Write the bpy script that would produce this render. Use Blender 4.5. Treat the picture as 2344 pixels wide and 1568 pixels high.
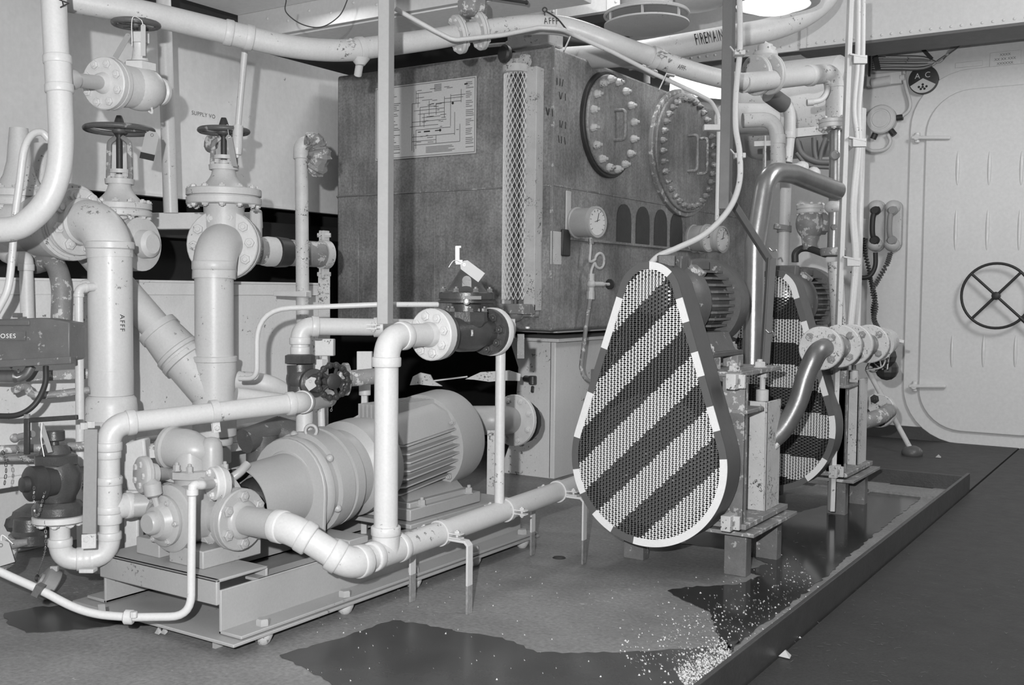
import bpy, math, random
from mathutils import Vector, Matrix
random.seed(7)
PI = math.pi
scn = bpy.context.scene
for o in list(bpy.data.objects): bpy.data.objects.remove(o)
COL = scn.collection

# ------------------------------------------------------------------ camera
F, CX, CY, W_PX, H_PX = 2400.0, 1172.0, 784.0, 2344, 1568
YAW, PITCH, ROLL, CAM_H = math.radians(-32.96), math.radians(-2.77), math.radians(.573), .85
FW = Vector((math.cos(PITCH)*math.sin(YAW), math.cos(PITCH)*math.cos(YAW), math.sin(PITCH)))
RT = Vector((math.cos(YAW), -math.sin(YAW), 0))
UP = RT.cross(FW)
RT, UP = math.cos(ROLL)*RT + math.sin(ROLL)*UP, -math.sin(ROLL)*RT + math.cos(ROLL)*UP
EYE = Vector((0, 0, CAM_H))
cam = bpy.data.cameras.new('camera')
cam.sensor_width = 36; cam.lens = F/W_PX*36; cam.clip_start = .05
co = bpy.data.objects.new('camera', cam); COL.objects.link(co)
rm = Matrix((RT, UP, -FW)).transposed()
co.matrix_world = Matrix.Translation(EYE) @ rm.to_4x4()
scn.camera = co

# ------------------------------------------------------------------ light
vs = scn.view_settings
vs.view_transform = 'Standard'; vs.look = 'None'; vs.gamma = 1; vs.use_curve_mapping = False
vs.exposure = -0.2
w = bpy.data.worlds.new('world'); scn.world = w; w.use_nodes = True
w.node_tree.nodes['Background'].inputs[0].default_value = (1, 1, 1, 1)
w.node_tree.nodes['Background'].inputs[1].default_value = .15
ZLOW = 2.03
def area(name, loc, target, size, power, shape='DISK', size_y=None):
    l = bpy.data.lights.new(name, 'AREA'); l.shape = shape; l.size = size; l.energy = power
    if size_y: l.size_y = size_y
    o = bpy.data.objects.new(name, l); COL.objects.link(o); o.location = loc
    o.rotation_euler = (Vector(target)-Vector(loc)).to_track_quat('-Z', 'Y').to_euler()
    return o
area('flash', EYE - RT*.12 + UP*.14 - FW*.1, EYE + FW*4 + UP*.1, .03, 116)
area('overhead_fill_light', (.5, 3.7, 2.3), (-1.0, 6.4, .7), .8, 44)  # unseen source, added to brighten the door end
area('overhead_fill_light', (-2.2, 4.2, 2.65), (-2.2, 4.4, 0), .5, 12)
area('overhead_fill_light', (-2.9, 2.9, ZLOW-.06), (-2.9, 2.9, 0), .5, 3)  # added fill above the left pipework to lift the wall, no fixture there

# ------------------------------------------------------------------ pixels to points on real planes
def ray(px, py): return FW + RT*((px-CX)/F) + UP*((CY-py)/F)
def D(px, py, d): return EYE + ray(px, py)*d
def PX(px, py, X): r = ray(px, py); return EYE + r*((X-EYE.x)/r.x)
def PY(px, py, Y): r = ray(px, py); return EYE + r*((Y-EYE.y)/r.y)
def PZ(px, py, Z): r = ray(px, py); return EYE + r*((Z-EYE.z)/r.z)
def dep(p): return (Vector(p)-EYE).dot(FW)
XA, YA, ZA = Vector((1,0,0)), Vector((0,1,0)), Vector((0,0,1))
def V(*a): return Vector(a)

# ------------------------------------------------------------------ materials (procedural, neutral: black and white film)
MATS = {}
def mat(name, v, rough=.45, var=.06, scale=6, bump=.12, metal=0, spots=0, spot_v=.02, streak=0, emit=0, chips=0, chip_v=.6, fine=.05):
    if name in MATS: return MATS[name]
    m = bpy.data.materials.new(name); m.use_nodes = True; MATS[name] = m
    nt = m.node_tree; N = nt.nodes; L = nt.links; b = N['Principled BSDF']
    tc = N.new('ShaderNodeTexCoord')
    geo = N.new('ShaderNodeNewGeometry')
    src = geo.outputs['Position']
    def noise(sc, det=4, vec=src, r=.6):
        n = N.new('ShaderNodeTexNoise'); n.inputs['Scale'].default_value = sc; n.inputs['Detail'].default_value = det
        n.inputs['Roughness'].default_value = r; L.new(vec, n.inputs['Vector']); return n.outputs['Fac']
    def math_(op, a, bb):
        n = N.new('ShaderNodeMath'); n.operation = op
        for i, q in enumerate((a, bb)):
            if isinstance(q, (int, float)): n.inputs[i].default_value = q
            else: L.new(q, n.inputs[i])
        return n.outputs[0]
    n1 = noise(scale, 6)
    val = math_('ADD', v*(1-var*1.6), math_('MULTIPLY', n1, 3.2*var*v))
    n2 = noise(scale*22, 3)
    val = math_('MULTIPLY', val, math_('ADD', 1-fine*2, math_('MULTIPLY', n2, fine*4)))
    def ramp(f, a, c):
        r = N.new('ShaderNodeMapRange'); r.inputs[1].default_value = a; r.inputs[2].default_value = c
        L.new(f, r.inputs[0]); return r.outputs[0]
    def mix(f, a, c):   # a*(1-f)+c*f
        return math_('ADD', math_('MULTIPLY', a, math_('SUBTRACT', 1, f)), math_('MULTIPLY', f, c))
    if streak:
        mp = N.new('ShaderNodeMapping'); mp.inputs['Scale'].default_value = (28, 28, 2.2); L.new(src, mp.inputs[0])
        s = noise(1.4, 5, mp.outputs[0], .7)
        val = math_('MULTIPLY', val, math_('ADD', 1-streak, math_('MULTIPLY', s, 2*streak)))
    if spots:
        s = ramp(math_('MULTIPLY', noise(scale*9, 6, src, .68), math_('ADD', .45, noise(scale*.8, 2))), .69-spots*.1, .73-spots*.09)
        val = mix(s, val, spot_v)
    if chips:
        s = ramp(noise(scale*2.2, 8, src, .7), .63-chips*.1, .645-chips*.1)
        val = mix(s, val, chip_v)
    cmb = N.new('ShaderNodeCombineColor')
    for i in range(3): L.new(val, cmb.inputs[i])
    L.new(cmb.outputs[0], b.inputs['Base Color'])
    b.inputs['Metallic'].default_value = metal
    rr = math_('ADD', rough*.85, math_('MULTIPLY', noise(scale*3, 3), rough*.35)); L.new(rr, b.inputs['Roughness'])
    b.inputs['Specular IOR Level'].default_value = .45
    if bump:
        bp = N.new('ShaderNodeBump'); bp.inputs['Strength'].default_value = bump; bp.inputs['Distance'].default_value = .002
        L.new(math_('ADD', math_('MULTIPLY', n2, .5), noise(scale*7, 4)), bp.inputs['Height']); L.new(bp.outputs[0], b.inputs['Normal'])
    if emit:
        b.inputs['Emission Color'].default_value = (1,1,1,1); b.inputs['Emission Strength'].default_value = emit
    return m
WHITE = mat('white_pipe_paint', .545, .38, .05, 7, .2, spots=.25, spot_v=.2)
WHITE2 = mat('dull_white_paint', .53, .45, .09, 8, .22, spots=.5, spot_v=.14, streak=.06)
WALLP = mat('wall_paint', .68, .5, .07, 2.0, .12, streak=.05, spots=.25, spot_v=.2)
DOORP = mat('door_paint', .74, .22, .03, 2.5, .1)
BEAMP = mat('beam_paint', .6, .45, .04, 3, .1)
BEAMD = mat('dark_grey_flange_shade', .11, .5, .1, 5, .1)  # dark grey metal; also carries the shade under the door girder flange
POSTP = mat('post_paint', .28, .5, .03, 5, .05)
TANK = mat('tank_paint', .215, .42, .6, 4.5, .3, streak=.5, chips=.0, fine=.34)
TANKL = mat('tank_bare_patch', .5, .5, .15, 20, .3, spots=.9, spot_v=.1)
PUMPG = mat('pump_grey_enamel', .37, .36, .03, 8, .08)
MOTG = mat('motor_grey_enamel', .40, .42, .04, 8, .06)
SKIDG = mat('skid_grey_paint', .36, .48, .05, 8, .1, spots=.3, spot_v=.15)
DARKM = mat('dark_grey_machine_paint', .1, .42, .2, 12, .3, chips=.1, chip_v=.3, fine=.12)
GUARDD = mat('guard_dark_paint', .1, .5, .06, 10, .05)
GUARDL = mat('guard_light_paint', .72, .45, .04, 10, .05)
WORN = mat('worn_bracket_paint', .22, .5, .3, 14, .4, chips=.75, chip_v=.5, fine=.1)
WORNL = mat('worn_light_paint', .5, .5, .15, 14, .35, spots=1.0, spot_v=.06)
BRONZE = mat('weathered_bronze', .075, .32, .35, 16, .35, chips=.0, metal=.3, fine=.15)
IRON = mat('black_iron', .035, .45, .3, 20, .3, fine=.1)
CHAINM = mat('chain_metal', .3, .35, .2, 30, .1, metal=.7)
STEEL = mat('bright_steel', .5, .25, .05, 30, .05, metal=.85)
COPPER = mat('tarnished_tube_metal', .34, .3, .22, 9, .15, metal=.75, streak=.2)
BLACKR = mat('black_rubber', .03, .5, .1, 10, .1)
CARD = mat('tag_card', .42, .6, .04, 40, .03)
PLATEP = mat('diagram_plate', .6, .4, .03, 5, .02)
INK = mat('ink', .02, .6, 0, 5, 0)
WHITEP = mat('white_print', .8, .5, 0, 5, 0)
GREYINK = mat('faded_ink', .13, .6, .1, 30, 0)
FLOORM = mat('deck_paint', .225, .55, .3, 4, .5, fine=.26, spots=.15, spot_v=.4)
DECKM = mat('dark_mat_deck', .045, .55, .15, 6, .7, fine=.25)
KERBM = mat('kerb_paint', .06, .4, .25, 9, .4, fine=.15)
DARKB = mat('dark_bilge_paint', .03, .6, .2, 8, .2)  # near-black paint for the recess behind the left plating and the rear leg
WHITEV = mat('bright_white_plastic', .85, .4, 0, 5, 0)
GREYB = mat('light_box_paint', .68, .5, .06, 6, .15, spots=.5, spot_v=.15, streak=.06)
CEILM = mat('ceiling_paint', .8, .5, .04, 2, .1)
LAMPM = mat('lit_lamp_glass', .9, .4, 0, 5, 0, emit=3.0)
BOXP = mat('switch_box_paint', .12, .4, .2, 18, .2, chips=.05, chip_v=.3)
WATER = mat('wet_deck_film', .04, .12, .25, 9, .0)
WATER.node_tree.nodes['Principled BSDF'].inputs['Specular IOR Level'].default_value = .5
DAMP = mat('damp_deck_film', .06, .22, .3, 6, .0)
DARKW = mat('worn_foot_paint', .15, .5, .3, 16, .4, chips=.2, chip_v=.4, fine=.12)
DULLP = mat('dull_bronze_pipe', .2, .36, .25, 9, .2, metal=.55, streak=.2)
SEAM = mat('chipped_seam_paint', .2, .5, .4, 12, .4, chips=.45, chip_v=.42, fine=.3)
LINT = mat('salt_crust', .55, .8, .1, 40, .2)

# ------------------------------------------------------------------ mesh builder
def basis(axis):
    a = Vector(axis).normalized()
    t = ZA if abs(a.z) < .9 else XA
    u = t.cross(a).normalized(); v = a.cross(u)
    return a, u, v
class MB:
    def __init__(s): s.v = []; s.f = []; s.m = []; s.mi = 0
    def add(s, vs, fs):
        n = len(s.v); s.v += [tuple(q) for q in vs]
        for f in fs: s.f.append([i+n for i in f]); s.m.append(s.mi)
        return s
    def box(s, c, size, ax=None):
        c = Vector(c); X, Y, Z = ax if ax else (XA, YA, ZA)
        hx, hy, hz = size[0]/2, size[1]/2, size[2]/2
        vs = [c + X*a*hx + Y*b*hy + Z*d*hz for a in (-1,1) for b in (-1,1) for d in (-1,1)]
        return s.add(vs, [(0,1,3,2),(4,6,7,5),(0,4,5,1),(2,3,7,6),(0,2,6,4),(1,5,7,3)])
    def bb(s, lo, hi):
        lo = Vector(lo); hi = Vector(hi); return s.box((lo+hi)/2, [abs(q) for q in (hi-lo)])
    def bar(s, p0, p1, w, t, side=None):
        p0 = Vector(p0); p1 = Vector(p1); a = (p1-p0); L = a.length; a.normalize()
        sd = Vector(side) if side else (ZA if abs(a.z) < .9 else YA)
        v = a.cross(sd).normalized(); u = v.cross(a).normalized()
        return s.box((p0+p1)/2, (L, w, t), (a, u, v))
    def lathe(s, o, axis, prof, seg=24, cap=True):
        """prof: list of (distance along axis, radius)"""
        a, u, v = basis(axis); o = Vector(o); vs = []; fs = []; n = len(prof)
        for (h, r) in prof:
            for k in range(seg):
                t = 2*PI*k/seg; vs.append(o + a*h + (u*math.cos(t) + v*math.sin(t))*r)
        for i in range(n-1):
            for k in range(seg):
                k2 = (k+1) % seg
                fs.append((i*seg+k, i*seg+k2, (i+1)*seg+k2, (i+1)*seg+k))
        if cap:
            fs.append(tuple(reversed(range(seg)))); fs.append(tuple(range((n-1)*seg, n*seg)))
        return s.add(vs, fs)
    def cyl(s, p0, p1, r, r1=None, seg=20, ch=0):
        p0 = Vector(p0); p1 = Vector(p1); L = (p1-p0).length; r1 = r if r1 is None else r1
        pr = [(0, r), (L, r1)] if not ch else [(0, r-ch), (ch, r), (L-ch, r1), (L, r1-ch)]
        return s.lathe(p0, p1-p0, pr, seg)
    def ball(s, c, r, seg=20, rings=10, sc=(1,1,1), axis=ZA):
        pr = [(-r*math.cos(PI*i/rings)*sc[2], max(1e-4, r*math.sin(PI*i/rings))) for i in range(rings+1)]
        return s.lathe(c, axis, pr, seg, False)
    def tube(s, pts, r, seg=16, cap=True, rs=None):
        pts = [Vector(p) for p in pts]; n = len(pts); vs = []; fs = []
        d = [(pts[min(i+1,n-1)]-pts[max(i-1,0)]).normalized() for i in range(n)]
        a, u, v = basis(d[0])
        for i in range(n):
            u = (u - d[i]*u.dot(d[i])).normalized(); v = d[i].cross(u)
            rr = rs[i] if rs else r
            for k in range(seg):
                t = 2*PI*k/seg; vs.append(pts[i] + (u*math.cos(t)+v*math.sin(t))*rr)
        for i in range(n-1):
            for k in range(seg):
                k2 = (k+1) % seg; fs.append((i*seg+k, i*seg+k2, (i+1)*seg+k2, (i+1)*seg+k))
        if cap: fs.append(tuple(reversed(range(seg)))); fs.append(tuple(range((n-1)*seg, n*seg)))
        return s.add(vs, fs)
    def torus(s, c, axis, R, r, seg=36, ts=10, a0=0, a1=2*PI):
        a, u, v = basis(axis); c = Vector(c)
        full = abs(a1-a0-2*PI) < 1e-6; n = seg if full else seg+1; vs = []; fs = []
        for i in range(n):
            t = a0+(a1-a0)*i/seg; d = u*math.cos(t)+v*math.sin(t)
            for k in range(ts):
                q = 2*PI*k/ts; vs.append(c + d*(R+r*math.cos(q)) + a*r*math.sin(q))
        for i in range(seg):
            j = (i+1) % n
            for k in range(ts):
                k2 = (k+1) % ts; fs.append((i*ts+k, j*ts+k, j*ts+k2, i*ts+k2))
        return s.add(vs, fs)
    def prism(s, pts, ext):
        """polygon of 3D points extruded by vector ext"""
        pts = [Vector(p) for p in pts]; n = len(pts); e = Vector(ext)
        return s.add(pts + [p+e for p in pts], [tuple(range(n))[::-1], tuple(range(n, 2*n))] +
                     [(i, (i+1) % n, (i+1) % n + n, i+n) for i in range(n)])
WLOC = {}
def link(o, parent, loc):
    COL.objects.link(o); WLOC[o.name] = Vector(loc)
    if parent is not None:
        o.parent = parent; o.location = Vector(loc) - WLOC[parent.name]
    else: o.location = loc
    return o
def obj(name, mb, m, parent=None, smooth=True, bevel=0, ang=38, label=None):
    xs = [q[0] for q in mb.v]; ys = [q[1] for q in mb.v]; zs = [q[2] for q in mb.v]
    base = Vector(((min(xs)+max(xs))/2, (min(ys)+max(ys))/2, min(zs)))
    me = bpy.data.meshes.new(name)
    me.from_pydata([(q[0]-base.x, q[1]-base.y, q[2]-base.z) for q in mb.v], [], mb.f)
    ms = m if isinstance(m, (list, tuple)) else [m]
    for q in ms: me.materials.append(q)
    if len(ms) > 1: me.polygons.foreach_set('material_index', mb.m)
    if smooth:
        me.polygons.foreach_set('use_smooth', [True]*len(me.polygons))
        me.set_sharp_from_angle(angle=math.radians(ang))
    me.update()
    o = bpy.data.objects.new(name, me); link(o, parent, base)
    if bevel:
        b = o.modifiers.new('bevel', 'BEVEL'); b.width = bevel; b.segments = 2; b.limit_method = 'ANGLE'; b.angle_limit = math.radians(40)
    if label: o['label'] = label
    return o
def thing(name, label, cat, loc, group=None):
    o = bpy.data.objects.new(name, None); o.empty_display_size = .05; link(o, None, loc)
    o['label'] = label; o['category'] = cat
    if group: o['group'] = group
    return o
def tag(o, label, cat, group=None):
    o['label'] = label; o['category'] = cat
    if group: o['group'] = group
    return o
def struct(o): o['kind'] = 'structure'; return o
_un = {}
def unit(kind, m):
    k = (kind, m.name)
    if k in _un: return _un[k]
    b = MB()
    if kind == 'bolt':      # hex head along +Z, radius 1, height 1 with stud end
        b.lathe((0,0,0), ZA, [(0, 1.28), (.14, 1.28), (.16, 1.0), (.82, 1.0), (.95, .86)], 6)
        b.lathe((0,0,0), ZA, [(.9, .5), (1.3, .5), (1.38, .4)], 8)
    elif kind == 'head':    # plain hex head
        b.lathe((0,0,0), ZA, [(0, 1.0), (.8, 1.0), (1.0, .84)], 6)
    elif kind == 'rivet':
        b.lathe((0,0,0), ZA, [(0, 1), (.45, .85), (.8, .5), (1, .05)], 10)
    elif kind == 'blob':
        b.lathe((0,0,0), ZA, [(0, .95), (.3, 1.05), (.6, .9), (.9, .75), (1.0, .4), (1.35, .35), (1.4, .1)], 9)
    elif kind == 'link':
        pts = [(math.cos(t)*.5, 0, math.sin(t)*.5 + (.45 if math.sin(t) > 0 else -.45)) for t in [2*PI*i/12 for i in range(12)]]
        n = 12; vs = []; fs = []
        for i in range(n):
            p = Vector(pts[i]); d = (Vector(pts[(i+1) % n])-Vector(pts[i-1])).normalized(); v = YA; u = v.cross(d)
            for k in range(6): vs.append(p+(u*math.cos(k*PI/3)+v*math.sin(k*PI/3))*.17)
        for i in range(n):
            j = (i+1) % n
            for k in range(6): fs.append((i*6+k, j*6+k, j*6+(k+1) % 6, i*6+(k+1) % 6))
        b.add(vs, fs)
    me = bpy.data.meshes.new(kind); me.from_pydata(b.v, [], b.f); me.materials.append(m)
    me.polygons.foreach_set('use_smooth', [True]*len(me.polygons)); me.set_sharp_from_angle(angle=math.radians(35))
    _un[k] = me; return me
def put(name, kind, m, parent, p, axis, r, h, spin=0):
    o = bpy.data.objects.new(name, unit(kind, m)); link(o, parent, p)
    a, u, v = basis(axis)
    q = Matrix((u, v, a)).transposed().to_quaternion()
    o.rotation_mode = 'QUATERNION'
    from mathutils import Quaternion
    o.rotation_quaternion = q @ Quaternion((0,0,1), spin); o.scale = (r, r, h)
    return o
def bolts(parent, c, axis, R, n, r, h, m, off=0, kind='bolt', name='bolt', a0=0, a1=2*PI):
    a, u, v = basis(axis); c = Vector(c)
    for k in range(n):
        t = a0 + (a1-a0)*(k+off)/n
        put(name, kind, m, parent, c + (u*math.cos(t)+v*math.sin(t))*R, axis, r, h, random.random())
def fillet(pts, bend, n=7):
    pts = [Vector(p) for p in pts]; out = [pts[0]]
    for i in range(1, len(pts)-1):
        p = pts[i]; a = pts[i-1]-p; b = pts[i+1]-p; la, lb = a.length, b.length; a.normalize(); b.normalize()
        ang = a.angle(b); 
        if ang > 3.05: out.append(p); continue
        bd = bend[i-1] if isinstance(bend, (list, tuple)) else bend
        t = min(bd/math.tan(ang/2), la*.49, lb*.49)
        s, e = p+a*t, p+b*t
        for k in range(n+1):
            q = k/n; out.append(s*(1-q)**2 + p*2*q*(1-q) + e*q*q)
    out.append(pts[-1]); return out
def smoothpath(pts, n=8):
    pts = [Vector(p) for p in pts]; P = [pts[0]*2-pts[1]] + pts + [pts[-1]*2-pts[-2]]; out = []
    for i in range(1, len(P)-2):
        for k in range(n):
            t = k/n; a, b, c, d = P[i-1:i+3]
            out.append(.5*((2*b)+(c-a)*t+(2*a-5*b+4*c-d)*t*t+(3*b-a-3*c+d)*t**3))
    out.append(pts[-1]); return out
def flange(parent, c, axis, R, th, nb, br, m, bm=None, name='flange', boltR=.78, two=True, back=True, off=.5, label=None, hub=0):
    """disc centred on c, bolts on the +axis face (and nuts behind)"""
    a = Vector(axis).normalized(); c = Vector(c); b = MB()
    e = min(.003, th*.2)
    if two: b.lathe(c - a*th/2, a, [(0, R-e), (e, R), (th*.44, R), (th*.47, R*.93), (th*.53, R*.93), (th*.56, R), (th-e, R), (th, R-e)], 32)
    else: b.lathe(c - a*th/2, a, [(0, R-e), (e, R), (th-e, R), (th, R-e)], 32)
    if hub: b.lathe(c + a*th/2, a, [(0, hub*1.12), (th*.4, hub*1.08), (th*.7, hub)], 24)
    f = obj(name, b, m, parent, label=label)
    bolts(f, c + a*th/2, a, R*boltR, nb, br, br*.75, bm or m, off)
    if back: bolts(f, c - a*th/2, -a, R*boltR, nb, br, br*.75, bm or m, off)
    return f
def collar(mb, p, axis, r, L, k=1.12):
    a = Vector(axis).normalized(); p = Vector(p)
    mb.lathe(p - a*L/2, a, [(0, r*1.0), (L*.05, r*k*.97), (L*.15, r*k), (L*.85, r*k), (L*.95, r*k*.97), (L, r*1.0)], 24)
def pipe_run(name, label, cat, pts, r, m, bend=None, fit='elbow', group=None, collars=(), parent=None, seg=24, pipe_name='pipe_section'):
    """thing of straight sections + separate elbow fittings at corners"""
    pts = [Vector(p) for p in pts]; bend = bend or r*2.6
    root = parent if parent is not None else thing(name, label, cat, min(pts, key=lambda q: q.z), group)
    n = len(pts); cut = []
    for i in range(n):
        if i in (0, n-1): cut.append((pts[i], pts[i])); continue
        a = (pts[i-1]-pts[i]); b = (pts[i+1]-pts[i]); la, lb = a.length, b.length; a.normalize(); b.normalize(); ang = a.angle(b)
        t = min(bend/math.tan(ang/2), la*.49, lb*.49); cut.append((pts[i]+a*t, pts[i]+b*t))
    if fit == 'bent':
        b = MB(); b.tube(fillet(pts, bend), r, seg); obj(pipe_name, b, m, root)
    else:
        for i in range(n-1):
            s, e = cut[i][1], cut[i+1][0]
            if (e-s).length > .002: b = MB(); b.cyl(s, e, r, seg=seg); obj(pipe_name, b, m, root)
        for i in range(1, n-1):
            s, e = cut[i]; p = pts[i]; b = MB()
            path = [s*(1-q)**2 + p*2*q*(1-q) + e*q*q for q in [k/9 for k in range(10)]]
            b.tube(path, r*1.1, seg)
            a1 = (s-pts[i]).normalized(); a2 = (e-pts[i]).normalized()
            L = r*.85
            collar(b, s + a1*L*.1, a1, r*1.08, L, 1.13); collar(b, e + a2*L*.1, a2, r*1.08, L, 1.13)
            obj('elbow', b, m, root)
    for (p, ax, L, k) in collars:
        b = MB(); collar(b, p, ax, r, L, k); obj('coupling', b, m, root)
    return root
def handwheel(parent, c, axis, R, r, nsp, m, hubr=None, dish=0, name='handwheel', lumpy=False, spin=0):
    a, u, v = basis(axis); c = Vector(c); hubr = hubr or R*.2
    b = MB(); b.torus(c, a, R-r, r, 44, 10)
    if lumpy:
        for k in range(14):
            t = 2*PI*k/14; b.ball(c+(u*math.cos(t)+v*math.sin(t))*(R-r), r*1.5, 8, 6)
    wheel = obj(name, b, m, parent)
    h = MB(); hc = c - a*dish; h.lathe(hc - a*r*1.4, a, [(0, hubr*.8), (r*.5, hubr), (r*2.6, hubr), (r*3.2, hubr*.6)], 20); obj('hub', h, m, wheel)
    for k in range(nsp):
        t = 2*PI*k/nsp+spin; d = u*math.cos(t)+v*math.sin(t); s = MB()
        s.tube([hc+d*hubr*.8, hc*.5+c*.5+d*(R*.55), c+d*(R-r*1.2)], r*.75, 8); obj('spoke', s, m, wheel)
    return wheel
_fonts = {}
def text_mesh(txt, size, spacing=1.0):
    cu = bpy.data.curves.new('t', 'FONT'); cu.body = txt; cu.size = size; cu.align_x = 'CENTER'; cu.align_y = 'CENTER'; cu.space_character = spacing
    to = bpy.data.objects.new('t', cu); COL.objects.link(to)
    dg = bpy.context.evaluated_depsgraph_get(); me = to.evaluated_get(dg).to_mesh()
    vs = [Vector(q.co) for q in me.vertices]; fs = [tuple(p.vertices) for p in me.polygons]
    to.evaluated_get(dg).to_mesh_clear(); bpy.data.objects.remove(to); bpy.data.curves.remove(cu)
    return vs, fs
def lettering(name, txt, size, c, right, up, m, parent, spacing=1.0, sx=1.0, wrap=None, lift=.0008, th=.0006):
    """wrap=(axis point, axis dir, radius): letters bent round a pipe"""
    vs, fs = text_mesh(txt, size, spacing); c = Vector(c); R_ = Vector(right).normalized(); U_ = Vector(up).normalized(); nrm = R_.cross(U_).normalized()
    out = []
    for q in vs:
        x, y = q.x*sx, q.y
        if wrap:
            ap, ad, rad = wrap; ad = Vector(ad).normalized(); ap = Vector(ap)
            base = c + R_*x + U_*y
            foot = ap + ad*((c-ap).dot(ad)); n0 = (c-foot).normalized(); tdir = ad.cross(n0)
            along = (base-c).dot(ad); arc = (base-c).dot(tdir)/rad
            p = foot + ad*along + (n0*math.cos(arc) + tdir*math.sin(arc))*(rad+lift)
        else: p = c + R_*x + U_*y + nrm*lift
        out.append(p)
    b = MB(); b.add(out, fs); return obj(name, b, m, parent, smooth=False)
def chain(name, label, pts, r, m, cat='chain', group=None, parent=None):
    path = smoothpath(pts, 24); L = [0]
    for i in range(1, len(path)): L.append(L[-1]+(path[i]-path[i-1]).length)
    step = r*2.6; n = int(L[-1]/step); root = parent if parent is not None else thing(name, label, cat, path[-1], group)
    for k in range(n):
        s = (k+.5)*step; i = next(j for j in range(1, len(L)) if L[j] >= s)
        t = (s-L[i-1])/max(1e-9, L[i]-L[i-1]); p = path[i-1].lerp(path[i], t); d = (path[i]-path[i-1]).normalized()
        o = put('link', 'link', m, root, p, d, r, r, PI/2 if k % 2 else 0)
    return root
def tagcard(label, c, right, up, w, h, m=CARD, group=None, string=None, dark_end=False):
    c = Vector(c); R_ = Vector(right).normalized(); U_ = Vector(up).normalized(); n = R_.cross(U_)
    root = thing('paper_tag', label, 'tag', c - U_*h/2, group)
    b = MB(); k = w*.25
    b.prism([c-R_*w/2-U_*h/2, c+R_*w/2-U_*h/2, c+R_*w/2+U_*(h/2-k), c+R_*(w/2-k)+U_*h/2, c-R_*(w/2-k)+U_*h/2, c-R_*w/2+U_*(h/2-k)], n*.0012)
    obj('card', b, m, root, smooth=False)
    b = MB(); b.torus(c+U_*(h/2-k)+n*.0012, n, w*.1, w*.03, 14, 6); obj('eyelet', b, STEEL, root)
    if dark_end: b = MB(); b.box(c-U_*(h/2-h*.1)+n*.001, (w*1.02, h*.22, .0022), (R_, U_, n)); obj('printed_band', b, INK, root, smooth=False)
    if string:
        b = MB(); b.tube(smoothpath([c+U_*(h/2-k)] + [Vector(q) for q in string]), .0011, 6); obj('string', b, WHITEV, root)
    return root
def clamp(parent, c, axis, r, m, ears, w=.02, ear_len=.028, name='pipe_clamp', bolt_m=None, gap=.006):
    """split band round a pipe with ears along direction(s) 'ears'"""
    a = Vector(axis).normalized(); c = Vector(c); b = MB()
    b.lathe(c-a*w/2, a, [(0, r*1.02), (0.0001, r+.0035), (w, r+.0035), (w+.0001, r*1.02)], 28)
    o = obj(name, b, m, parent)
    for e in ears:
        e = Vector(e).normalized(); s = a.cross(e).normalized()
        for q in (-1, 1):
            b = MB(); b.box(c+e*(r+ear_len/2)+s*q*gap*.9, (ear_len, w, .0035), (e, a, s)); obj('clamp_ear', b, m, o)
        b = MB(); b.cyl(c+e*(r+ear_len*.6)-s*.016, c+e*(r+ear_len*.6)+s*.016, .0035, seg=8); obj('clamp_bolt', b, bolt_m or m, o)
        put('nut', 'head', bolt_m or m, o, c+e*(r+ear_len*.6)+s*(gap+.001), s, .007, .006)
        put('nut', 'head', bolt_m or m, o, c+e*(r+ear_len*.6)-s*(gap+.001), -s, .007, .006)
    return o
# ================================================================== SETTING
KX = -.79                                   # kerb line
YW = 6.5                                    # door bulkhead
XL = -3.6                                   # left bulkhead
ZC = PX(500, 22, XL+.1).z                   # low ceiling plate over the pumps
def slab(name, lo, hi, m, bevel=0):
    b = MB(); b.bb(lo, hi); return struct(obj(name, b, m, smooth=False, bevel=bevel))
slab('floor', (-4.4, -1.5, -.05), (KX-.005, 4.9, 0), FLOORM)
slab('floor', (-4.4, 4.9, -.05), (KX-.005, YW+.2, 0), DECKM)
slab('floor', (KX+.005, -1.5, -.05), (3.2, YW+.2, 0), DECKM)
# kerb: thin upright coaming with a return along the far end
KZ = PX(1600, 1568, KX).z
slab('trim_1', (KX-.012, -1.5, -.02), (KX, 4.9, KZ), KERBM, .002)
slab('trim_2', (-2.3, 4.89, -.02), (KX, 4.905, KZ*.8), KERBM, .002)
slab('trim_3', (-2.3, 4.62, 0), (KX-.03, 4.8, .012), FLOORM)
# dark band of deck and skirting under the door
slab('baseboard_back', (-4.4, YW-.02, 0), (3.2, YW, .075), KERBM)
zb = PY(2344, 1000, YW).z
# bulkheads
b = MB(); b.bb((-4.4, YW, 0), (3.2, YW+.05, 2.9)); struct(obj('wall_back', b, WALLP, smooth=False))
zl = PX(400, 448, XL).z; zt = ZC-.1
b = MB(); b.bb((XL-.03, -1.5, zl), (XL, YW, zt)); b.bb((XL-.03, -1.5, zl-.012), (XL+.012, YW, zl)); struct(obj('wall_left', b, WALLP, smooth=False))
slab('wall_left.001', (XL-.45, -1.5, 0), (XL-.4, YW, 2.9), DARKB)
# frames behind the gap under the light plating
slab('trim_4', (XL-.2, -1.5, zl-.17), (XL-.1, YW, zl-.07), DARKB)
# low ceiling plate and the higher overhead beyond
YB = PX(556, 42, XL+.1).y
slab('ceiling', (XL+.1, -1.5, ZC), (3.2, YB, ZC+.03), CEILM)
slab('ceiling.001', (-4.4, YB+.05, 2.75), (3.2, YW+.1, 2.8), CEILM)
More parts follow.
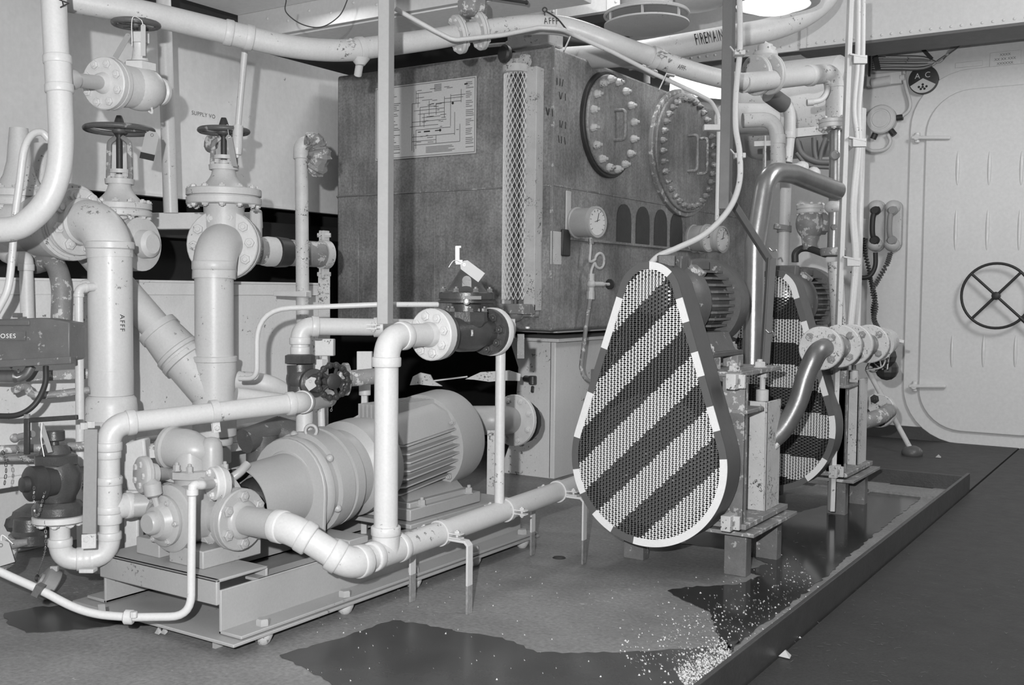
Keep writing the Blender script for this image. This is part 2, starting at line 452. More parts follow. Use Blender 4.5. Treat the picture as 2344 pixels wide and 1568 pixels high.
# transverse beam over the tank: face, lip, rivets
bt = thing('overhead_beam', 'pale riveted beam crossing under the ceiling above the left side of the dark tank', 'beam', (XL+.1, YB, ZC-.1))
b = MB(); b.bb((XL+.1, YB-.03, ZC-.11), (-1.9, YB, ZC)); obj('beam_face', b, BEAMP, bt, bevel=.002)
b = MB(); b.bb((XL+.1, YB, ZC-.115), (-1.9, YB+.22, ZC-.10)); obj('bottom_flange', b, CEILM, bt, bevel=.002)
for k in range(11): put('rivet', 'rivet', BEAMP, bt, (XL+.16+k*.12, YB-.03, ZC-.05+(.012 if k % 2 else -.012)), (0,-1,0), .007, .005)
# second deeper transverse beam behind, with vertical stiffeners
Y2 = 4.7
pl = PY(930, 0, Y2).x; pr = PY(1450, 0, Y2).x
b2 = thing('deck_girder', 'light grey plate girder with upright riveted stiffeners high behind the overhead pipes', 'girder', (-2.5, Y2, PY(1200, 62, Y2).z))
zg = PY(1150, 68, Y2).z
b = MB(); b.bb((-4.2, Y2, zg), (PY(1500,50,Y2).x, Y2+.02, 2.75)); obj('web', b, BEAMP, b2, smooth=False)
b = MB(); b.bb((-4.2, Y2-.05, zg-.012), (PY(1500,50,Y2).x, Y2+.09, zg)); obj('bottom_flange', b, BEAMD, b2, smooth=False)
for i, px in enumerate((988, 1262, 1405)):
    x = PY(px, 30, Y2).x; b = MB(); b.bb((x-.035, Y2-.012, zg), (x+.035, Y2, 2.75)); s = obj('stiffener', b, BEAMP, b2, bevel=.002)
    for k in range(5): put('rivet', 'rivet', BEAMP, s, (x+.02*(1 if k % 2 else -1)*0+.018, Y2-.012, zg+.05+k*.11), (0,-1,0), .009, .006)
# riveted beam above the door
Y3 = 5.75; z3 = PY(2160, 71, Y3-.05).z
b3 = thing('door_girder', 'wide pale girder with a row of rivets and bottom flange darkened as shade above the watertight door', 'girder', (-1.2, Y3, z3))
x0 = PY(1835, 100, Y3).x; xw = PY(1440, 140, Y3).x
b = MB(); b.bb((xw, Y3, z3), (3.0, Y3+.02, 2.85)); obj('web', b, BEAMP, b3, smooth=False)
b = MB(); b.bb((x0, Y3-.04, z3-.015), (3.0, Y3+.26, z3)); obj('bottom_flange', b, BEAMD, b3, smooth=False, label='bottom flange with underside shade in its colour')  # dark colour stands in for the underside that gets no light
for k in range(58):
    put('rivet', 'rivet', BEAMP, b3, (xw+.06+k*.049, Y3, z3+.03), (0,-1,0), .008, .006)
b = MB(); b.bb((x0, Y3-.02, z3), (x0+.03, Y3, 2.85)); obj('end_angle', b, BEAMP, b3)
# wall behind the tank seen to the right of it under the light round lamp
# ------------------------------------------------------------------ watertight door
def rrect(x0, x1, z0, z1, r, y, n=9):
    out = []
    for (cx, cz, a) in ((x1-r, z1-r, 0), (x0+r, z1-r, PI/2), (x0+r, z0+r, PI), (x1-r, z0+r, 1.5*PI)):
        for k in range(n+1):
            t = a + PI/2*k/n; out.append(V(cx+r*math.cos(t), y, cz+r*math.sin(t)))
    return out
dz0, dz1 = PY(2344, 997, YW).z, PY(2344, 195, YW).z
xc = PY(2280, 677, YW).x; dxl = PY(2117, 500, YW).x; hw = xc-dxl
outer0 = PY(2080, 500, YW).x; fw = dxl-outer0
DR = .24
frm = MB(); frm.prism(rrect(outer0, 2*xc-outer0, dz0-.075, dz1+fw*1.3, DR+.08, YW-.022), (0, .02, 0))
struct(obj('door_1_frame', frm, DOORP, bevel=.004)).name = 'door_1'
d = bpy.data.objects['door_1']; WLOC['door_1'] = d.location.copy(); d['kind'] = 'structure'
b = MB(); b.prism(rrect(dxl, 2*xc-dxl, dz0, dz1, DR, YW-.042), (0, .03, 0)); pan = obj('door_panel', b, DOORP, d, bevel=.006)
for px in (2192, 2264, 2337):
    for (ya, yb) in ((345, 425), (478, 574), (766, 842)):
        x = PY(px, 500, YW).x; za, zc_ = PY(px, yb, YW-.04).z, PY(px, ya, YW-.04).z
        b = MB(); b.ball((x, YW-.041, (za+zc_)/2), .011, 14, 12, sc=(1,1,(zc_-za)/.022)); obj('pressed_rib', b, DOORP, d, ang=80)
# dogging levers
def dog(px0, px1, py, lab):
    y = YW-.06; b = MB()
    p0, p1 = PY(px0+6, py, y), PY(px1, py, y)
    r = thing('door_dog', lab, 'lever', p0, 'dogging levers on the door')
    b.bar(p0, p1, .02, .022); obj('lever_arm', b, DOORP, r, bevel=.006)
    b = MB(); b.cyl(p0+V(.03,-.01,0), p0+V(.03,.035,0), .017, seg=18, ch=.002); b.cyl(p0+V(.03,.02,-.03), p0+V(.03,.02,.03), .016, seg=14, ch=.003); obj('spindle_boss', b, DOORP, r)
dog(2080, 2176, 315, 'pale steel dog lever near the top left of the watertight door')
dog(2074, 2166, 884, 'pale steel dog lever near the bottom left of the watertight door')
hwt = thing('door_handwheel', 'thin black four-spoked handwheel on the pale watertight door', 'handwheel', PY(2280, 677, YW-.12))
hc = PY(2280, 677, YW-.12); R = 74*dep(hc)/F
b = MB(); b.torus(hc, YA, R, .0075, 56, 10); obj('rim', b, BLACKR, hwt)
for k in range(4):
    t = PI/4 + k*PI/2 + .03; dd = V(math.cos(t), 0, math.sin(t)); b = MB(); b.cyl(hc+dd*.02, hc+dd*R, .0075, seg=10); obj('spoke', b, BLACKR, hwt)
b = MB(); b.lathe(hc+V(0,-.02,0), YA, [(0, .016), (.004, .022), (.03, .022), (.035, .017), (.08, .017)], 20); obj('hub', b, BLACKR, hwt)
t = -PI/4+.03; dd = V(math.cos(t), 0, math.sin(t)); b = MB(); b.cyl(hc+dd*R*.95, hc+dd*(R*1.6), .011, .009, seg=12); obj('crank_handle', b, BLACKR, hwt)
# number plates cast on the bulkhead above the door
q = thing('door_plate', 'small pale embossed plate with three lines of raised letters above the watertight door', 'plate', PY(2302, 135, YW-.004))
c = PY(2301, 135, YW-.006); b = MB(); b.box(c, (.16, .008, .085)); obj('plate', b, DOORP, q, bevel=.003)
for i, tx in enumerate(('XXXX', 'XX XX', 'XXXXXX')):
    if i == 1: lettering('raised_letters', 'XX XX XXX', .02, c+V(0,-.004,0), XA, ZA, GREYINK, q)
    else: lettering('raised_letters', tx, .02, c+V(0,-.004,.024*(1-i)), XA, ZA, GREYINK, q)
c = PY(2218, 147, YW-.006); b = MB(); b.box(c, (.145, .008, .03), (XA, YA, ZA)); tag(obj('name_strip', b, DOORP, bevel=.003), 'narrow blank pale strip plate fixed above the door frame', 'plate')
# ================================================================== TANK
TX0, TX1, TY0 = PY(771, 450, 3.8).x, PY(1265, 400, 3.8).x, 3.8
TZ0, TZ1 = PY(1262, 757, TY0).z, PY(1265, 106, TY0).z
TY1 = PX(1752, 600, TX1).y
tank = thing('storage_tank', 'large dark grey welded steel tank with oval bolted covers', 'tank', (-2.9, 4.5, 0))
b = MB(); b.bb((TX0, TY0, TZ0), (TX1, TY1, TZ1)); obj('tank_shell', b, TANK, tank, bevel=.012)
zs = PY(960, 440, TY0).z
b = MB(); b.bb((TX0-.002, TY0-.004, zs-.004), (TX1+.003, TY0+.01, zs+.004)); b.bb((TX1-.01, TY0, zs-.004), (TX1+.004, TY1, zs+.004)); obj('weld_seam', b, SEAM, tank, bevel=.003)
b = MB(); b.bb((TX1-.01, TY0-.005, TZ0), (TX1+.004, TY0+.004, TZ1)); obj('corner_bead', b, SEAM, tank, bevel=.002)
b = MB()
for px in (700, 940, 1070): pass
for x in (PY(995, 600, TY0).x, PY(820, 600, TY0).x): b.bb((x-.003, TY0-.003, TZ0+.01), (x+.003, TY0+.01, zs))
obj('vertical_weld', b, TANK, tank, bevel=.002)
zz = PX(1440, 557, TX1).z
b = MB(); y0, y1 = PX(1300, 545, TX1).y, PX(1590, 578, TX1).y; b.bb((TX1, y0, zz-.012), (TX1+.02, y1, zz)); obj('side_ledge', b, TANK, tank, bevel=.002)
b = MB()
for i, px in enumerate((1258, 1640)):
    pass
# support under the tank: pale pedestal walls
sy = 4.08; sx = PZ(1268, 1097, 0).x
sup = thing('tank_pedestal', 'pale painted pedestal carrying the dark tank above the deck', 'pedestal', (sx, 4.6, 0))
b = MB(); b.bb((sx-.03, sy, 0), (sx, 6.0, TZ0-.06)); obj('side_wall', b, GREYB, sup, bevel=.004)
b = MB(); b.prism([(sx-.02, sy, 0), (sx-.30, sy, 0), (sx-.22, sy, .2), (sx-.20, sy, .5), (sx-.25, sy, TZ0-.06), (sx-.02, sy, TZ0-.06)], (0, .02, 0)); obj('end_web', b, GREYB, sup, bevel=.003)
b = MB(); b.bb((sx-.3, sy-.06, TZ0-.06), (sx+.05, 6.0, TZ0-.045)); b.bb((sx-.3, sy-.04, TZ0-.02), (sx+.03, 6.0, TZ0-.005)); obj('top_rail', b, GREYB, sup, bevel=.003)
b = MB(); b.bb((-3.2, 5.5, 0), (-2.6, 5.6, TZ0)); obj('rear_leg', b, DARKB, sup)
c = PY(1222, 870, sy-.04)
tp = thing('drain_cock', 'small dark drain cock on the pale pedestal beside the grey motor', 'tap', c)
b = MB(); b.cyl(c+V(-.07,.04,0), c+V(-.01,0,0), .016, seg=12, ch=.002); obj('body', b, BRONZE, tp)
b = MB(); b.cyl(c+V(0,-.01,.02), c+V(0,-.01,-.02), .018, seg=14, ch=.003); b.cyl(c+V(0,-.01,-.03), c+V(.01,-.03,-.05), .007, seg=10); obj('handle', b, BRONZE, tp)
# diagram plate on the tank front
A_, B_, C_, D_ = (PY(872, 207, TY0-.004), PY(1093, 174, TY0-.004), PY(1090, 351, TY0-.004), PY(872, 371, TY0-.004))
x0, x1 = PY(862, 290, TY0).x, PY(1092, 260, TY0).x; z0, z1 = PY(1090, 351, TY0).z, PY(1093, 174, TY0).z
dp = thing('diagram_plate', 'pale rectangular piping diagram plate on the upper front of the dark tank', 'plate', ((x0+x1)/2, TY0-.004, z0))
b = MB(); b.bb((x0, TY0-.008, z0), (x1, TY0-.004, z1)); obj('plate', b, PLATEP, dp, bevel=.001)
b = MB(); yy = TY0-.0088; rnd = random.Random(3)
def u_(a): return x0+(x1-x0)*a
def v_(a): return z1-(z1-z0)*a
def hl(a0, a1, q, t=.0012): b.bb((u_(a0), yy-.0003, v_(q)-t), (u_(a1), yy+.0002, v_(q)+t))
def vl(a, q0, q1, t=.0011): b.bb((u_(a)-t, yy-.0003, v_(q1)), (u_(a)+t, yy+.0002, v_(q0)))
hl(.01,.99,.02); hl(.01,.99,.98); vl(.01,.02,.98); vl(.99,.02,.98)
for (a0,a1,q) in [(.42,.58,.14),(.42,.5,.2),(.48,.58,.24),(.38,.46,.27),(.46,.62,.33),(.4,.7,.37),(.44,.7,.42),(.48,.66,.47),(.38,.72,.52),(.36,.64,.58),(.42,.76,.63),(.38,.8,.72),(.38,.62,.78),(.4,.85,.83),(.66,.86,.3),(.7,.88,.25),(.76,.9,.22),(.62,.7,.3)]: hl(a0,a1,q)
for (a,q0,q1) in [(.42,.1,.27),(.44,.14,.33),(.38,.27,.52),(.46,.33,.58),(.50,.42,.6),(.38,.52,.9),(.42,.63,.88),(.40,.68,.92),(.62,.3,.45),(.70,.22,.5),(.76,.2,.62),(.80,.44,.74),(.86,.15,.32),(.62,.72,.83),(.55,.25,.45),(.85,.6,.83)]: vl(a,q0,q1)
for k in range(3):
    for j in range(1): pass
for k in range(36):     # list of text lines on both margins
    q = .1+k*.024; 
    if k % 6 != 5: hl(.04, .04+rnd.uniform(.12,.22), q, .0015)
    if k % 5 != 4: hl(.905, .905+rnd.uniform(.03,.08), q-.03, .0013)
for k in range(5): hl(.52, .52+rnd.uniform(.2,.3), .87+k*.018, .0012)
for k in range(7): hl(.60,.67,.05+k*.014,.0011)
for k in range(26): hl(*(lambda a: (a, a+rnd.uniform(.02,.06)))(rnd.uniform(.4,.82)), rnd.uniform(.08,.82), .0013)
obj('printed_lines', b, GREYINK, dp, smooth=False)
b = MB()
for (a, q) in ((.78,.32),(.66,.66)): b.lathe((u_(a), yy+.0002, v_(q)), (0,-1,0), [(0,.006),(.0006,.006)], 14)
hl(.50,.56,.66,.003); hl(.61,.65,.66,.002); hl(.89,.92,.09,.003); hl(.44,.47,.66,.0018); obj('printed_marks', b, INK, dp, smooth=False)
lettering('printed_letters', 'IIIHIII', .016, V(u_(.13), yy, v_(.06)), XA, ZA, GREYINK, dp)
# sight glass behind an expanded metal guard at the tank's front right
gx0, gx1 = PY(1154, 400, TY0-.06).x, PY(1203, 400, TY0-.06).x
gz0, gz1 = PY(1180, 702, TY0-.06).z, PY(1185, 165, TY0-.06).z
sg = thing('sight_glass', 'tall tank sight glass behind a pale diamond-mesh guard at the tank corner', 'gauge', ((gx0+gx1)/2, TY0-.03, gz0))
gc = (gx0+gx1)/2; GR = (gx1-gx0)/2; gy = TY0-.055
def expmesh(pt, nu, nv, w_, t_):
    """expanded metal: pt(u,v)->point, diamonds u in 0..nu, v in 0..nv; each strand a flat bar"""
    b = MB()
    for j in range(nv):
        for i in range(nu):
            for (a, c_) in (((i, j), (i+.5, j+.5)), ((i+.5, j+.5), (i+1, j)), ((i, j+1), (i+.5, j+.5)), ((i+.5, j+.5), (i+1, j+1))):
                p, q_ = pt(*a), pt(*c_)
                if p is None or q_ is None: continue
                b.bar(p, q_, w_, t_, side=pt.n(a))
    return b
class Half:
    def __call__(s, u, v):
        t = PI*(1-u/8); return V(gc+GR*math.cos(t), gy-GR*.75*math.sin(t), gz0+.03+(gz1-gz0-.03)*v/23)
    def n(s, a): t = PI*(1-a[0]/8); return V(math.cos(t), -math.sin(t), 0)
o = obj('guard_mesh', expmesh(Half(), 8, 23, .0075, .002), GUARDL, sg, smooth=False); o['kind'] = 'stuff'
b = MB(); b.bb((gx1-.004, gy-.006, gz0-.015), (gx1+.05, gy+.004, gz1+.015)); b.bb((gx1+.04, gy, gz0-.015), (gx1+.05, TY0, gz1+.015)); obj('guard_flange', b, WORNL, sg, bevel=.002)
b = MB(); b.bb((gx0-.01, gy-.0, gz0-.015), (gx0+.003, TY0, gz1)); obj('guard_edge', b, GUARDL, sg, bevel=.002)
b = MB(); b.bb((gx0-.008, gy-GR*.8, gz0-.03), (gx1+.05, gy+.004, gz0+.012)); obj('bottom_plate', b, WORN, sg, bevel=.002)
b = MB(); b.lathe((gc, gy, gz1-.005), ZA, [(0, GR*1.06), (.002, GR*1.12), (.03, GR*1.12), (.034, GR)], 24); obj('top_cap', b, WORNL, sg)
b = MB(); b.cyl((gc, gy+.01, gz0), (gc, gy+.01, gz1), .011, seg=12); obj('glass_tube', b, DARKM, sg)
c = PY(1208, 140, TY0-.03); b = MB(); b.cyl(c+V(-.09,-.01,0), c, .018, seg=12, ch=.003); b.cyl(c+V(-.045,-.01,-.05), c+V(-.045,-.01,.012), .02, seg=12, ch=.003); b.lathe(c+V(-.02,-.01,0), XA, [(0,.028),(.03,.028)], 6); obj('top_valve_body', b, WORNL, sg)
c2 = PY(1161, 124, TY0-.08); b = MB(); b.lathe(c2, (-.3,-1,0), [(0,.02),(.004,.036),(.02,.038),(.028,.03),(.03,.01)], 14); obj('knob', b, IRON, sg, label='black round valve knob')
c = PY(1180, 716, TY0-.03); b = MB(); b.ball(c, .04, 14, 8); b.cyl(c+V(.04,0,0), c+V(.1,.03,0), .02, seg=10); obj('bottom_valve_body', b, WORN, sg)
# painted-over fittings on the tank top at the corner
c = PY(1225, 92, TY0+.06)
nb = thing('terminal_box', 'pale crusted name box standing on the tank top corner', 'box', c)
b = MB(); b.box(c, (.21, .12, .075)); obj('box_body', b, WORNL, nb, bevel=.006)
lettering('raised_letters', 'IIHIII', .02, c+V(.0,-.06,.005), XA, ZA, GREYINK, nb)
b = MB(); b.lathe(c+V(-.15,0,-.005), XA, [(0,.012),(.01,.02),(.04,.02),(.045,.026),(.06,.026)], 8); b.cyl(c+V(-.23,-.02,0), c+V(-.12,0,0), .008, seg=8); obj('side_fitting', b, WORNL, nb)
# hand written figures on the tank edge
b = MB(); rnd = random.Random(9)
for (px, py) in ((1275,178),(1280,210),(1250,246),(1281,275),(1278,310)):
    for k in range(3):
        p = PX(px+k*7, py+k*2, TX1+.001); b.bar(p, p+V(.0005, .012*rnd.uniform(-1,1.2), -.03), .004, .0008, XA)
tag(obj('chalk_marks', b, IRON, smooth=False), 'scribbled dark tally marks on the tank corner', 'marks')
# oval bolted covers on the tank side (plane X=TX1)
def cover(px, py, ry, rz, nb_, lab, handles, bm, rb, light_edge):
    c = PX(px, py, TX1); root = thing('access_cover', lab, 'cover', c-V(0,0,rz), 'oval access covers on the tank side')
    def ell(k, dx): return [V(TX1+dx, c.y+ry*k*math.cos(t), c.z+rz*k*math.sin(t)) for t in [2*PI*i/56 for i in range(56)]]
    b = MB(); b.prism(ell(1.07, -.004)[::-1], (.024, 0, 0)); obj('cover_frame', b, light_edge, root, bevel=.004)
    b = MB(); b.prism(ell(1.0, .018)[::-1], (.014, 0, 0)); obj('cover_plate', b, TANK, root, bevel=.004)
    for i in range(nb_):
        t = 2*PI*(i+.5)/nb_; p = V(TX1+.031, c.y+ry*.86*math.cos(t), c.z+rz*.9*math.sin(t)); put('bolt', 'blob', bm, root, p, XA, rb, rb*1.5, i)
    for (hy, sgn) in handles:
        b = MB(); h = rz*.3; b.tube(fillet([V(TX1+.03, c.y+hy, c.z+h), V(TX1+.085, c.y+hy, c.z+h), V(TX1+.085, c.y+hy, c.z-h), V(TX1+.03, c.y+hy, c.z-h)], .02), .008, 10)
        obj('grab_handle', b, WORN if sgn else TANK, root)
def ysz(px, py, dpx):
    a = PX(px-dpx, py, TX1); c_ = PX(px+dpx, py, TX1); return (c_.y-a.y)/2
cover(1388, 287, ysz(1388, 287, 55), 112*dep(PX(1388,287,TX1))/F, 16, 'smaller oval cover with large pale bolts and one grab handle near the tank corner', [(0.02, 0)], WORNL, .019, IRON)
cover(1562, 352, ysz(1562, 352, 68), 134*dep(PX(1562,352,TX1))/F, 34, 'larger oval cover ringed by many small bolts with twin grab handles', [(.0, 0), (.13, 1)], WORN, .017, WORN)
# painted-out pointed patches
for i, (px, py) in enumerate(((1428, 518), (1471, 522), (1512, 527), (1548, 533))):
    c = PX(px, py, TX1+.001); pts = []
    for k in range(9): t = PI*k/8; pts.append(V(TX1+.0015, c.y-.1*math.cos(t)*.75, c.z+.02+.085*math.sin(t)**.8))
    pts = pts[::-1]+[V(TX1+.0015, c.y-.075, c.z-.085), V(TX1+.0015, c.y+.075, c.z-.085)]
    b = MB(); b.prism(pts, (.002, 0, 0)); tag(obj('gauge_patch', b, IRON, smooth=False), ['blackened arched patch nearest the left gauge on the tank side','second blackened arched patch right of the left gauge','third blackened arched patch right of the left gauge','blackened arched patch nearest the right pair of gauges'][i], 'patch', 'arched patches between the gauges')
b = MB(); p = PX(1298, 560, TX1+.004); b.bb((TX1, p.y-.05, p.z-.05), (TX1+.012, p.y+.02, p.z+.065)); tag(obj('rust_pocket', b, IRON, bevel=.012), 'dark scabbed pocket bracket on the tank side left of the dial gauge', 'bracket')
b = MB(); p = PX(1298, 490, TX1+.004); b.bb((TX1, p.y-.012, p.z-.1), (TX1+.008, p.y+.03, p.z+.1)); tag(obj('bare_strip', b, WORNL, bevel=.004), 'bare light strip above the dark pocket on the tank side', 'strip')
b = MB(); p = PX(1278, 568, TX1+.004); b.bb((TX1, p.y-.06, p.z-.07), (TX1+.003, p.y+.03, p.z+.07)); tag(obj('bare_patch', b, WORNL, bevel=.002), 'scraped light patch left of the dark pocket on the tank side', 'patch')
# dial gauges on the tank side: drum axis turned toward the front-right
def gauge(px, py, rpx, d_out, lab, ax=(1, -.15, 0)):
    a = Vector(ax).normalized(); c = PX(px, py, TX1+d_out); r = rpx*dep(c)/F
    root = thing('dial_gauge', lab, 'gauge', c-V(0,0,r))
    b = MB(); b.lathe(c-a*d_out, a, [(0, r*.98), (d_out*.18, r*1.02), (d_out*.2, r*.93), (d_out*.86, r*.93), (d_out*.88, r*1.02), (d_out, r*1.0), (d_out*1.005, r*.86), (d_out*.96, r*.85)], 32); obj('case', b, PUMPG, root)
    b = MB(); b.lathe(c-a*.004, a, [(0, r*.84), (.001, r*.84)], 28); obj('dial_face', b, PLATEP, root, smooth=False)
    _, u, v = basis(a); b = MB()
    for k in range(11):
        t = -.7+k*(PI+1.4)/10; dd = u*math.cos(t)+v*math.sin(t); b.bar(c+dd*r*.66, c+dd*r*.78, .002, .001, a)
    b.bar(c-a*.002, c-a*.002+(u*.3+v).normalized()*r*.6, .003, .001, a); b.bar(c-a*.002-u*r*.25, c-a*.002+u*r*.25+v*.01, .006, .001, a); obj('dial_marks', b, INK, root, smooth=False)
    return c, r
g1, gr1 = gauge(1368, 508, 36, .13, 'large round pale dial gauge on the tank side below the smaller oval cover')
gauge(1623, 545, 32, .11, 'left-hand dial gauge of the pair on the tank side above the motor')
gauge(1655, 548, 31, .16, 'right-hand dial gauge of the pair on the tank side above the motor')
# gauge siphon line with loop and needle valve
t = thing('gauge_line', 'thin gauge tube with a pigtail loop and small shutoff valve on the tank side', 'tube', PX(1340, 760, TX1+.06))
X_ = TX1+.06
b = MB(); lp = PX(1369, 597, X_); rr = .033
pts = [PX(1353, 545, X_), PX(1351, 575, X_), PX(1350, 598, X_)]
pts += [lp + V(.012*math.sin(q*.5), rr*math.cos(PI+q*.9+.1), rr*math.sin(PI+q*.9+.1)*-1) for q in [i*.5 for i in range(14)]] + [PX(1353, 620, X_), PX(1353, 640, X_)]
b.tube(smoothpath(pts, 4), .0065, 10); obj('siphon_loop', b, WORNL, t)
b = MB(); b.lathe(PX(1353, 548, X_), ZA, [(-.02,.013),(.03,.013)], 6); obj('gauge_nut', b, WORN, t)
b = MB(); c = PX(1353, 650, X_); b.ball(c, .02, 14, 8); b.cyl(c-V(0,0,.04), c+V(0,0,.045), .014, seg=6); b.cyl(c, c+V(.02,.07,0)*1.0, .011, seg=10); b.cyl(c+V(.02,.07,0), c+V(.03,.11,0), .007, seg=8); obj('valve_body', b, WORNL, t)
b = MB(); b.lathe(c+V(.03,.11,0), (.2,1,0), [(0,.008),(.003,.024),(.01,.024),(.013,.008)], 10); obj('valve_knob', b, IRON, t)
b = MB(); b.tube(fillet([PX(1352, 672, X_), PX(1345, 720, X_), PX(1330, 840, X_), PX(1338, 868, X_+.02), PX(1368, 880, X_+.05)], .05), .0095, 12); obj('tube', b, WORN, t)
b = MB(); b.lathe(PX(1352, 672, X_), ZA, [(-.025,.017),(.01,.017)], 6); obj('union_nut', b, WORNL, t)
# ================================================================== LEFT PIPEWORK
def rpx(w, d): return w/2*d/F          # radius of something w px wide at depth d
# pale sump box behind the pumps
BX = -2.85
zb1 = PX(420, 645, BX).z
sb = thing('sump_box', 'long pale steel sump box behind the tall white pipes', 'box', (-3.1, 2.2, 0))
y1 = PX(744, 700, BX).y
b = MB(); b.bb((BX-.3, .9, .3), (BX, y1, zb1)); obj('box_side', b, GREYB, sb, bevel=.004)
b = MB(); b.bb((BX-.3, .9, zb1-.004), (BX+.006, y1, zb1+.004)); b.bb((BX, .9, zb1-.045), (BX+.004, y1, zb1-.042)); obj('box_lip', b, GREYB, sb, bevel=.002)
for i, yy_ in enumerate((1.25, 1.62, 1.95, 2.3, 2.9)):
    b = MB(); b.bb((BX-.002, yy_, 0), (BX+.03, yy_+.012, .32)); obj('stiffener', b, GREYB, sb, bevel=.002)
b = MB(); b.bb((BX-.3, .9, 0), (BX-.28, y1, .3)); b.bb((BX-.3,.9,.27),(BX+.0,y1,.3)); obj('lower_plate', b, GREYB, sb, bevel=.002)
b = MB(); b.cyl((BX+.03, .9, .36), (BX+.03, y1-.2, .36), .012, seg=10); tag(obj('rail_pipe', b, WHITE2), 'thin white rail running low along the pale sump box', 'pipe')
# dull horizontal pipe behind, hung in strap hangers
c0, c1 = D(600, 575, 3.75), D(742, 583, 3.95)
hp = thing('rear_pipe', 'dull horizontal pipe end held in a strap hanger beside the dark tank', 'pipe', c0)
rr = rpx(60, 3.85)
b = MB(); b.cyl(c0-(c1-c0)*.6, c1, rr, seg=28); obj('pipe_section', b, WORN, hp)
ax = (c1-c0).normalized(); b = MB(); b.lathe(c0+ax*.0, ax, [(0,rr*1.05),(.02,rr*1.12),(.05,rr*1.1),(.055,rr)], 24); obj('ragged_sleeve', b, WHITE2, hp)
b = MB(); b.lathe(c0+ax*.052, ax, [(0,rr*1.0),(.005,rr*1.16),(.05,rr*1.1),(.06,rr*1.02)], 24); obj('cloth_wrap', b, IRON, hp)
hg = thing('strap_hanger', 'split strap hanger on an upright leg around the dull rear pipe', 'hanger', V(c1.x, c1.y, .86))
b = MB(); b.lathe(c1-ax*.015, ax, [(0, rr*1.01), (.0002, rr*1.12), (.03, rr*1.12), (.0302, rr*1.01)], 30); obj('strap', b, WORNL, hg)
for s in (1, -1):
    for q in (-1, 1): b = MB(); b.box(c1+ZA*s*(rr+.022)+RT*.006*q, (.004, .03, .04), (RT, ax, ZA)); obj('ear', b, WORNL, hg, bevel=.002)
    b = MB(); b.cyl(c1+ZA*s*(rr+.025)-RT*.025, c1+ZA*s*(rr+.025)+RT*.025, .009, seg=6); obj('bolt', b, WORNL, hg)
b = MB(); b.bar(c1-ZA*(rr+.03), c1-ZA*(rr+.36)-RT*.0, .045, .006, RT); obj('leg_strap', b, WORNL, hg, bevel=.002)
# ---- main white risers
d1 = 2.95; r1 = rpx(98, d1)
p_el = D(251, 490, d1); fc = D(172, 505, d1+.02)
Pm = thing('foam_riser', 'thickest tall white pipe stencilled AFFF at the left, bending into a flange at the top', 'pipe', V(p_el.x, p_el.y, .2))
top = V(p_el.x, p_el.y, fc.z)
base = V(p_el.x, p_el.y, PX(257, 870, p_el.x).z)
zc = lambda py: PX(253, py, p_el.x).z
b = MB(); b.cyl(V(top.x, top.y, zc(866)), V(top.x, top.y, zc(575)), r1, seg=36); obj('pipe_section', b, WHITE, Pm)
# elbow: comes from -X, turns down
e0 = V(fc.x, top.y, top.z)
Rb = (top.x - PX(190, 505, 0).x) if 0 else r1*1.75
b = MB(); s_ = V(top.x-Rb, top.y, top.z); e_ = V(top.x, top.y, top.z-Rb)
arc = [V(top.x-Rb+Rb*math.sin(t), top.y, top.z-Rb+Rb*math.cos(t)) for t in [PI/2*k/12 for k in range(13)]]
b.tube(arc, r1*1.04, 36); collar(b, V(top.x, top.y, zc(562)), ZA, r1*1.02, .022, 1.08)
b.lathe(s_+V(-.03,0,0), XA, [(-.012, r1*1.12), (.0, r1*1.16), (.012, r1*1.10), (.022, r1*1.13), (.03, r1*1.04)], 36); obj('elbow', b, WHITE, Pm)
fl = flange(Pm, s_+V(-.045,0,0), XA, rpx(158, d1), .03, 8, .0165, WHITE, off=.35, hub=0)
b = MB(); z_ = zc(870); b.cyl(V(top.x, top.y, zc(905)), V(top.x, top.y, zc(846)), r1*1.015, seg=36, ch=.002)
b.lathe(V(top.x, top.y, zc(960)), ZA, [(0, r1*1.2), (zc(930)-zc(960), r1*1.18), (zc(912)-zc(960), r1*1.13), (zc(905)-zc(960), r1*1.0)], 36); obj('reducer', b, WHITE, Pm)
b = MB(); b.cyl(V(top.x, top.y, .05), V(top.x, top.y, zc(958)), r1*1.1, seg=32); obj('lower_section', b, WHITE2, Pm)
ax_ = V(top.x, top.y, 0)
dirv = (EYE-ax_); dirv.z = 0; dirv.normalize(); tv = ZA.cross(dirv)
ctr = ax_ + (dirv*math.cos(.52)+tv*math.sin(.52))*r1; ctr.z = zc(738)
lettering('stencil', 'AFFF', .021, ctr, -ZA, tv*math.cos(.52)-dirv*math.sin(.52), INK, Pm, 1.15, wrap=(ax_, ZA, r1))
# small drain tube on its left with tee
q0 = D(213, 655, d1-.02); q1 = D(180, 660, d1-.08); q2 = D(181, 1052, d1-.08)
tb = pipe_run('drain_tube', 'thin white drain tube dropping just left of the thickest white riser', 'tube', [q0+RT*.03, q1, V(q1.x, q1.y, q2.z)], .0115, WHITE, fit='elbow', bend=.02)
b = MB(); b.lathe(V(q1.x, q1.y, q2.z), -ZA, [(-.005,.017),(.02,.017),(.022,.009),(.03,.009),(.034,.004)], 8); obj('end_plug', b, WHITE2, tb)
b = MB(); b.lathe(q0-RT*.0, RT, [(-.03,.016),(-.02,.019),(.01,.019),(.02,.024),(.04,.024)], 12); obj('union', b, WHITE, tb)
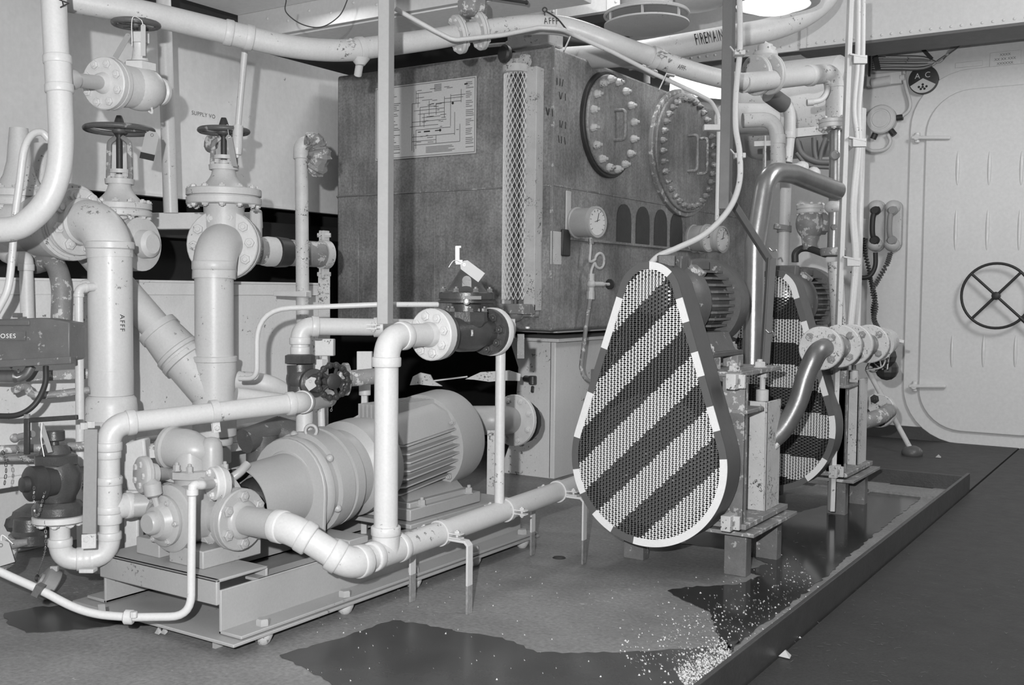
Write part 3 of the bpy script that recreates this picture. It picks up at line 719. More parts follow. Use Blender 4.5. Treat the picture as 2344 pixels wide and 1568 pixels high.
# ---- second riser
d2 = 3.3; r2 = rpx(87, d2)
pr2 = D(490, 640, d2); c2v = D(503, 560, d2+.0)
P2 = thing('white_riser', 'second tall white pipe under the right gate valve with a slanting branch at its foot', 'pipe', V(pr2.x, pr2.y, .2))
z2 = lambda py: (pr2 + ZA*(0)).z + (640-py)*d2/F*1.0
vdir = V(-pr2.x, -pr2.y, 0).normalized()                 # toward the camera
sw = Matrix.Rotation(math.radians(-13), 3, 'Z'); fdir = (sw @ vdir).normalized()
fz = z2(556)
Rb2 = r2*1.9
turn = V(pr2.x, pr2.y, fz)
arc = [turn - fdir*(Rb2*(1-math.sin(t))) - ZA*(Rb2*(1-math.cos(t))) for t in [PI/2*k/12 for k in range(13)]]
b = MB(); b.tube(arc, r2*1.12, 36); collar(b, V(pr2.x, pr2.y, z2(608)), ZA, r2*1.08, .03, 1.06); obj('elbow', b, WHITE, P2)
b = MB(); b.cyl(V(pr2.x, pr2.y, z2(825)), V(pr2.x, pr2.y, z2(605)), r2, seg=36); obj('pipe_section', b, WHITE, P2)
fl2c = turn - fdir*(Rb2+.012)
flange(P2, fl2c, fdir, rpx(162, d2+.1), .026, 10, .0165, WHITE, off=.1)
b = MB(); b.cyl(V(pr2.x, pr2.y, z2(1000)), V(pr2.x, pr2.y, z2(815)), r2*1.13, seg=36, ch=.003); collar(b, V(pr2.x, pr2.y, z2(822)), ZA, r2*1.12, .02, 1.05)
# branch of the Y
j0 = V(pr2.x, pr2.y, z2(905)); j1 = D(440, 850, d2+.0); j2 = D(420, 822, d2+.02)
b.cyl(j0, j2, r2*1.13, seg=32); obj('wye_fitting', b, WHITE, P2)
bd = (j2-j0).normalized()
b = MB(); b.lathe(j2-bd*.01, bd, [(0, r2*1.14), (.002, r2*1.26), (.018, r2*1.26), (.02, r2*1.16), (.028, r2*1.16), (.03, r2*1.25), (.042, r2*1.25), (.046, r2*1.18), (.12, r2*1.05), (.122, r2*1.12), (.142, r2*1.1), (.145, r2*.82)], 32); obj('reducer', b, WHITE, P2)
b = MB(); b.cyl(j2+bd*.12, j2+bd*.45, r2*.8, seg=28); obj('branch_section', b, WHITE, P2)
b = MB(); b.cyl(V(pr2.x, pr2.y, .3), V(pr2.x, pr2.y, z2(990)), r2*.85, seg=28); collar(b, V(pr2.x,pr2.y,z2(1010)), ZA, r2*.85, .03); obj('lower_section', b, WHITE2, P2)
# ---- gate valves
def gate_valve(lab, cx, d, wheel, stem, bon, flg, body_c, body_r, tagm=None, outr=None):
    """all measures in px at depth d: wheel=(y,R), stem=(y0,y1), bon=(ytop,ybot,r0,r1), flg=(y0,y1,R)"""
    k = d/F; c = D(cx, body_c[1], d); root = thing('gate_valve', lab, 'valve', c-ZA*body_r*k)
    z = lambda py: c.z+(body_c[1]-py)*k
    P = lambda py, dx=0: V(c.x, c.y, z(py)) + RT*dx*k
    b = MB(); b.ball(P(body_c[1]), body_r*k, 28, 14, sc=(1,1,1.05)); b.cyl(P(body_c[1]), P(flg[1]-4), body_r*k*.78, body_r*k*.82, seg=30); obj('body', b, WHITE2, root)
    h = (flg[1]-flg[0])*k; b = MB(); R = flg[2]*k
    fc_ = P((flg[0]+flg[1])/2)
    f = flange(root, fc_, ZA, R, h, 12, .011, WHITE2, name='bonnet_flange', boltR=.88)
    y0, y1, r0, r1_ = bon; b = MB()
    n = 8; pr = []
    for i in range(n+1):
        t = i/n; pr.append(((y1-y0)*k*t, (r1_+(r0-r1_)*(1-(1-t)**2.2))*k))
    b.lathe(P(y1), ZA, pr, 28); b.lathe(P(y0), ZA, [(-.004, r0*k*1.25), (.012, r0*k*1.3), (.014, r0*k)], 20); obj('bonnet', b, WHITE2, root)
    sy0, sy1 = stem
    b = MB(); b.cyl(P(y0), P(sy0), .010, seg=12); obj('stem', b, STEEL if 0 else IRON, root)
    for s in (-1, 1):
        b = MB(); b.tube(fillet([P(y0-2, s*r0*.9), P(y0-14, s*r0*1.0), P(sy0+18, s*r0*.9), P(sy0+6, s*6)], .02), .0085, 8); obj('yoke_arm', b, WORN, root)
        b = MB(); b.cyl(P(y0-4, s*r0*.55), P(y0-26, s*r0*.55), .006, seg=8); b.lathe(P(y0-14, s*r0*.55), ZA, [(0,.012),(.012,.012)], 6); obj('gland_bolt', b, WHITE2, root)
    b = MB(); b.cyl(P(y0), P(y0-20), r0*k*.45, seg=14, ch=.002); b.lathe(P(y0-22), ZA, [(0, r0*k*.9), (.012, r0*k*.9)], 10); obj('gland', b, WHITE2, root)
    b = MB(); b.lathe(P(wheel[0]+12), ZA, [(0,.012),(.015,.02),(.03,.018),(.05,.012),(.06,.008)], 14); obj('yoke_nut', b, IRON, root)
    handwheel(root, P(wheel[0]), ZA, wheel[1]*k, .0085, 3, DARKM, hubr=.022, dish=-.0)
    return root, P
dv2 = 3.45
v2, PV2 = gate_valve('pale gate valve with a dark handwheel over the second tall white pipe', 513, dv2, (302, 59), (310, 385), (388, 434, 26, 58), (434, 470, 84), (513, 560), 56)
b = MB(); bc_ = PV2(560); b.cyl(bc_, fl2c-fdir*.013, .08, seg=28); b.lathe(fl2c-fdir*.055, fdir, [(0,.112),(.003,.115),(.026,.115),(.028,.112)], 32); obj('inlet_neck', b, WHITE2, v2)
dv1 = 3.3
v1, PV1 = gate_valve('pale gate valve with the wider dark handwheel behind the thickest white riser', 275, dv1, (299, 79), (310, 378), (420, 468, 25, 62), (466, 497, 70), (275, 560), 50)
n1 = (V(-PV1(560).x, -PV1(560).y, 0).normalized()*.5+RT*.87).normalized(); b = MB(); c_ = PV1(560); b.cyl(c_-n1*.14, c_+n1*.08, .062, seg=28); obj('side_necks', b, WHITE2, v1)
flange(v1, PV1(560)+n1*.055, n1, rpx(122, dv1), .022, 8, .015, WHITE2, boltR=.76)
b = MB(); b.lathe(PV1(560)+n1*.074, n1, [(0,rpx(122, dv1)),(.016,rpx(122, dv1)),(.018,.045),(.05,.042),(.06,.03)], 32); obj('mating_flange', b, WHITE2, v1)
# bracket beam behind between the two valves, carried by the upright pipe
b = MB(); m0, m1 = D(338, 507, 3.9), D(600, 505, 4.05); b.bar(m0, m1, .03, .062, FW); tag(obj('support_beam', b, WHITE2, bevel=.003), 'pale horizontal support beam behind the two gate valves', 'beam')
b = MB(); b.box(D(586, 520, 3.8), (.04, .04, .13), (RT, FW, UP)); tag(obj('hanger_block', b, WHITE2, bevel=.01), 'small pale rounded block right of the right gate valve flange', 'block')
# upright pipe behind
ua = D(366, -30, 3.55); ub = V(ua.x, ua.y, D(390, 488, 3.6).z); ub = D(391, 488, 3.85)
b = MB(); b.cyl(D(373, -40, 3.78), D(391, 487, 3.86), rpx(33, 3.8), seg=24); tag(obj('upright_pipe', b, WHITE), 'slim white upright pipe standing against the left bulkhead', 'pipe')
# big globe body at far left with flange and valve 0
dl = 3.05
g = thing('strainer_body', 'large pale rounded strainer casting at the left edge behind the curved pipe', 'strainer', D(70, 600, dl))
gc0 = s_+V(-.06,0,0)
b = MB(); gc_ = gc0 + V(-.24, .0, -.012); b.ball(gc_, .112, 28, 16, sc=(1,1,1.2), axis=XA); b.cyl(gc_, gc0, .085, .105, seg=30); obj('casting', b, WHITE2, g)
b = MB(); b.lathe(gc0, XA, [(-.032,.108),(-.028,.112),(-.003,.112),(0,.109)], 32); obj('outlet_flange', b, WHITE2, g)
bolts(g, gc_+V(.05,-.0,.115), ZA, .045, 4, .012, .01, WHITE2)
b = MB(); b.box(gc_+V(.06,.02,.11), (.12,.1,.02)); obj('cover_pad', b, WHITE2, g, bevel=.008)
v0 = thing('left_gate_valve', 'pale valve bonnet cut off by the left edge of the photo', 'valve', D(40, 500, 3.15))
cc = D(45, 447, 3.15)
flange(v0, cc-ZA*.01, ZA, .095, .05, 10, .012, WHITE2, boltR=.85)
b = MB(); b.lathe(cc, ZA, [(.0,.07),(.03,.06),(.06,.045),(.1,.035),(.16,.03),(.2,.026)], 24); b.cyl(D(96,425,3.3), D(99,330,3.3), .028, seg=16); obj('bonnet', b, WHITE2, v0)
b = MB(); b.cyl(cc-ZA*.12, cc-ZA*.03, .07, seg=24); b.ball(cc-ZA*.13, .085, 20, 10); obj('body', b, WHITE2, v0)
# ---- overhead foam line riser A (leftmost), tee and bottom bend out of the frame
dA = 2.55; rA = rpx(56, dA); 
A = [D(120, -60, dA), D(133, 180, dA), D(141, 330, dA), D(136, 445, dA), D(95, 520, dA), D(35, 542, dA), D(-90, 545, dA)]
An = thing('curved_pipe', 'white pipe dropping from the overhead at far left and curving out of frame', 'pipe', A[-1])
b = MB(); b.tube(smoothpath([D(120,-60,dA), D(126,60,dA), D(133,180,dA)], 4) , rA, 28); obj('upper_section', b, WHITE, An)
b = MB(); b.tube(smoothpath([D(133,150,dA), D(138,250,dA), D(140,330,dA), D(132,400,dA), D(108,460,dA), D(70,502,dA), D(25,524,dA), D(-80,528,dA)], 8), rA, 28); obj('bent_section', b, WHITE, An)
b = MB(); a_ = (D(136,210,dA)-D(131,127,dA)).normalized(); b.cyl(D(131,127,dA), D(136,212,dA), rA*1.05, seg=28)
collar(b, D(131.5,137,dA), a_, rA*1.03, .022, 1.1); collar(b, D(135.7,203,dA), a_, rA*1.03, .022, 1.1)
tee0 = D(134, 180, dA); VA = (D(250, 192, 2.78)-tee0); VA.z = 0; VA = V(.25, 1, 0).normalized() if 0 else V(0,1,0)
tend = tee0 + VA*.0
b2_ = (D(222, 187, 2.8)-tee0).normalized()
VX = b2_
b.cyl(tee0, tee0+VX*.10, rA*.72, seg=24); b.lathe(tee0+VX*.03, VX, [(0,rA*.7),(.03,rA*.9),(.055,rA*.86),(.06,rA*.66)], 24); obj('tee', b, WHITE, An)
lettering('stencil', 'A', .035, D(146, 8, dA-rA*.96), RT*.2-UP, RT, INK, An)
# globe valve on it
vg = thing('globe_valve', 'white globe valve with hex bonnet and small dark handwheel at upper left', 'valve', D(300, 245, 2.8))
fcv = D(247, 192, 2.83)
dirg = (D(345, 205, 3.0)-D(225, 187, 2.8)).normalized()
b = MB(); b.cyl(tee0+VX*.09, fcv-dirg*.03, rA*.62, seg=24); b.lathe(fcv-dirg*.045, dirg, [(0,rA*.62),(.01,rA*.8),(.028,rA*1.0)], 24); obj('inlet_pipe', b, WHITE, vg)
f = flange(vg, fcv, dirg, rpx(118, 2.85), .04, 8, .0115, WHITE, boltR=.76, name='flange_pair')
for h in f.children: pass
k = 2.9/F; bc = D(322, 203, 2.93)
b = MB(); b.ball(bc, .062, 28, 14, sc=(1,1,1.25), axis=dirg); b.cyl(fcv, bc, .06, .055, seg=26); b.lathe(bc, dirg, [(0,.055),(.06,.036),(.07,.034),(.074,.04),(.085,.04),(.088,.03)], 24); obj('body', b, WHITE, vg)
zb_ = lambda py: D(320, py, 2.93)
b = MB(); b.cyl(zb_(190), zb_(165), .036, seg=20); b.lathe(zb_(166), ZA, [(0,.04),(.004,.046),(.024,.046),(.028,.04)], 6); obj('bonnet_nut', b, WHITE, vg)
b = MB(); c_ = zb_(142); b.lathe(c_, ZA, [(-.005,.026),(.012,.021),(.035,.018),(.05,.02)], 20); b.lathe(zb_(102)-ZA*0, ZA, [(0,.021),(.003,.027),(.03,.027),(.034,.02)], 6); obj('bonnet', b, WHITE, vg)
b = MB(); b.cyl(zb_(100), zb_(50), .009, seg=10); b.lathe(zb_(62), ZA, [(0,.011),(.02,.012),(.024,.008)], 8); obj('stem', b, IRON, vg)
handwheel(vg, D(311, 55, 2.93), V(.03,-.02,1), rpx(110, 2.93), .008, 4, DARKM, hubr=.016)
lettering('cast_letters', 'IIHII', .014, bc+(-dirg.cross(ZA))*0 + (EYE-bc).normalized()*.064+ZA*.0, RT, UP, WHITE2, vg)
b = MB(); p = D(345, 250, 2.93); b.tube(smoothpath([p+UP*.02, p-UP*.01+RT*.004, p-UP*.006-RT*.006]), .003, 6); obj('drain_loop', b, WHITE, vg)
tagcard('pale strip tag leaning on the globe valve at upper left', D(280, 105, 2.85), (RT*.85-UP*.5), (UP*.85+RT*.5), .016, .075, POSTP)
tagcard('narrow pale tag hanging from the globe valve handwheel', D(328, 92, 2.82), RT, UP, .013, .085, CARD, string=[D(322,45,2.82), D(303,42,2.85), D(302,105,2.83)])
tagcard('white paper tag with a dark printed band hanging off the wide handwheel', D(343, 333, 3.25), (RT*.97-UP*.22), (UP*.97+RT*.22), .044, .088, CARD, string=[D(331,298,3.28)], dark_end=True)
tagcard('narrow white tag hanging edge-on from the right gate valve handwheel', D(530, 345, 3.3), (RT*.35+FW*.9+UP*.05), (UP*.97-RT*.18), .03, .1, CARD, string=[D(520,285,3.4)])
# hose from behind the curved pipe at far left
b = MB(); b.tube(smoothpath([D(112, 318, 2.65), D(95, 303, 2.64), D(72, 310, 2.62), D(55, 345, 2.6), D(45, 420, 2.6), D(34, 500, 2.6), D(28, 580, 2.6), D(18, 660, 2.6), D(-8, 715, 2.6)], 8), rpx(17, 2.6), 14)
tag(obj('bent_tube', b, WHITE), 'thin white tube arching over and down at the far left edge', 'tube')
# short white pipe standing behind the label box
b = MB(); b.cyl(D(63, 730, 3.0), D(60, 610, 3.0), rpx(30, 3.0), seg=20); b.tube(fillet([D(60,615,3.0), D(58,592,3.0), D(30,592,3.1)], .03), rpx(34,3.0), 18); collar(b, D(60,612,3.0), ZA, rpx(32,3.0), .02)
tag(obj('short_standpipe', b, WHITE2), 'short white standpipe with an elbow behind the HOSES box', 'pipe')
b = MB(); b.tube(smoothpath([D(80,605,3.15), D(120,600,3.12), D(140,650,3.1), D(140,735,3.1)]), rpx(45,3.1), 18); tag(obj('lagged_bend', b, WORN), 'mottled lagged pipe bend behind the HOSES box', 'pipe')
# HOSES box
dh = 2.75
hb = thing('hoses_box', 'dark speckled metal box labelled HOSES at the left edge', 'box', D(70, 835, dh))
b = MB(); pts = [D(-90, 733, dh), D(100, 727, dh), D(160, 737, dh), D(160, 822, dh), D(-90, 836, dh)]; b.prism(pts[::-1], FW*.1); obj('box_body', b, BOXP, hb, bevel=.004)
b = MB(); b.bar(D(-90, 838, dh-.01), D(168, 824, dh-.01), .03, .02, FW); obj('bottom_flange', b, BOXP, hb, bevel=.003)
b = MB(); b.bar(D(-90, 739, dh-.004), D(68, 739, dh-.004), .004, .014, FW); obj('hinge_strip', b, BOXP, hb, bevel=.002)
b = MB(); b.box(D(-2, 769, dh-.004), (.14, .004, .022), (RT, FW, UP)); obj('label_plate', b, BOXP, hb)
lettering('printed_label', 'HOSES', .0165, D(13, 769.5, dh-.007), RT, UP, WHITEV, hb, 1.15)
b = MB(); b.lathe(D(40, 727, dh+.02), UP, [(0,.014),(.012,.014)], 6); obj('bolt', b, BOXP, hb)
# black hoses and small valves under the box
b = MB(); b.tube(smoothpath([D(105,838,2.76), D(103,880,2.75), D(80,925,2.73), D(40,950,2.72), D(-20,952,2.72)], 8), rpx(13,2.73), 12); tag(obj('black_hose', b, BLACKR), 'black rubber hose looping out of the HOSES box bottom to the left edge', 'hose')
b = MB(); b.tube(smoothpath([D(72,838,2.8), D(58,858,2.8), D(30,866,2.8), D(-20,862,2.8)], 8), rpx(22,2.8), 12); b.cyl(D(-10,862,2.78), D(35,862,2.78), rpx(30,2.8), seg=14); tag(obj('dark_hose', b, COPPER), 'dark hose with metal end fitting under the HOSES box', 'hose')
b = MB(); b.tube(smoothpath([D(30,895,2.85), D(60,885,2.85), D(85,905,2.85), D(205,893,2.9)], 6), rpx(18,2.85), 12); tag(obj('mottled_pipe', b, WORN), 'mottled horizontal pipe below the HOSES box', 'pipe')
b = MB(); b.bar(D(60,862,2.95), D(205,855,2.98), .02, .03, FW); tag(obj('stained_bracket', b, WORN, bevel=.003), 'stained bracket bar behind the black hoses', 'bracket')
# ---- dark hydrant valve, lower left
dq = 2.62; kq = dq/F
hv = thing('hose_valve', 'dark weathered angle hose valve with capped outlet standing on a white flanged elbow', 'valve', D(134, 1180, dq))
Q = lambda px, py, dd=0: D(px, py, dq+dd)
b = MB(); c_ = Q(130, 1110); b.lathe(Q(130,1165), UP, [(0,.042),(.03,.045),(.05,.055),(.09,.06),(.12,.045)], 28); obj('body', b, BRONZE, hv)
b = MB(); b.lathe(Q(128,1062), UP, [(-.004,.05),(0,.056),(.022,.056),(.026,.045)], 6); b.lathe(Q(126,1045), UP, [(0,.04),(.02,.034),(.03,.028)], 20); obj('bonnet_nut', b, BRONZE, hv)
b = MB(); b.cyl(Q(125,1042), Q(122,985), .012, seg=12); b.cyl(Q(124,1010), Q(123,985), .026, seg=14, ch=.003); obj('stem', b, BRONZE, hv)
b = MB(); b.bar(Q(68,962), Q(178,955), .012, .012, FW); b.bar(Q(62,958), Q(62,1040), .01, .014, FW); obj('handle_bar', b, IRON, hv, bevel=.002)
b = MB(); a_ = (-RT*.62-FW*.78).normalized(); c_ = Q(96,1105,-.06); b.lathe(c_, a_, [(-.03,.035),(-.002,.036),(0,.042),(.03,.043),(.034,.038),(.036,.02),(.05,.018),(.052,.01)], 28); obj('outlet_cap', b, IRON, hv, label='black outlet cap')
b = MB(); b.lathe(Q(134,1175), UP, [(-.004,.058),(0,.062),(.018,.062),(.03,.052),(.034,.03)], 32); fq = obj('valve_flange', b, BRONZE, hv)
bolts(fq, Q(134,1163), UP, .05, 8, .0085, .008, BRONZE)
b = MB(); b.lathe(Q(134,1196), UP, [(0,.058),(.003,.062),(.016,.062),(.018,.058)], 32); fq = obj('white_flange', b, WHITE, hv); bolts(fq, Q(134,1197), -UP, .047, 8, .011, .006, WHITE)
# white U elbow to the riser
d4 = 2.62
u0 = D(137, 1200, d4); u1 = D(145, 1278, d4); u2 = D(252, 1276, 2.66); 
riser_top = D(248, 990, 2.66); u3 = V(u2.x, u2.y, u2.z)
rR = rpx(52, d4)
rx = D(252, 1275, 2.66); ry = D(248, 975, 2.66); RX = V((rx.x+ry.x)/2, (rx.y+ry.y)/2, 0)
def RZ(py): return D(250, py, 2.66).z
ulow = V(RX.x, RX.y, RZ(1276)); 
pr = pipe_run('u_elbow_pipe', 'white U-bend pipe low at left between the dark hose valve and the slim riser', 'pipe', [V(u0.x,u0.y,u0.z), V(u0.x,u0.y,ulow.z), ulow, V(RX.x, RX.y, RZ(1180))], rR*.86, WHITE, bend=rR*1.9)
# riser with tee and top elbow into the long sloping pipe
rw = rpx(50, 2.66)
es = D(700, 918, 2.98); hpth = [V(RX.x,RX.y,RZ(1185)), V(RX.x,RX.y,RZ(972)), es]
top_z = D(250, 972, 2.66).z
sp = pipe_run('suction_riser', 'slim white riser teeing into the pump with a long run sloping right above it', 'pipe',
    [V(RX.x,RX.y,RZ(1190)), V(RX.x,RX.y,top_z), D(686, 921, 2.93), D(698, 918, 3.1)+V(0,.1,0)], rw*.98, WHITE, bend=rw*2.0,
    collars=[(V(RX.x,RX.y,RZ(1040)), ZA, .02, 1.12), (V(RX.x,RX.y,RZ(1186)), ZA, .03, 1.15)])
b = MB(); b.cyl(V(RX.x,RX.y,RZ(1160)), V(RX.x,RX.y,RZ(1090)), rw*1.12, seg=28); collar(b, V(RX.x,RX.y,RZ(1100)), ZA, rw*1.1, .02, 1.1); collar(b, V(RX.x,RX.y,RZ(1166)), ZA, rw*1.1, .02, 1.1)
tj = V(RX.x,RX.y,RZ(1138)); _pc = PX(458, 1172, -2.11); tj.z = _pc.z+.012; td_ = (V(-2.26, _pc.y, _pc.z+.01)-tj); td_.normalize(); b.cyl(tj, tj+td_*.055, rw*1.1, seg=28); collar(b, tj+td_*.05, td_, rw*1.08, .02, 1.12); obj('tee', b, WHITE, sp)
clamp(sp, D(490, 942, 2.8), (D(686, 921, 2.93)-V(RX.x,RX.y,top_z)), rw, WHITE2, [-UP*.9+RT*.1], bolt_m=WHITE2)
# flat upright strap beside it with clamp foot
b = MB(); s0, s1 = D(207, 985, 2.62), D(203, 1225, 2.62)
st = thing('flat_strap', 'flat pale upright strap clamped to the U-bend pipe at lower left', 'bracket', s1)
b.bar(s0, s1, rpx(66,2.62), .006, FW*1.0); 
b2m = MB(); b2m.prism([D(193,983,2.60), D(222,983,2.60), D(219,1222,2.60), D(188,1222,2.60)], FW*.006); obj('strap', b2m, POSTP, st, bevel=.001)
b = MB(); b.prism([D(186,1224,2.56), D(219,1222,2.56), D(219,1255,2.55), D(186,1257,2.55)], FW*.006); obj('clamp_plate', b, WHITE2, st, bevel=.001)
put('bolt', 'bolt', WHITE2, st, D(200, 1236, 2.56), -FW, .009, .006)
b = MB(); cxx = D(202, 1276, 2.64); dv = (ulow-V(u0.x,u0.y,ulow.z)).normalized(); b.lathe(V(u0.x,u0.y,ulow.z).lerp(ulow, .52)-dv*.017, dv, [(0,rR*.9),(.0002,rR*1.02),(.034,rR*1.02),(.0342,rR*.9)], 28); obj('pipe_band', b, WHITE, st)
b = MB(); b.box(D(202, 1305, 2.6), (.036, .03, .01), (RT, FW, UP)); obj('foot_plate', b, WHITE2, st, bevel=.002)
b = MB(); 
for (px, py) in ((192, 975), (208, 972)): b.lathe(D(px, py, 2.64), UP, [(-.008,.010),(.008,.010)], 6)
obj('strap_bolts', b, WHITE2, st)
# second dark valve body at the left edge, with tag
b = MB(); c_ = D(48, 1200, 2.75); b.lathe(c_+RT*.05, -RT*.8+FW*.6-UP*.1, [(-.03,.04),(0,.05),(.01,.055),(.06,.055),(.07,.04),(.09,.025),(.14,.024)], 8)
lv = thing('left_hose_valve', 'second dark hose valve lying at the left edge beside the white flanged elbow', 'valve', c_-UP*.07)
obj('body', b, BRONZE, lv)
b = MB(); b.lathe(D(68,1240,2.7), UP, [(-.01,.04),(-.004,.05),(.02,.05),(.03,.04),(.06,.038)], 20); obj('outlet', b, BRONZE, lv)
b = MB(); b.cyl(D(20,1248,2.65), D(65,1240,2.65), .014, .008, seg=10); b.lathe(D(22,1255,2.66), (-RT*.5-UP), [(-.03,.014),(.03,.03),(.05,.02)], 12); obj('drain_fitting', b, WORN, lv)
tagcard('white paper tag hanging at the left edge beside the second dark hose valve', D(8, 1265, 2.6), RT*.93+UP*.28, UP*.93-RT*.28, .042, .06, CARD, string=[D(5,1225,2.6), D(30,1245,2.6)])
tagcard('narrow grey tag tied to the dark hose valve handle', D(105, 1002, 2.56), RT*.95+UP*.2, UP*.95-RT*.3, .012, .075, POSTP, string=[D(96,970,2.55), D(94,1005,2.55), D(101,1045,2.55)])
# cap on a chain
cp = thing('hose_cap', 'pale round hose cap lying on the deck at the end of a chain', 'cap', PZ(105, 1365, 0.0))
c_ = PZ(110, 1362, .0) ; c_ = D(108, 1335, dep(PZ(110,1368,0))-.02); a_ = (-RT*.72+UP*.55-FW*.4).normalized()
b = MB(); b.lathe(c_-a_*.02, a_, [(0,.040),(.003,.043),(.034,.043),(.038,.038),(.0385,.02),(.045,.018)], 30); obj('cap_shell', b, POSTP, cp)
b = MB(); b.torus(c_+a_*.03, RT, .008, .0025, 14, 6); obj('chain_eye', b, IRON, cp)
b = MB(); b.box(c_+RT*.02+UP*.04, (.02, .012, .014), (RT, FW, UP)); obj('cap_lug', b, CARD, cp, bevel=.001)
chain('cap_chain', 'thin steel chain holding the pale cap near the U-bend', [D(104, 1190, 2.56), D(103, 1260, 2.57), c_+a_*.03+UP*.01], .0045, CHAINM)
chain('cap_chain', 'thin chain hanging from the black outlet cap of the dark hose valve', [D(78, 1112, 2.5), D(78, 1160, 2.5), D(86, 1182, 2.5), D(100, 1135, 2.52), D(106, 1110, 2.54)], .0042, CHAINM)
chain('cap_chain', 'dark chain hanging at the left edge above the second hose valve', [D(5, 1030, 2.7), D(14, 1070, 2.7), D(8, 1125, 2.7)], .006, IRON)
chain('cap_chain', 'chain sagging from the pipe left of the dark valve handle', [D(38, 1020, 2.7), D(45, 1050, 2.7), D(78, 1055, 2.65), D(95, 1035, 2.6)], .0045, CHAINM)
b = MB(); b.cyl(D(-20, 1030, 2.75), D(210, 1020, 2.8), rpx(20, 2.75), seg=14); b.cyl(D(-20, 1052, 2.85), D(180, 1045, 2.9), rpx(14, 2.8), seg=12); 
tag(obj('rail_pipe', b, WORN), 'pair of small horizontal pipes running behind the dark hose valve', 'pipe')
b = MB(); b.cyl(D(45, 1000, 2.68), D(75, 993, 2.66), .009, seg=10); b.ball(D(34,1003,2.68), .012, 10, 8); b.cyl(D(62,948,2.7), D(62,1040,2.7), .008, seg=8); tag(obj('small_lever', b, WORN), 'small stained lever clamp left of the dark hose valve', 'lever')
# heat-stained casting behind the slim riser
b = MB(); b.prism([D(285,1015,2.86), D(330,1003,2.86), D(334,1045,2.86), D(322,1125,2.86), D(292,1125,2.86), D(282,1085,2.86)], FW*.05); 
cs = thing('valve_block', 'pale cast block with raised lettering behind the slim riser', 'block', D(305,1125,2.86)); b.bar(D(306,1120,2.885), V(D(306,1120,2.885).x, D(306,1120,2.885).y, 0), .045, .04, FW); obj('casting', b, WHITE2, cs, bevel=.006)
lettering('cast_letters', 'IIHII', .014, D(306, 1036, 2.858), RT, UP, WHITE, cs)
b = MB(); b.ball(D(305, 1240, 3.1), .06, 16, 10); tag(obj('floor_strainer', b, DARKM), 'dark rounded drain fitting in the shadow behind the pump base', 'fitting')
# bag-covered vent pipe
dv = 3.62
vp = thing('vent_pipe', 'worn upright vent pipe with a bagged gooseneck left of the dark tank', 'pipe', D(697, 700, dv))
b = MB(); b.cyl(V(D(697,905,dv).x, D(697,905,dv).y, 0), D(690, 350, dv), rpx(30, dv), seg=22); obj('pipe_section', b, WORNL, vp)
b = MB(); b.tube(fillet([D(690,362,dv), D(690,330,dv), D(722,328,dv)], .03), rpx(37,dv), 20); collar(b, D(690,358,dv), UP, rpx(34,dv), .02, 1.1); obj('elbow', b, WHITE2, vp)
b = MB(); bagp = smoothpath([D(700,318,dv-.03), D(716,322,dv-.03), D(726,340,dv-.02), D(731,362,dv-.02), D(724,384,dv-.01), D(716,392,dv)], 6); rnd = random.Random(4)
b.tube(bagp, .02, 11, rs=[.022+.016*math.sin(PI*i/len(bagp))+rnd.uniform(-.004,.004) for i in range(len(bagp))])
b.v = [(x+rnd.uniform(-.005,.005), y+rnd.uniform(-.005,.005), z+rnd.uniform(-.004,.004)) for x, y, z in b.v]; obj('plastic_bag', b, WORN, vp, ang=15)
b = MB(); p0 = D(628, 672, dv+.05); b.bar(D(630,672,dv), D(705,674,dv-.03), .03, .018, FW); b.lathe(D(696,674,dv)-UP*.012, UP, [(0,rpx(34,dv)),(.024,rpx(34,dv))], 20); obj('bracket', b, WHITE2, vp, bevel=.002)
# thin drop pipe from overhead line
b = MB(); b.tube(fillet([D(560,95,3.35), D(560,120,3.35), D(545,285,3.38), D(545,300,3.38)], .02), rpx(15,3.35), 12); b.cyl(D(545,288,3.38), D(543,340,3.38), rpx(24,3.38), seg=12); b.lathe(D(543,340,3.38), -UP, [(0,.017),(.02,.014),(.022,.007),(.03,.006)], 10)
tag(obj('drop_tube', b, WHITE), 'thin white drop tube from the overhead pipe ending above the right gate valve', 'tube')
b = MB(); b.ball(D(482,330,3.5), .026, 7, 5); b.v = [(x+random.uniform(-.006,.006), y, z+random.uniform(-.006,.006)) for x,y,z in b.v]; tag(obj('rag_bundle', b, WORN), 'small crumpled rag tucked beside the right gate valve yoke', 'rag')
lettering('bulkhead_stencil', 'SUPPLY VO', .024, PX(466, 263, XL+.001), YA, ZA, GREYINK, None, 1.1)
tag(bpy.data.objects['bulkhead_stencil'], 'faint stencilled words starting SUPPLY V on the left bulkhead', 'lettering')
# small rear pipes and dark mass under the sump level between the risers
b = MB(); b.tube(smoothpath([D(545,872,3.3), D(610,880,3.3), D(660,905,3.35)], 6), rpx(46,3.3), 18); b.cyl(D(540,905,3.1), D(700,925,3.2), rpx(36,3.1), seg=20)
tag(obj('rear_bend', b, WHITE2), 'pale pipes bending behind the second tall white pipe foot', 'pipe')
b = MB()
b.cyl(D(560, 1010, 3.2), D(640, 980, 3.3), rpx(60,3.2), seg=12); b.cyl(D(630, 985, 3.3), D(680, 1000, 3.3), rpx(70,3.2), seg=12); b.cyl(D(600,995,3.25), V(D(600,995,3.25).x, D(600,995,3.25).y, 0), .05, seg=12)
tag(obj('dark_machinery', b, DARKM), 'dark stained machinery half hidden behind the pump motor', 'machine')
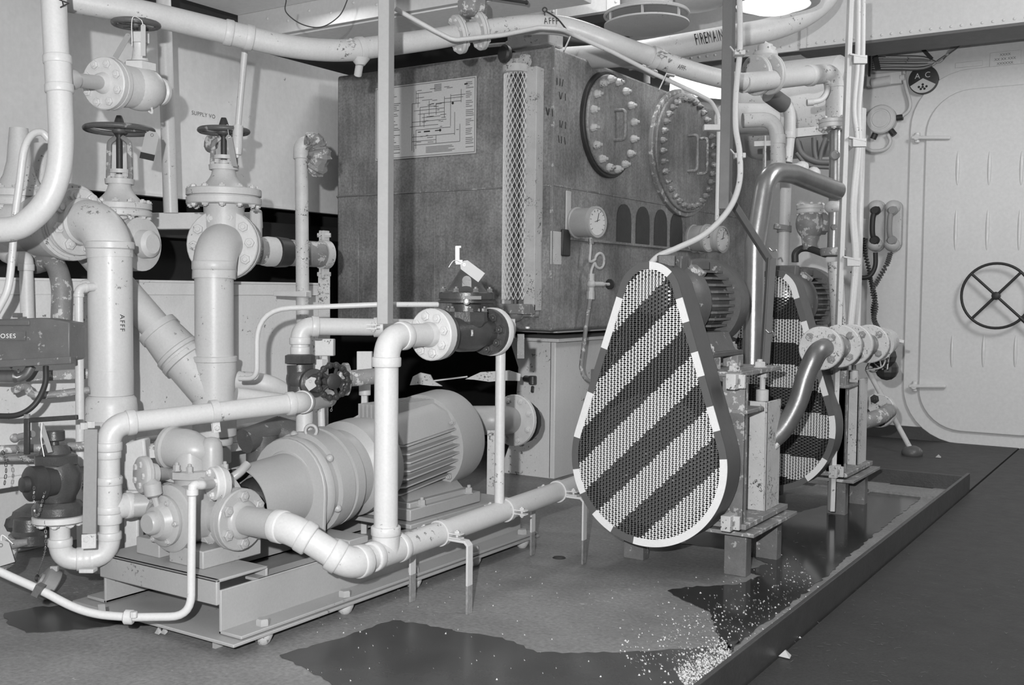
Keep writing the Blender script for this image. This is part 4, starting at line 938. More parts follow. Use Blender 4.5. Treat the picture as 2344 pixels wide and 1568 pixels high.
# thin conduit loop and horizontal tube
dt = 2.95
b = MB(); b.tube(fillet([D(548,867,dt+.05), D(588,866,dt+.02), D(588,708,dt), D(870,697,dt), D(1003,697,dt+.05)], [.06,.1,.0]), rpx(12,dt), 12)
tag(obj('air_tube', b, WHITE), 'thin white tube looping up and running right across the dark tank', 'tube')
# ================================================================== PUMP SKID
SX = -1.89; SL = -2.33; SY0, SY1 = 1.67, 2.98; XP = -2.11
PP = lambda px, py: PX(px, py, XP)
sk = thing('pump_skid', 'grey steel channel base with bolted flanges under the grey pump and motor', 'base', (XP, 2.3, 0))
zb0 = .028
b = MB(); b.bb((SL-.09, SY0-.03, zb0), (SX+.075, SY1, zb0+.008)); obj('base_plate', b, SKIDG, sk, bevel=.002)
zw = PX(505, 1352, SX).z
b = MB(); b.bb((SX-.008, SY0, zb0+.01), (SX, SY1, zw)); b.bb((SX-.008, SY0, zb0+.010), (SX+.068, SY1, zb0+.018)); b.bb((SX-.05, SY0+.12, zw-.008), (SX, SY1, zw)); obj('side_channel', b, SKIDG, sk, bevel=.002)
b = MB(); b.bb((SL, SY0, zb0+.01), (SL+.008, SY1, zw)); b.bb((SL-.07, SY0, zb0+.010), (SL+.008, SY1, zb0+.018)); b.bb((SL, SY0+.12, zw-.008), (SL+.05, SY1, zw)); obj('side_channel', b, SKIDG, sk, bevel=.002)
zp1 = PY(507, 1330, SY0-.005).z; zp0 = PY(503, 1388, SY0-.005).z; yp = PX(612, 1297, SX-.01).y
b = MB(); b.bb((SL-.005, SY0-.008, zp0), (SX-.006, SY0+.004, zp1)); b.bb((SL-.005, SY0-.008, zp1-.008), (SX-.006, yp, zp1)); b.bb((SL-.005, yp-.008, zp1-.03), (SX-.006, yp, zp1)); obj('front_platform', b, SKIDG, sk, bevel=.003)
b = MB(); b.bb((SL+.03, 2.15, zw), (SX-.03, 2.23, zw+.02)); obj('cross_member', b, SKIDG, sk, bevel=.003)
b = MB(); b.bb((SL+.03, 2.42, zw), (SX-.03, 2.95, zw+.014)); obj('motor_bed', b, SKIDG, sk, bevel=.003)
for y_ in (1.76, 2.05, 2.34, 2.64, 2.92):
    put('flange_bolt', 'head', SKIDG, sk, (SX+.045, y_, zb0+.018), ZA, .017, .016)
    put('flange_bolt', 'head', SKIDG, sk, (SL-.045, y_, zb0+.018), ZA, .017, .016)
    b = MB(); b.lathe((SX+.045, y_, .0), ZA, [(0,.012),(.006,.018),(.02,.024),(.028,.024)], 10); obj('mount_foot', b, WORNL, sk)
b = MB(); b.bb((SL-.05, SY0+.03, 0), (SL-.04, SY0+.2, zb0)); obj('weld_lug', b, SKIDG, sk)
b = MB(); b.bb((SX-.03, SY0-.0, 0), (SX-.02, SY0+.1, zb0)); obj('weld_lug', b, SKIDG, sk)
# ---- pump
pc = PP(458, 1172); py_, pz = pc.y, pc.z; dpu = dep(pc)
pu = thing('rotary_pump', 'pale grey pump with round bolted covers and a domed relief valve on top', 'pump', (XP, py_, zp1))
R_ = lambda w: w*dpu/F
b = MB(); b.lathe((XP, py_-.02, pz), YA, [(0, R_(80)), (.004, R_(86)), (.022, R_(86)), (.026, R_(78)), (.07, R_(74)), (.074, R_(84)), (.092, R_(84)), (.096, R_(70)), (.14, R_(45))], 40)
b.cyl((XP-.10, py_+.03, pz), (XP+.10, py_+.03, pz), R_(42), seg=30); obj('casing', b, PUMPG, pu)
f = obj('casing_cover', MB().lathe((XP, py_-.10, pz), YA, [(0, R_(70)), (.004, R_(75)), (.022, R_(75)), (.026, R_(66)), (.08, R_(66))], 36), PUMPG, pu)
bolts(f, (XP, py_-.02, pz), -YA, R_(80), 8, .007, .009, PUMPG)
fc2 = V(XP-.008, py_-.10, pz-.004)
b = MB(); b.lathe(fc2, -YA, [(0, R_(55)), (.003, R_(57)), (.012, R_(57)), (.015, R_(53)), (.018, R_(44)), (.034, R_(34)), (.036, R_(26)), (.052, R_(25)), (.057, R_(21))], 34); f = obj('bearing_cover', b, PUMPG, pu); bolts(f, fc2-YA*.013, -YA, R_(49), 6, .0075, .009, PUMPG)
b = MB(); g0 = fc2-YA*.025+ZA*R_(32); b.cyl(g0, g0+V(-.005,-.006,.03), .008, seg=8); b.lathe(g0+V(-.005,-.006,.026), V(-.12,-.1,1), [(0,.012),(.006,.021),(.034,.022),(.038,.016),(.046,.008)], 20); obj('grease_cup', b, PUMPG, pu)
# inlet stub to the riser tee, outlet flange
inl = V(RX.x, RX.y, pz+.012); b = MB(); t0 = V(XP-.15, py_+.0, pz+.01); b.cyl(inl+(t0-inl).normalized()*.05, t0+V(.04,0,0), R_(28), seg=26); obj('inlet_pipe', b, PUMPG, pu)
fi = flange(pu, V(XP-.115, py_, pz), -XA, R_(58), .02, 6, .009, PUMPG, two=False, back=False)
fo = V(XP+.125, py_+.0, pz)
fo = V(PY(545, 1187, py_).x, py_, pz); flange(pu, fo, XA, R_(69), .034, 6, .014, PUMPG, boltR=.76, off=.5)
b = MB(); b.cyl(V(XP+.05, py_, pz), fo, R_(40), seg=24); obj('outlet_neck', b, PUMPG, pu)
# pump saddle and pedestals
b = MB(); b.prism([(XP-.02, py_-.04, zp1+.05), (XP+.075, py_-.04, zp1+.05), (XP+.06, py_-.04, pz-.05), (XP, py_-.04, pz-.06)], (0,.1,0)); b.prism([(XP-.12, py_-.03, zp1+.05), (XP-.05, py_-.03, zp1+.05), (XP-.03, py_-.03, pz-.05), (XP-.07, py_-.03, pz-.04)], (0,.06,0)); obj('saddle', b, PUMPG, pu, bevel=.004)
b = MB(); b.bb((XP-.01, py_-.09, zp1), (XP+.115, py_+.1, zp1+.044)); obj('pedestal', b, SKIDG, pu, bevel=.003)
b = MB(); b.bb((XP-.15, py_-.08, zp1), (XP-.06, py_+.08, zp1+.044)); obj('pedestal', b, SKIDG, pu, bevel=.003)
# relief valve dome
q = lambda px, py, dd=0: D(px, py, dpu+.02+dd)
ax_ = (q(480, 1032)-q(385, 1020, .05)).normalized()
b = MB(); k = dpu/F; c_ = q(392, 1024, .03); b.lathe(c_, ax_, [(-44*k, 6*k), (-42*k, 14*k), (-30*k, 24*k), (-12*k, 28*k), (-10*k, 46*k), (-6*k, 50*k), (4*k, 51*k), (8*k, 46*k), (16*k, 46*k), (40*k, 47*k), (60*k, 44*k), (85*k, 34*k), (108*k, 14*k), (112*k, 1*k)], 36)
c2_ = q(484, 1078); b.lathe(c2_, ZA, [(0, 27*k), (50*k, 26*k), (66*k, 23*k), (76*k, 14*k), (79*k, 2*k)], 28); b.cyl(q(436,1085), q(436,1035), 40*k, 38*k, seg=28); obj('relief_dome', b, PUMPG, pu)
b = MB(); b.lathe(q(440, 1092), ZA, [(0, 50*k), (2*k, 56*k), (18*k, 56*k), (20*k, 50*k)], 8); b.cyl(q(445,1150), q(445,1085), 44*k, 46*k, seg=24); f = obj('dome_base', b, PUMPG, pu)
for (px, py) in ((405, 1072), (434, 1076), (515, 1070)): put('bolt', 'bolt', PUMPG, f, q(px, py+6, -.055), ZA, .009, .016)
# small side disc with bolts
a_ = V(-.28, -1, .05).normalized(); c_ = q(332, 1086, -.10)
b = MB(); b.lathe(c_, a_, [(-.03, R_(22)), (-.008, R_(28)), (-.006, R_(40)), (.0, R_(41)), (.002, R_(38)), (.003, R_(41)), (.012, R_(40)), (.015, R_(36))], 30); b.cyl(c_-a_*.02, q(390, 1085, .03), R_(15), seg=16); f = obj('side_cover', b, MOTG, pu); bolts(f, c_+a_*.014, a_, R_(24), 5, .0085, .006, MOTG, kind='head')
b = MB(); b.prism([q(368,1098), q(395,1075), q(405,1108)], FW*.03); obj('gusset', b, PUMPG, pu, bevel=.002)
b = MB(); b.lathe(q(352, 1034, .02), UP, [(-.015,.012),(.012,.014),(.018,.008)], 8); obj('top_plug', b, WHITE2, pu)
b = MB(); b.tube(smoothpath([q(530,1095,.05), q(550,1080,.06), q(566,1062,.08)]), .012, 10); obj('bracket_arm', b, PUMPG, pu)
# white gauge flange and long drain tube
c_ = q(490, 1107, -.13); a_ = V(-.3, -1, 0).normalized(); tdp = dep(c_)
wt = thing('drain_line', 'thin white tube from a small flange on the pump running down over the deck', 'tube', D(300, 1420, 2.5))
b = MB(); b.lathe(c_, a_, [(-.03, R_(32)), (-.012, R_(38)), (-.01, R_(36)), (.004, R_(37)), (.008, R_(34))], 28); f = obj('small_flange', b, WHITE, wt); bolts(f, c_+a_*.006, a_, R_(25), 4, .0095, .008, WHITE, off=.2)
dt_ = 2.40
wp = [c_+a_*.0, D(462, 1108, dt_), D(440, 1112, dt_), D(437, 1394, dt_), D(432, 1412, dt_), D(300, 1413, dt_), D(205, 1402, dt_+.02), D(150, 1382, dt_+.02), D(85, 1348, dt_+.02), D(-30, 1296, dt_+.02)]
b = MB(); b.tube(fillet([D(440,1108,dt_), D(437,1411,dt_), D(300,1413,dt_)], .05) + smoothpath([D(300,1413,dt_), D(225,1406,dt_), D(165,1388,dt_), D(95,1352,dt_), D(20,1318,dt_), D(-40,1290,dt_)], 6), rpx(19, dt_), 14); obj('tube', b, WHITE, wt)
b = MB(); b.tube(fillet([c_, D(462,1110,dt_+.02), D(441,1110,dt_), D(440,1135,dt_)], .01), rpx(22,dt_), 12); b.lathe(D(440,1135,dt_), UP, [(0,rpx(22,dt_)),(.002,rpx(28,dt_)),(.015,rpx(28,dt_))], 16); obj('elbow', b, WHITE, wt)
b = MB(); b.cyl(D(284,1412,dt_), D(306,1413,dt_), rpx(34,dt_), seg=12, ch=.003); b.cyl(D(306,1413,dt_-.02), D(306,1400,dt_-.02), .008, seg=8); obj('union', b, WHITE2, wt)
b = MB(); b.bar(D(234,1410,dt_+.02), D(232,1388,dt_+.12), .016, .01, RT); obj('support_clip', b, WHITE2, wt)
b = MB(); b.bar(D(82,1347,dt_-.01), D(96,1354,dt_-.01), .026, .026, FW); obj('dark_sleeve', b, DARKM, wt)
# ---- motor, coupling guard
mo = thing('electric_motor', 'grey electric motor with horizontal cooling fins, coupling guard and domed fan cowl', 'motor', (XP, 2.55, zw+.014))
def cy(px, py): p = PP(px, py); return p
ya = PP(552, 1155); yb_ = PP(668, 1122); rg = 86*dep(ya)/F
axm = lambda y: V(XP, y, ya.z + (y-ya.y)*((PP(1000,1003).z-ya.z)/(PP(1000,1003).y-ya.y)))
AXD = (axm(3)-axm(2)).normalized()
b = MB(); b.lathe(ya, AXD, [(0, rg*.97), (0, rg), (yb_.y-ya.y, rg), (yb_.y-ya.y+.001, rg*.97), (0.001, rg*.97)], 44, cap=False); obj('coupling_guard', b, PUMPG, mo, label='smooth open-ended coupling guard')
b = MB(); b.cyl(axm(ya.y-.05), axm(yb_.y), rg*.45, seg=24); b.ball(axm(ya.y+.06), rg*.62, 20, 12); obj('coupling', b, IRON, mo)
y0 = yb_.y; rF = 116*3.05/F
b = MB(); b.lathe(axm(y0-.012), AXD, [(0, rg*1.04), (.008, rg*1.1), (.012, rF*.93), (.02, rF*.97), (.035, rF*.97), (.036, rF*.93), (.06, rF*.9), (.062, rF), (.115, rF), (.118, rF*.94), (.125, rF*.94), (.127, rF), (.16, rF*.99), (.165, rF*.86), (.22, rF*.84), (.24, rF*.98), (.30, rF*.98)], 48); fr = obj('adapter_flange', b, MOTG, mo)
for k in range(6):
    t = .4+k*PI/3; _, u, v = basis(AXD); put('cap_screw', 'rivet', MOTG, fr, axm(y0+.04)+(u*math.cos(t)+v*math.sin(t))*rF*.97, (u*math.cos(t)+v*math.sin(t)), .012, .012)
# arch plate with foot
b = MB(); pts = []; rr_ = rF*.96
cA = axm(y0-.018)
for k in range(17): t = -PI*.02+PI*1.04*k/16; pts.append(cA+V(math.cos(t)*rr_, 0, math.sin(t)*rr_))
pts += [V(cA.x-rr_*.9, cA.y, zw+.02), V(cA.x+rr_*.95, cA.y, zw+.02)]
ptsI = pts[::-1]; b.prism(ptsI, (0, .012, 0)); obj('bracket_plate', b, MOTG, mo, bevel=.003)
b = MB(); b.bb((cA.x-rr_, cA.y-.03, zw+.006), (cA.x+rr_*1.02, cA.y+.05, zw+.022)); obj('bracket_foot', b, SKIDG, mo, bevel=.003)
b = MB(); ec = axm(y0+.03)+ZA*(rF+.024); ec.x = PX(712, 985, XP).x; b.torus(D(712, 986, dep(ec)), FW, 13*dep(ec)/F, 4.0*dep(ec)/F, 24, 10); b.cyl(D(712,1000,dep(ec)), D(712,1014,dep(ec)), .006, seg=10); obj('lifting_eye', b, MOTG, mo)
ym0, ym1 = y0+.28, PP(985, 1000).y
rM = 100*3.4/F
b = MB(); b.lathe(axm(ym0), AXD, [(0, rM*.9), (.01, rM*.97), (.05, rM*.97), (.052, rM*.86), (ym1-ym0, rM*.86)], 44); obj('stator_frame', b, MOTG, mo)
ca = axm((ym0+ym1)/2)
for k in range(-2, 5):
    zo = .004-k*.0255; hx = math.sqrt(max(.0004, (rM*1.04)**2-zo**2)); L = ym1-ym0-.10
    for sgn in (1, -1):
        b = MB(); c0_ = axm(ym0+.04)+ZA*zo; c1_ = axm(ym1)+ZA*zo; n_ = XA*sgn
        b.prism([c0_+n_*.05, c0_+n_*(hx-.03), c0_+YA*.03+n_*hx, c1_+n_*hx, c1_+n_*.05], ZA*.005); obj('cooling_fin', b, MOTG, mo, bevel=.0012)
b = MB(); zt_ = .07
for sgn in (1,-1):
    b.prism([axm(ym0+.055)+V(sgn*rM*.35,0,rM*.98), axm(ym0+.055)+V(sgn*rM*.72,0,rM*.80), axm(ym0+.055)+V(sgn*rM*.93,0,rM*.42), axm(ym0+.055)+V(sgn*rM*.6,0,rM*.4)][::sgn], (axm(ym1)-axm(ym0+.055)))
obj('side_panel', b, MOTG, mo, bevel=.003)
b = MB(); L_ = ym1-ym0-.06
for k in range(7): b.bb((XP-.05+k*.0165-.003, ym0+.06, axm(ym0).z+rM*.86), (XP-.05+k*.0165+.003, ym1, axm(ym1).z+rM*1.02))
obj('top_fins', b, MOTG, mo)['kind'] = 'stuff'
rh = 108*3.55/F
b = MB(); b.lathe(axm(ym1-.035), AXD, [(0, rh*.985), (0, rh), (.11, rh), (.13, rh*.97), (.145, rh*.85), (.15, rh*.5), (.15, rh*.1)], 52); b.lathe(axm(ym1-.034), AXD, [(0,rh*.8),(0.001,rh*.98)], 52, cap=False); obj('fan_cowl', b, MOTG, mo)
for t in (.55, -.7):
    put('cowl_screw', 'bolt', MOTG, mo, axm(ym1-.05)+V(math.cos(t), 0, math.sin(t))*rh*.95, -YA, .007, .012)
b = MB(); cf = axm((ym0+ym1)/2+.03)
for sgn in (1,-1): b.prism([V(XP+sgn*.04, ym0+.08, cf.z-rM*.75), V(XP+sgn*rM*.7, ym0+.08, cf.z-rM*.78), V(XP+sgn*rM*1.0, ym0+.08, zw+.05), V(XP+sgn*.04, ym0+.08, zw+.05)][::sgn], (0, ym1-ym0-.06, 0))
obj('motor_foot', b, MOTG, mo, bevel=.004)
b = MB(); b.bb((XP-rM*1.15, ym0+.05, zw+.015), (XP+rM*1.15, ym1+.06, zw+.05)); b.bb((XP-rM*1.02, ym0+.07, zw+.04), (XP+rM*1.02, ym1+.03, zw+.065)); obj('foot_plate', b, MOTG, mo, bevel=.003)
put('foot_bolt', 'bolt', MOTG, mo, V(XP+rM*1.07, ym1+.01, zw+.05), ZA, .012, .02)
put('foot_bolt', 'bolt', MOTG, mo, V(XP+rM*1.07, ym0+.12, zw+.05), ZA, .012, .02)
# ================================================================== FRONT WHITE PIPING (plane X = -1.67)
XF = -1.67; PV = lambda px, py: PX(px, py, XF)
zl_ = PV(960, 1238).z; rL = .0315
ptee = PV(883, 1252)
o1 = V(fo.x+.02, py_, pz)
kx = PY(668, 1207, py_).x
low = thing('discharge_line', 'long low white pipe from the pump outlet through two bends to behind the striped guard', 'pipe', (XF, 2.4, zl_-.04))
b = MB(); b.lathe(V(fo.x+.017, py_, pz), XA, [(0,R_(44)),(.006,R_(42)),(.012,R_(34))], 26); b.cyl(V(fo.x+.017,py_,pz), V(kx-.045, py_, pz), R_(32), seg=28); obj('outlet_stub', b, PUMPG, low)
P1 = V(kx, py_, pz); P2 = V(XF, py_+.075, zl_-.005)
def elb(pts, r, bend, nm='elbow'):
    f = fillet(pts, bend, 9); f = f[1:-1] if len(f) > 3 else f; b = MB(); b.tube(f, r*1.1, 28)
    a1 = (f[1]-f[0]).normalized(); a2 = (f[-1]-f[-2]).normalized(); collar(b, f[0], a1, r*1.08, .03, 1.1); collar(b, f[-1], a2, r*1.08, .03, 1.1); return b
dir12 = (P2-P1).normalized()
obj('elbow', elb([P1-XA*.08, P1, P1+dir12*.08], .034, .1), WHITE, low)
b = MB(); b.cyl(P1+dir12*.03, P2-dir12*.03, .033, seg=28); obj('pipe_section', b, WHITE, low)
obj('elbow', elb([P2-dir12*.08, P2, P2+YA*.08], .034, .1), WHITE, low)
L0, L1 = V(XF, P2.y+.03, zl_-.005), V(XF-.0, 3.06, PV(1320, 1108).z)
lp_ = lambda y: L0.lerp(L1, (y-L0.y)/(L1.y-L0.y))
ld = (L1-L0).normalized()
b = MB(); b.cyl(L0, lp_(ptee.y-.03), rL, seg=28); obj('pipe_section', b, WHITE, low)
ty = ptee.y; b = MB(); b.cyl(lp_(ty-.05), lp_(ty+.06), rL*1.1, seg=28); collar(b, lp_(ty-.045), ld, rL*1.08, .022, 1.1); collar(b, lp_(ty+.055), ld, rL*1.08, .022, 1.1); b.cyl(lp_(ty), lp_(ty)+ZA*.06, rL*1.1, seg=28); collar(b, lp_(ty)+ZA*.055, ZA, rL*1.08, .024, 1.1); obj('tee', b, WHITE, low)
lettering('cast_letters', 'IIHII', .013, lp_(ty+.02)+V(.0,-.0,-.0)+((EYE-lp_(ty+.02)).normalized())*rL*1.12-UP*.006, (RT*.95+UP*.3), (UP*.95-RT*.3), WHITE, low)
b = MB(); b.cyl(lp_(ty+.05), lp_(PV(1015,1215).y), rL, seg=28); obj('pipe_section', b, WHITE, low)
b = MB(); b.cyl(lp_(PV(1015,1215).y), L1, rL*.97, seg=28); obj('pipe_section', b, WHITE, low)
# clamps with floor legs
for (px, py, lx, rxp, lg, lb) in ((1008, 1222, 1055, 1, True, 'first'), (1158, 1175, 0, 0, False, ''), (1278, 1130, 1316, 1, True, 'second')):
    y_ = PV(px, py).y; cc_ = lp_(y_)
    cl = clamp(low, cc_, ld, rL, WHITE, [XA, -XA], w=.018, ear_len=.04, bolt_m=WHITE)
def leg(px, py, y_, lab, ins):
    foot = PZ(px, py, 0); s = 1 if foot.x > XF else -1; fx = XF + s*.098
    y_ = y_; r = thing('pipe_leg', lab, 'bracket', (fx, y_, 0), 'floor legs under the low white pipe')
    b = MB(); zt2 = lp_(y_).z-.008
    b.prism([(XF+s*.034, y_-.011, zt2), (fx-s*.012, y_-.011, zt2), (fx, y_-.011, zt2-.012), (fx, y_-.011, .075), (fx-s*.006, y_-.011, .075), (fx-s*.006, y_-.011, zt2-.014), (fx-s*.014, y_-.011, zt2-.007), (XF+s*.034, y_-.011, zt2-.007)][::s], (0, .024, 0)); obj('strap', b, WHITE, r, bevel=.001)
    b = MB(); b.bb((min(fx, fx-s*.006), y_-.011, 0), (max(fx, fx-s*.006), y_+.013, .075)); obj('strap_foot', b, FLOORM, r, bevel=.001, label='foot painted deck grey')
leg(1055, 1405, PV(1008,1222).y, 'front-right flat leg of the low white pipe standing nearest the camera', 0)
leg(942, 1385, PV(1008,1222).y+.0, 'chipped flat leg between the pump base and the low white pipe', 0)
leg(1316, 1283, PV(1278,1130).y, 'flat leg of the low white pipe just left of the striped guard', 0)
leg(1215, 1265, PV(1278,1130).y, 'chipped flat leg of the low white pipe furthest behind it', 0)
# standpipe to the control valve
cz = PV(940, 768).z; rS = .0300
Pv_ = V(XF, ty, 0)
flf = PV(992, 766)
stp = pipe_run('valve_standpipe', 'white standpipe rising from the low pipe and turning into the dark control valve', 'pipe', [lp_(ty)+ZA*.06, V(XF, ty, cz), V(XF, flf.y-.02, cz)], rS, WHITE, bend=rS*2.0)
# ---- control valve (dark diaphragm valve)
cv = thing('control_valve', 'dark diaphragm control valve with a conical top between two white flanges', 'valve', (XF, flf.y+.1, cz-.08))
Rf = 60*dep(flf)/F
wf = flange(stp, V(XF, flf.y, cz), -YA, Rf, .03, 8, .0125, WHITE, boltR=.72, two=False, back=False, off=.3, hub=rS)
yr = PV(1118, 757).y; cvc = V(XF, (flf.y+yr)/2+.01, cz)
b = MB(); b.lathe(V(XF, flf.y+.016, cz), YA, [(0, Rf*.97), (.012, Rf*.97), (.016, Rf*.6), (.05, Rf*.56), (.10, Rf*.74), (.16, Rf*.76), (yr-flf.y-.06, Rf*.62), (yr-flf.y-.03, Rf*.6), (yr-flf.y-.026, Rf*.96), (yr-flf.y-.01, Rf*.96)], 36); obj('valve_body', b, BRONZE, cv)
bolts(cv, V(XF, yr-.012, cz), -YA, Rf*.72, 8, .012, .012, BRONZE, off=.2, name='flange_bolt')
b = MB(); b.lathe(V(XF, yr+.008, cz), YA, [(0, Rf*.98), (.002, Rf*1.0), (.02, Rf*1.0), (.022, Rf*.6), (.04, Rf*.45)], 32); obj('outlet_flange', b, WHITE, cv)
zc0 = lambda py: cvc.z+(760-py)*dep(cvc)/F
kz = dep(cvc)/F; cx0 = V(D(1068, 700, dep(cvc)).x, D(1068, 700, dep(cvc)).y, 0); cxy = lambda py: V(cx0.x, cx0.y, zc0(py))
b = MB(); b.lathe(cxy(745), ZA, [(0, 42*kz), (12*kz, 50*kz), (13*kz, 50*kz), (34*kz, 48*kz), (35*kz, 40*kz)], 8); b.lathe(cxy(712), ZA, [(0,36*kz),(26*kz,34*kz)], 20); obj('bonnet_base', b, BRONZE, cv)
for t in range(6): put('cap_bolt', 'bolt', STEEL, cv, cxy(711)+V(math.cos(t*PI/3+.3), math.sin(t*PI/3+.3), 0)*43*kz, ZA, .008, .011)
b = MB(); b.lathe(cxy(692), ZA, [(0, 62*kz), (2*kz, 66*kz), (6*kz, 66*kz), (7*kz, 60*kz), (9*kz, 60*kz), (10*kz, 64*kz), (24*kz, 63*kz), (27*kz, 56*kz)], 36); obj('diaphragm_flange', b, BRONZE, cv)
for t in range(8): put('cover_bolt', 'bolt', STEEL, cv, cxy(667)+V(math.cos(t*PI/4+.2), math.sin(t*PI/4+.2), 0)*57*kz, ZA, .008, .011)
b = MB(); b.lathe(cxy(668), ZA, [(0, 52*kz), (6*kz, 44*kz), (22*kz, 34*kz), (50*kz, 17*kz), (56*kz, 13*kz), (60*kz, 6*kz)], 32); obj('cone_cover', b, BRONZE, cv)
b = MB(); fdv = (EYE-cxy(700)); fdv.z = 0; fdv.normalize(); b.box(cxy(650)+fdv*36*kz, (22*kz, 4*kz, 22*kz), (RT, fdv, ZA)); b.cyl(cxy(640)+fdv*34*kz, cxy(640)+fdv*38*kz, 11*kz, seg=16); obj('lifting_lug', b, DARKM, cv, bevel=.001)
b = MB(); b.box(cxy(679)+fdv*63*kz+RT*14*kz, (38*kz, 3*kz, 8*kz), (RT, fdv, ZA)); obj('name_strip', b, BEAMD, cv, bevel=.0005)
b = MB(); b.lathe(cxy(688)+fdv*64*kz, fdv, [(0,8*kz),(3*kz,7*kz),(4*kz,4*kz)], 14); obj('plug', b, STEEL, cv)
b = MB(); b.box(V(XF, cvc.y, cz)+ (EYE-cvc).normalized()*Rf*.77, (.05,.003,.018), (RT, FW, UP)); obj('maker_plate', b, DARKM, cv, bevel=.001)
b = MB(); p = D(1047, 582, dep(cvc)); b.cyl(p-UP*.024, p+UP*.022, .0065, seg=10); b.bar(p+UP*.02-RT*.004, p+UP*.02+RT*.01, .008, .005, FW); b.bar(p-UP*.022-RT*.004, p-UP*.022+RT*.014, .01, .012, FW); obj('position_pin', b, WHITEV, cv, label='bright white indicator pin')
tagcard('white paper tag hanging from the pin on top of the dark control valve', D(1080, 619, dep(cvc)-.05), (RT*.6+UP*.8), (-RT*.8+UP*.6), .03, .066, CARD, string=[D(1050,598,dep(cvc)-.03), D(1038,597,dep(cvc)), D(1027,612,dep(cvc))])
# thin white drop below the valve to the low pipe
b = MB(); b.cyl(PX(1146, 800, XF), V(PX(1146,800,XF).x, PX(1146,800,XF).y, lp_(PX(1146,800,XF).y).z+.02), rpx(23, 3.03), seg=18)
tag(obj('slim_pipe', b, WHITE), 'slim white vertical pipe joining the low pipe below the control valve', 'pipe')
# upper cross pipe with elbow down to the dark globe valve
du = 3.05
up = pipe_run('cross_pipe', 'white pipe crossing behind the hanging post with an elbow down to the dark globe valve', 'pipe',
    [D(687, 812, du), D(687, 747, du), D(1175, 752, du+.22)], rpx(40, du), WHITE, bend=.05, collars=[(D(687, 803, du), ZA, .025, 1.12)])
clamp(up, D(1168, 752, du+.21), RT, rpx(42, du), WHITE, [RT*.0+(RT)*1.0], w=.03, ear_len=.045)
clamp(up, D(868, 749, du+.08), RT, rpx(41, du), WHITE, [(-FW-RT*.3)], w=.03, ear_len=.03)
b = MB(); b.bar(D(1192, 765, 3.25), D(1192, 820, 3.27), .022, .006, RT); obj('clamp_leg', b, WORN, up)
gd = thing('globe_valve', 'dark weathered globe valve with a scalloped handwheel facing the camera', 'valve', D(690, 905, 3.02))
g_ = lambda px, py, dd=0: D(px, py, 3.02+dd); kk = 3.02/F
b = MB(); b.lathe(g_(687, 834), UP, [(0,28*kk),(2*kk,34*kk),(20*kk,34*kk),(23*kk,27*kk)], 8); obj('union_nut', b, BRONZE, gd)
b = MB(); b.cyl(g_(687,835), g_(690,905), 30*kk, 31*kk, seg=24); b.ball(g_(690,868), 35*kk, 22, 12); b.lathe(g_(692,905), UP, [(-18*kk,34*kk),(-4*kk,34*kk),(0,30*kk)], 8); obj('body', b, BRONZE, gd)
va = (RT*.62-FW*.78-UP*.05).normalized()
b = MB(); b.lathe(g_(705,875,-.01), va, [(0,26*kk),(12*kk,28*kk),(20*kk,33*kk),(30*kk,33*kk),(34*kk,22*kk),(56*kk,18*kk)], 24); obj('bonnet', b, BRONZE, gd)
b = MB(); b.cyl(g_(715,875,-.02), g_(758,873,-.10), .009, seg=10); obj('stem', b, BRONZE, gd)
handwheel(gd, g_(762, 873, -.11), va, 43*2.9/F, .0065, 5, IRON, hubr=.022, lumpy=True)
b = MB(); b.lathe(g_(783,868,.03), RT*.9+FW*.4, [(-.015,.02),(0,.03),(.004,.048),(.016,.048),(.02,.03)], 28); b.cyl(g_(785,868,.04), g_(890,858,.1), 19*kk, seg=20); obj('side_union', b, WORN, gd)
tagcard('white paper tag wedged beside the scalloped handwheel', g_(713, 877, -.08), (RT*.82+UP*.55), (UP*.82-RT*.55), .036, .03, CARD)
b = MB(); b.cyl(g_(697, 920), g_(697, 1003), 20*kk*.98, seg=22); b.lathe(g_(697,1003), UP, [(-.02,.034),(.0,.033),(.008,.026)], 24)
tag(obj('valve_tailpipe', b, WHITE2), 'short white pipe below the dark globe valve', 'pipe')
chain('wheel_chain', 'short bright chain hanging from the scalloped handwheel', [D(757, 915, 2.93), D(760, 928, 2.93), D(757, 945, 2.95)], .0055, CHAINM)
b = MB(); b.cyl(D(733, 855, 3.12), D(736, 978, 3.12), rpx(17, 3.12), seg=14); b.lathe(D(733,838,3.12), -UP, [(-.02,.02),(.03,.021)], 6); tag(obj('slim_standpipe', b, WHITE2), 'slim white standpipe behind the scalloped handwheel', 'pipe')
b = MB(); b.box(D(744, 795, 3.35), (.06, .04, .055), (RT, FW, UP)); b.bar(D(744,800,3.35), V(D(744,800,3.35).x, D(744,800,3.35).y, 0), .02, .02, FW); tag(obj('junction_block', b, WHITE2, bevel=.003), 'small pale block above the scalloped handwheel', 'block')
b = MB(); b.box(D(835, 835, 3.5), (.05,.03,.09), (RT,FW,UP)); b.bar(D(835,850,3.5), V(D(835,850,3.5).x, D(835,850,3.5).y, 0), .03, .02, FW); b.cyl(D(835,905,3.5), D(835,850,3.5), .02, seg=10); tag(obj('pale_bracket', b, WHITE2, bevel=.002), 'pale bracket half hidden behind the standpipe', 'bracket')
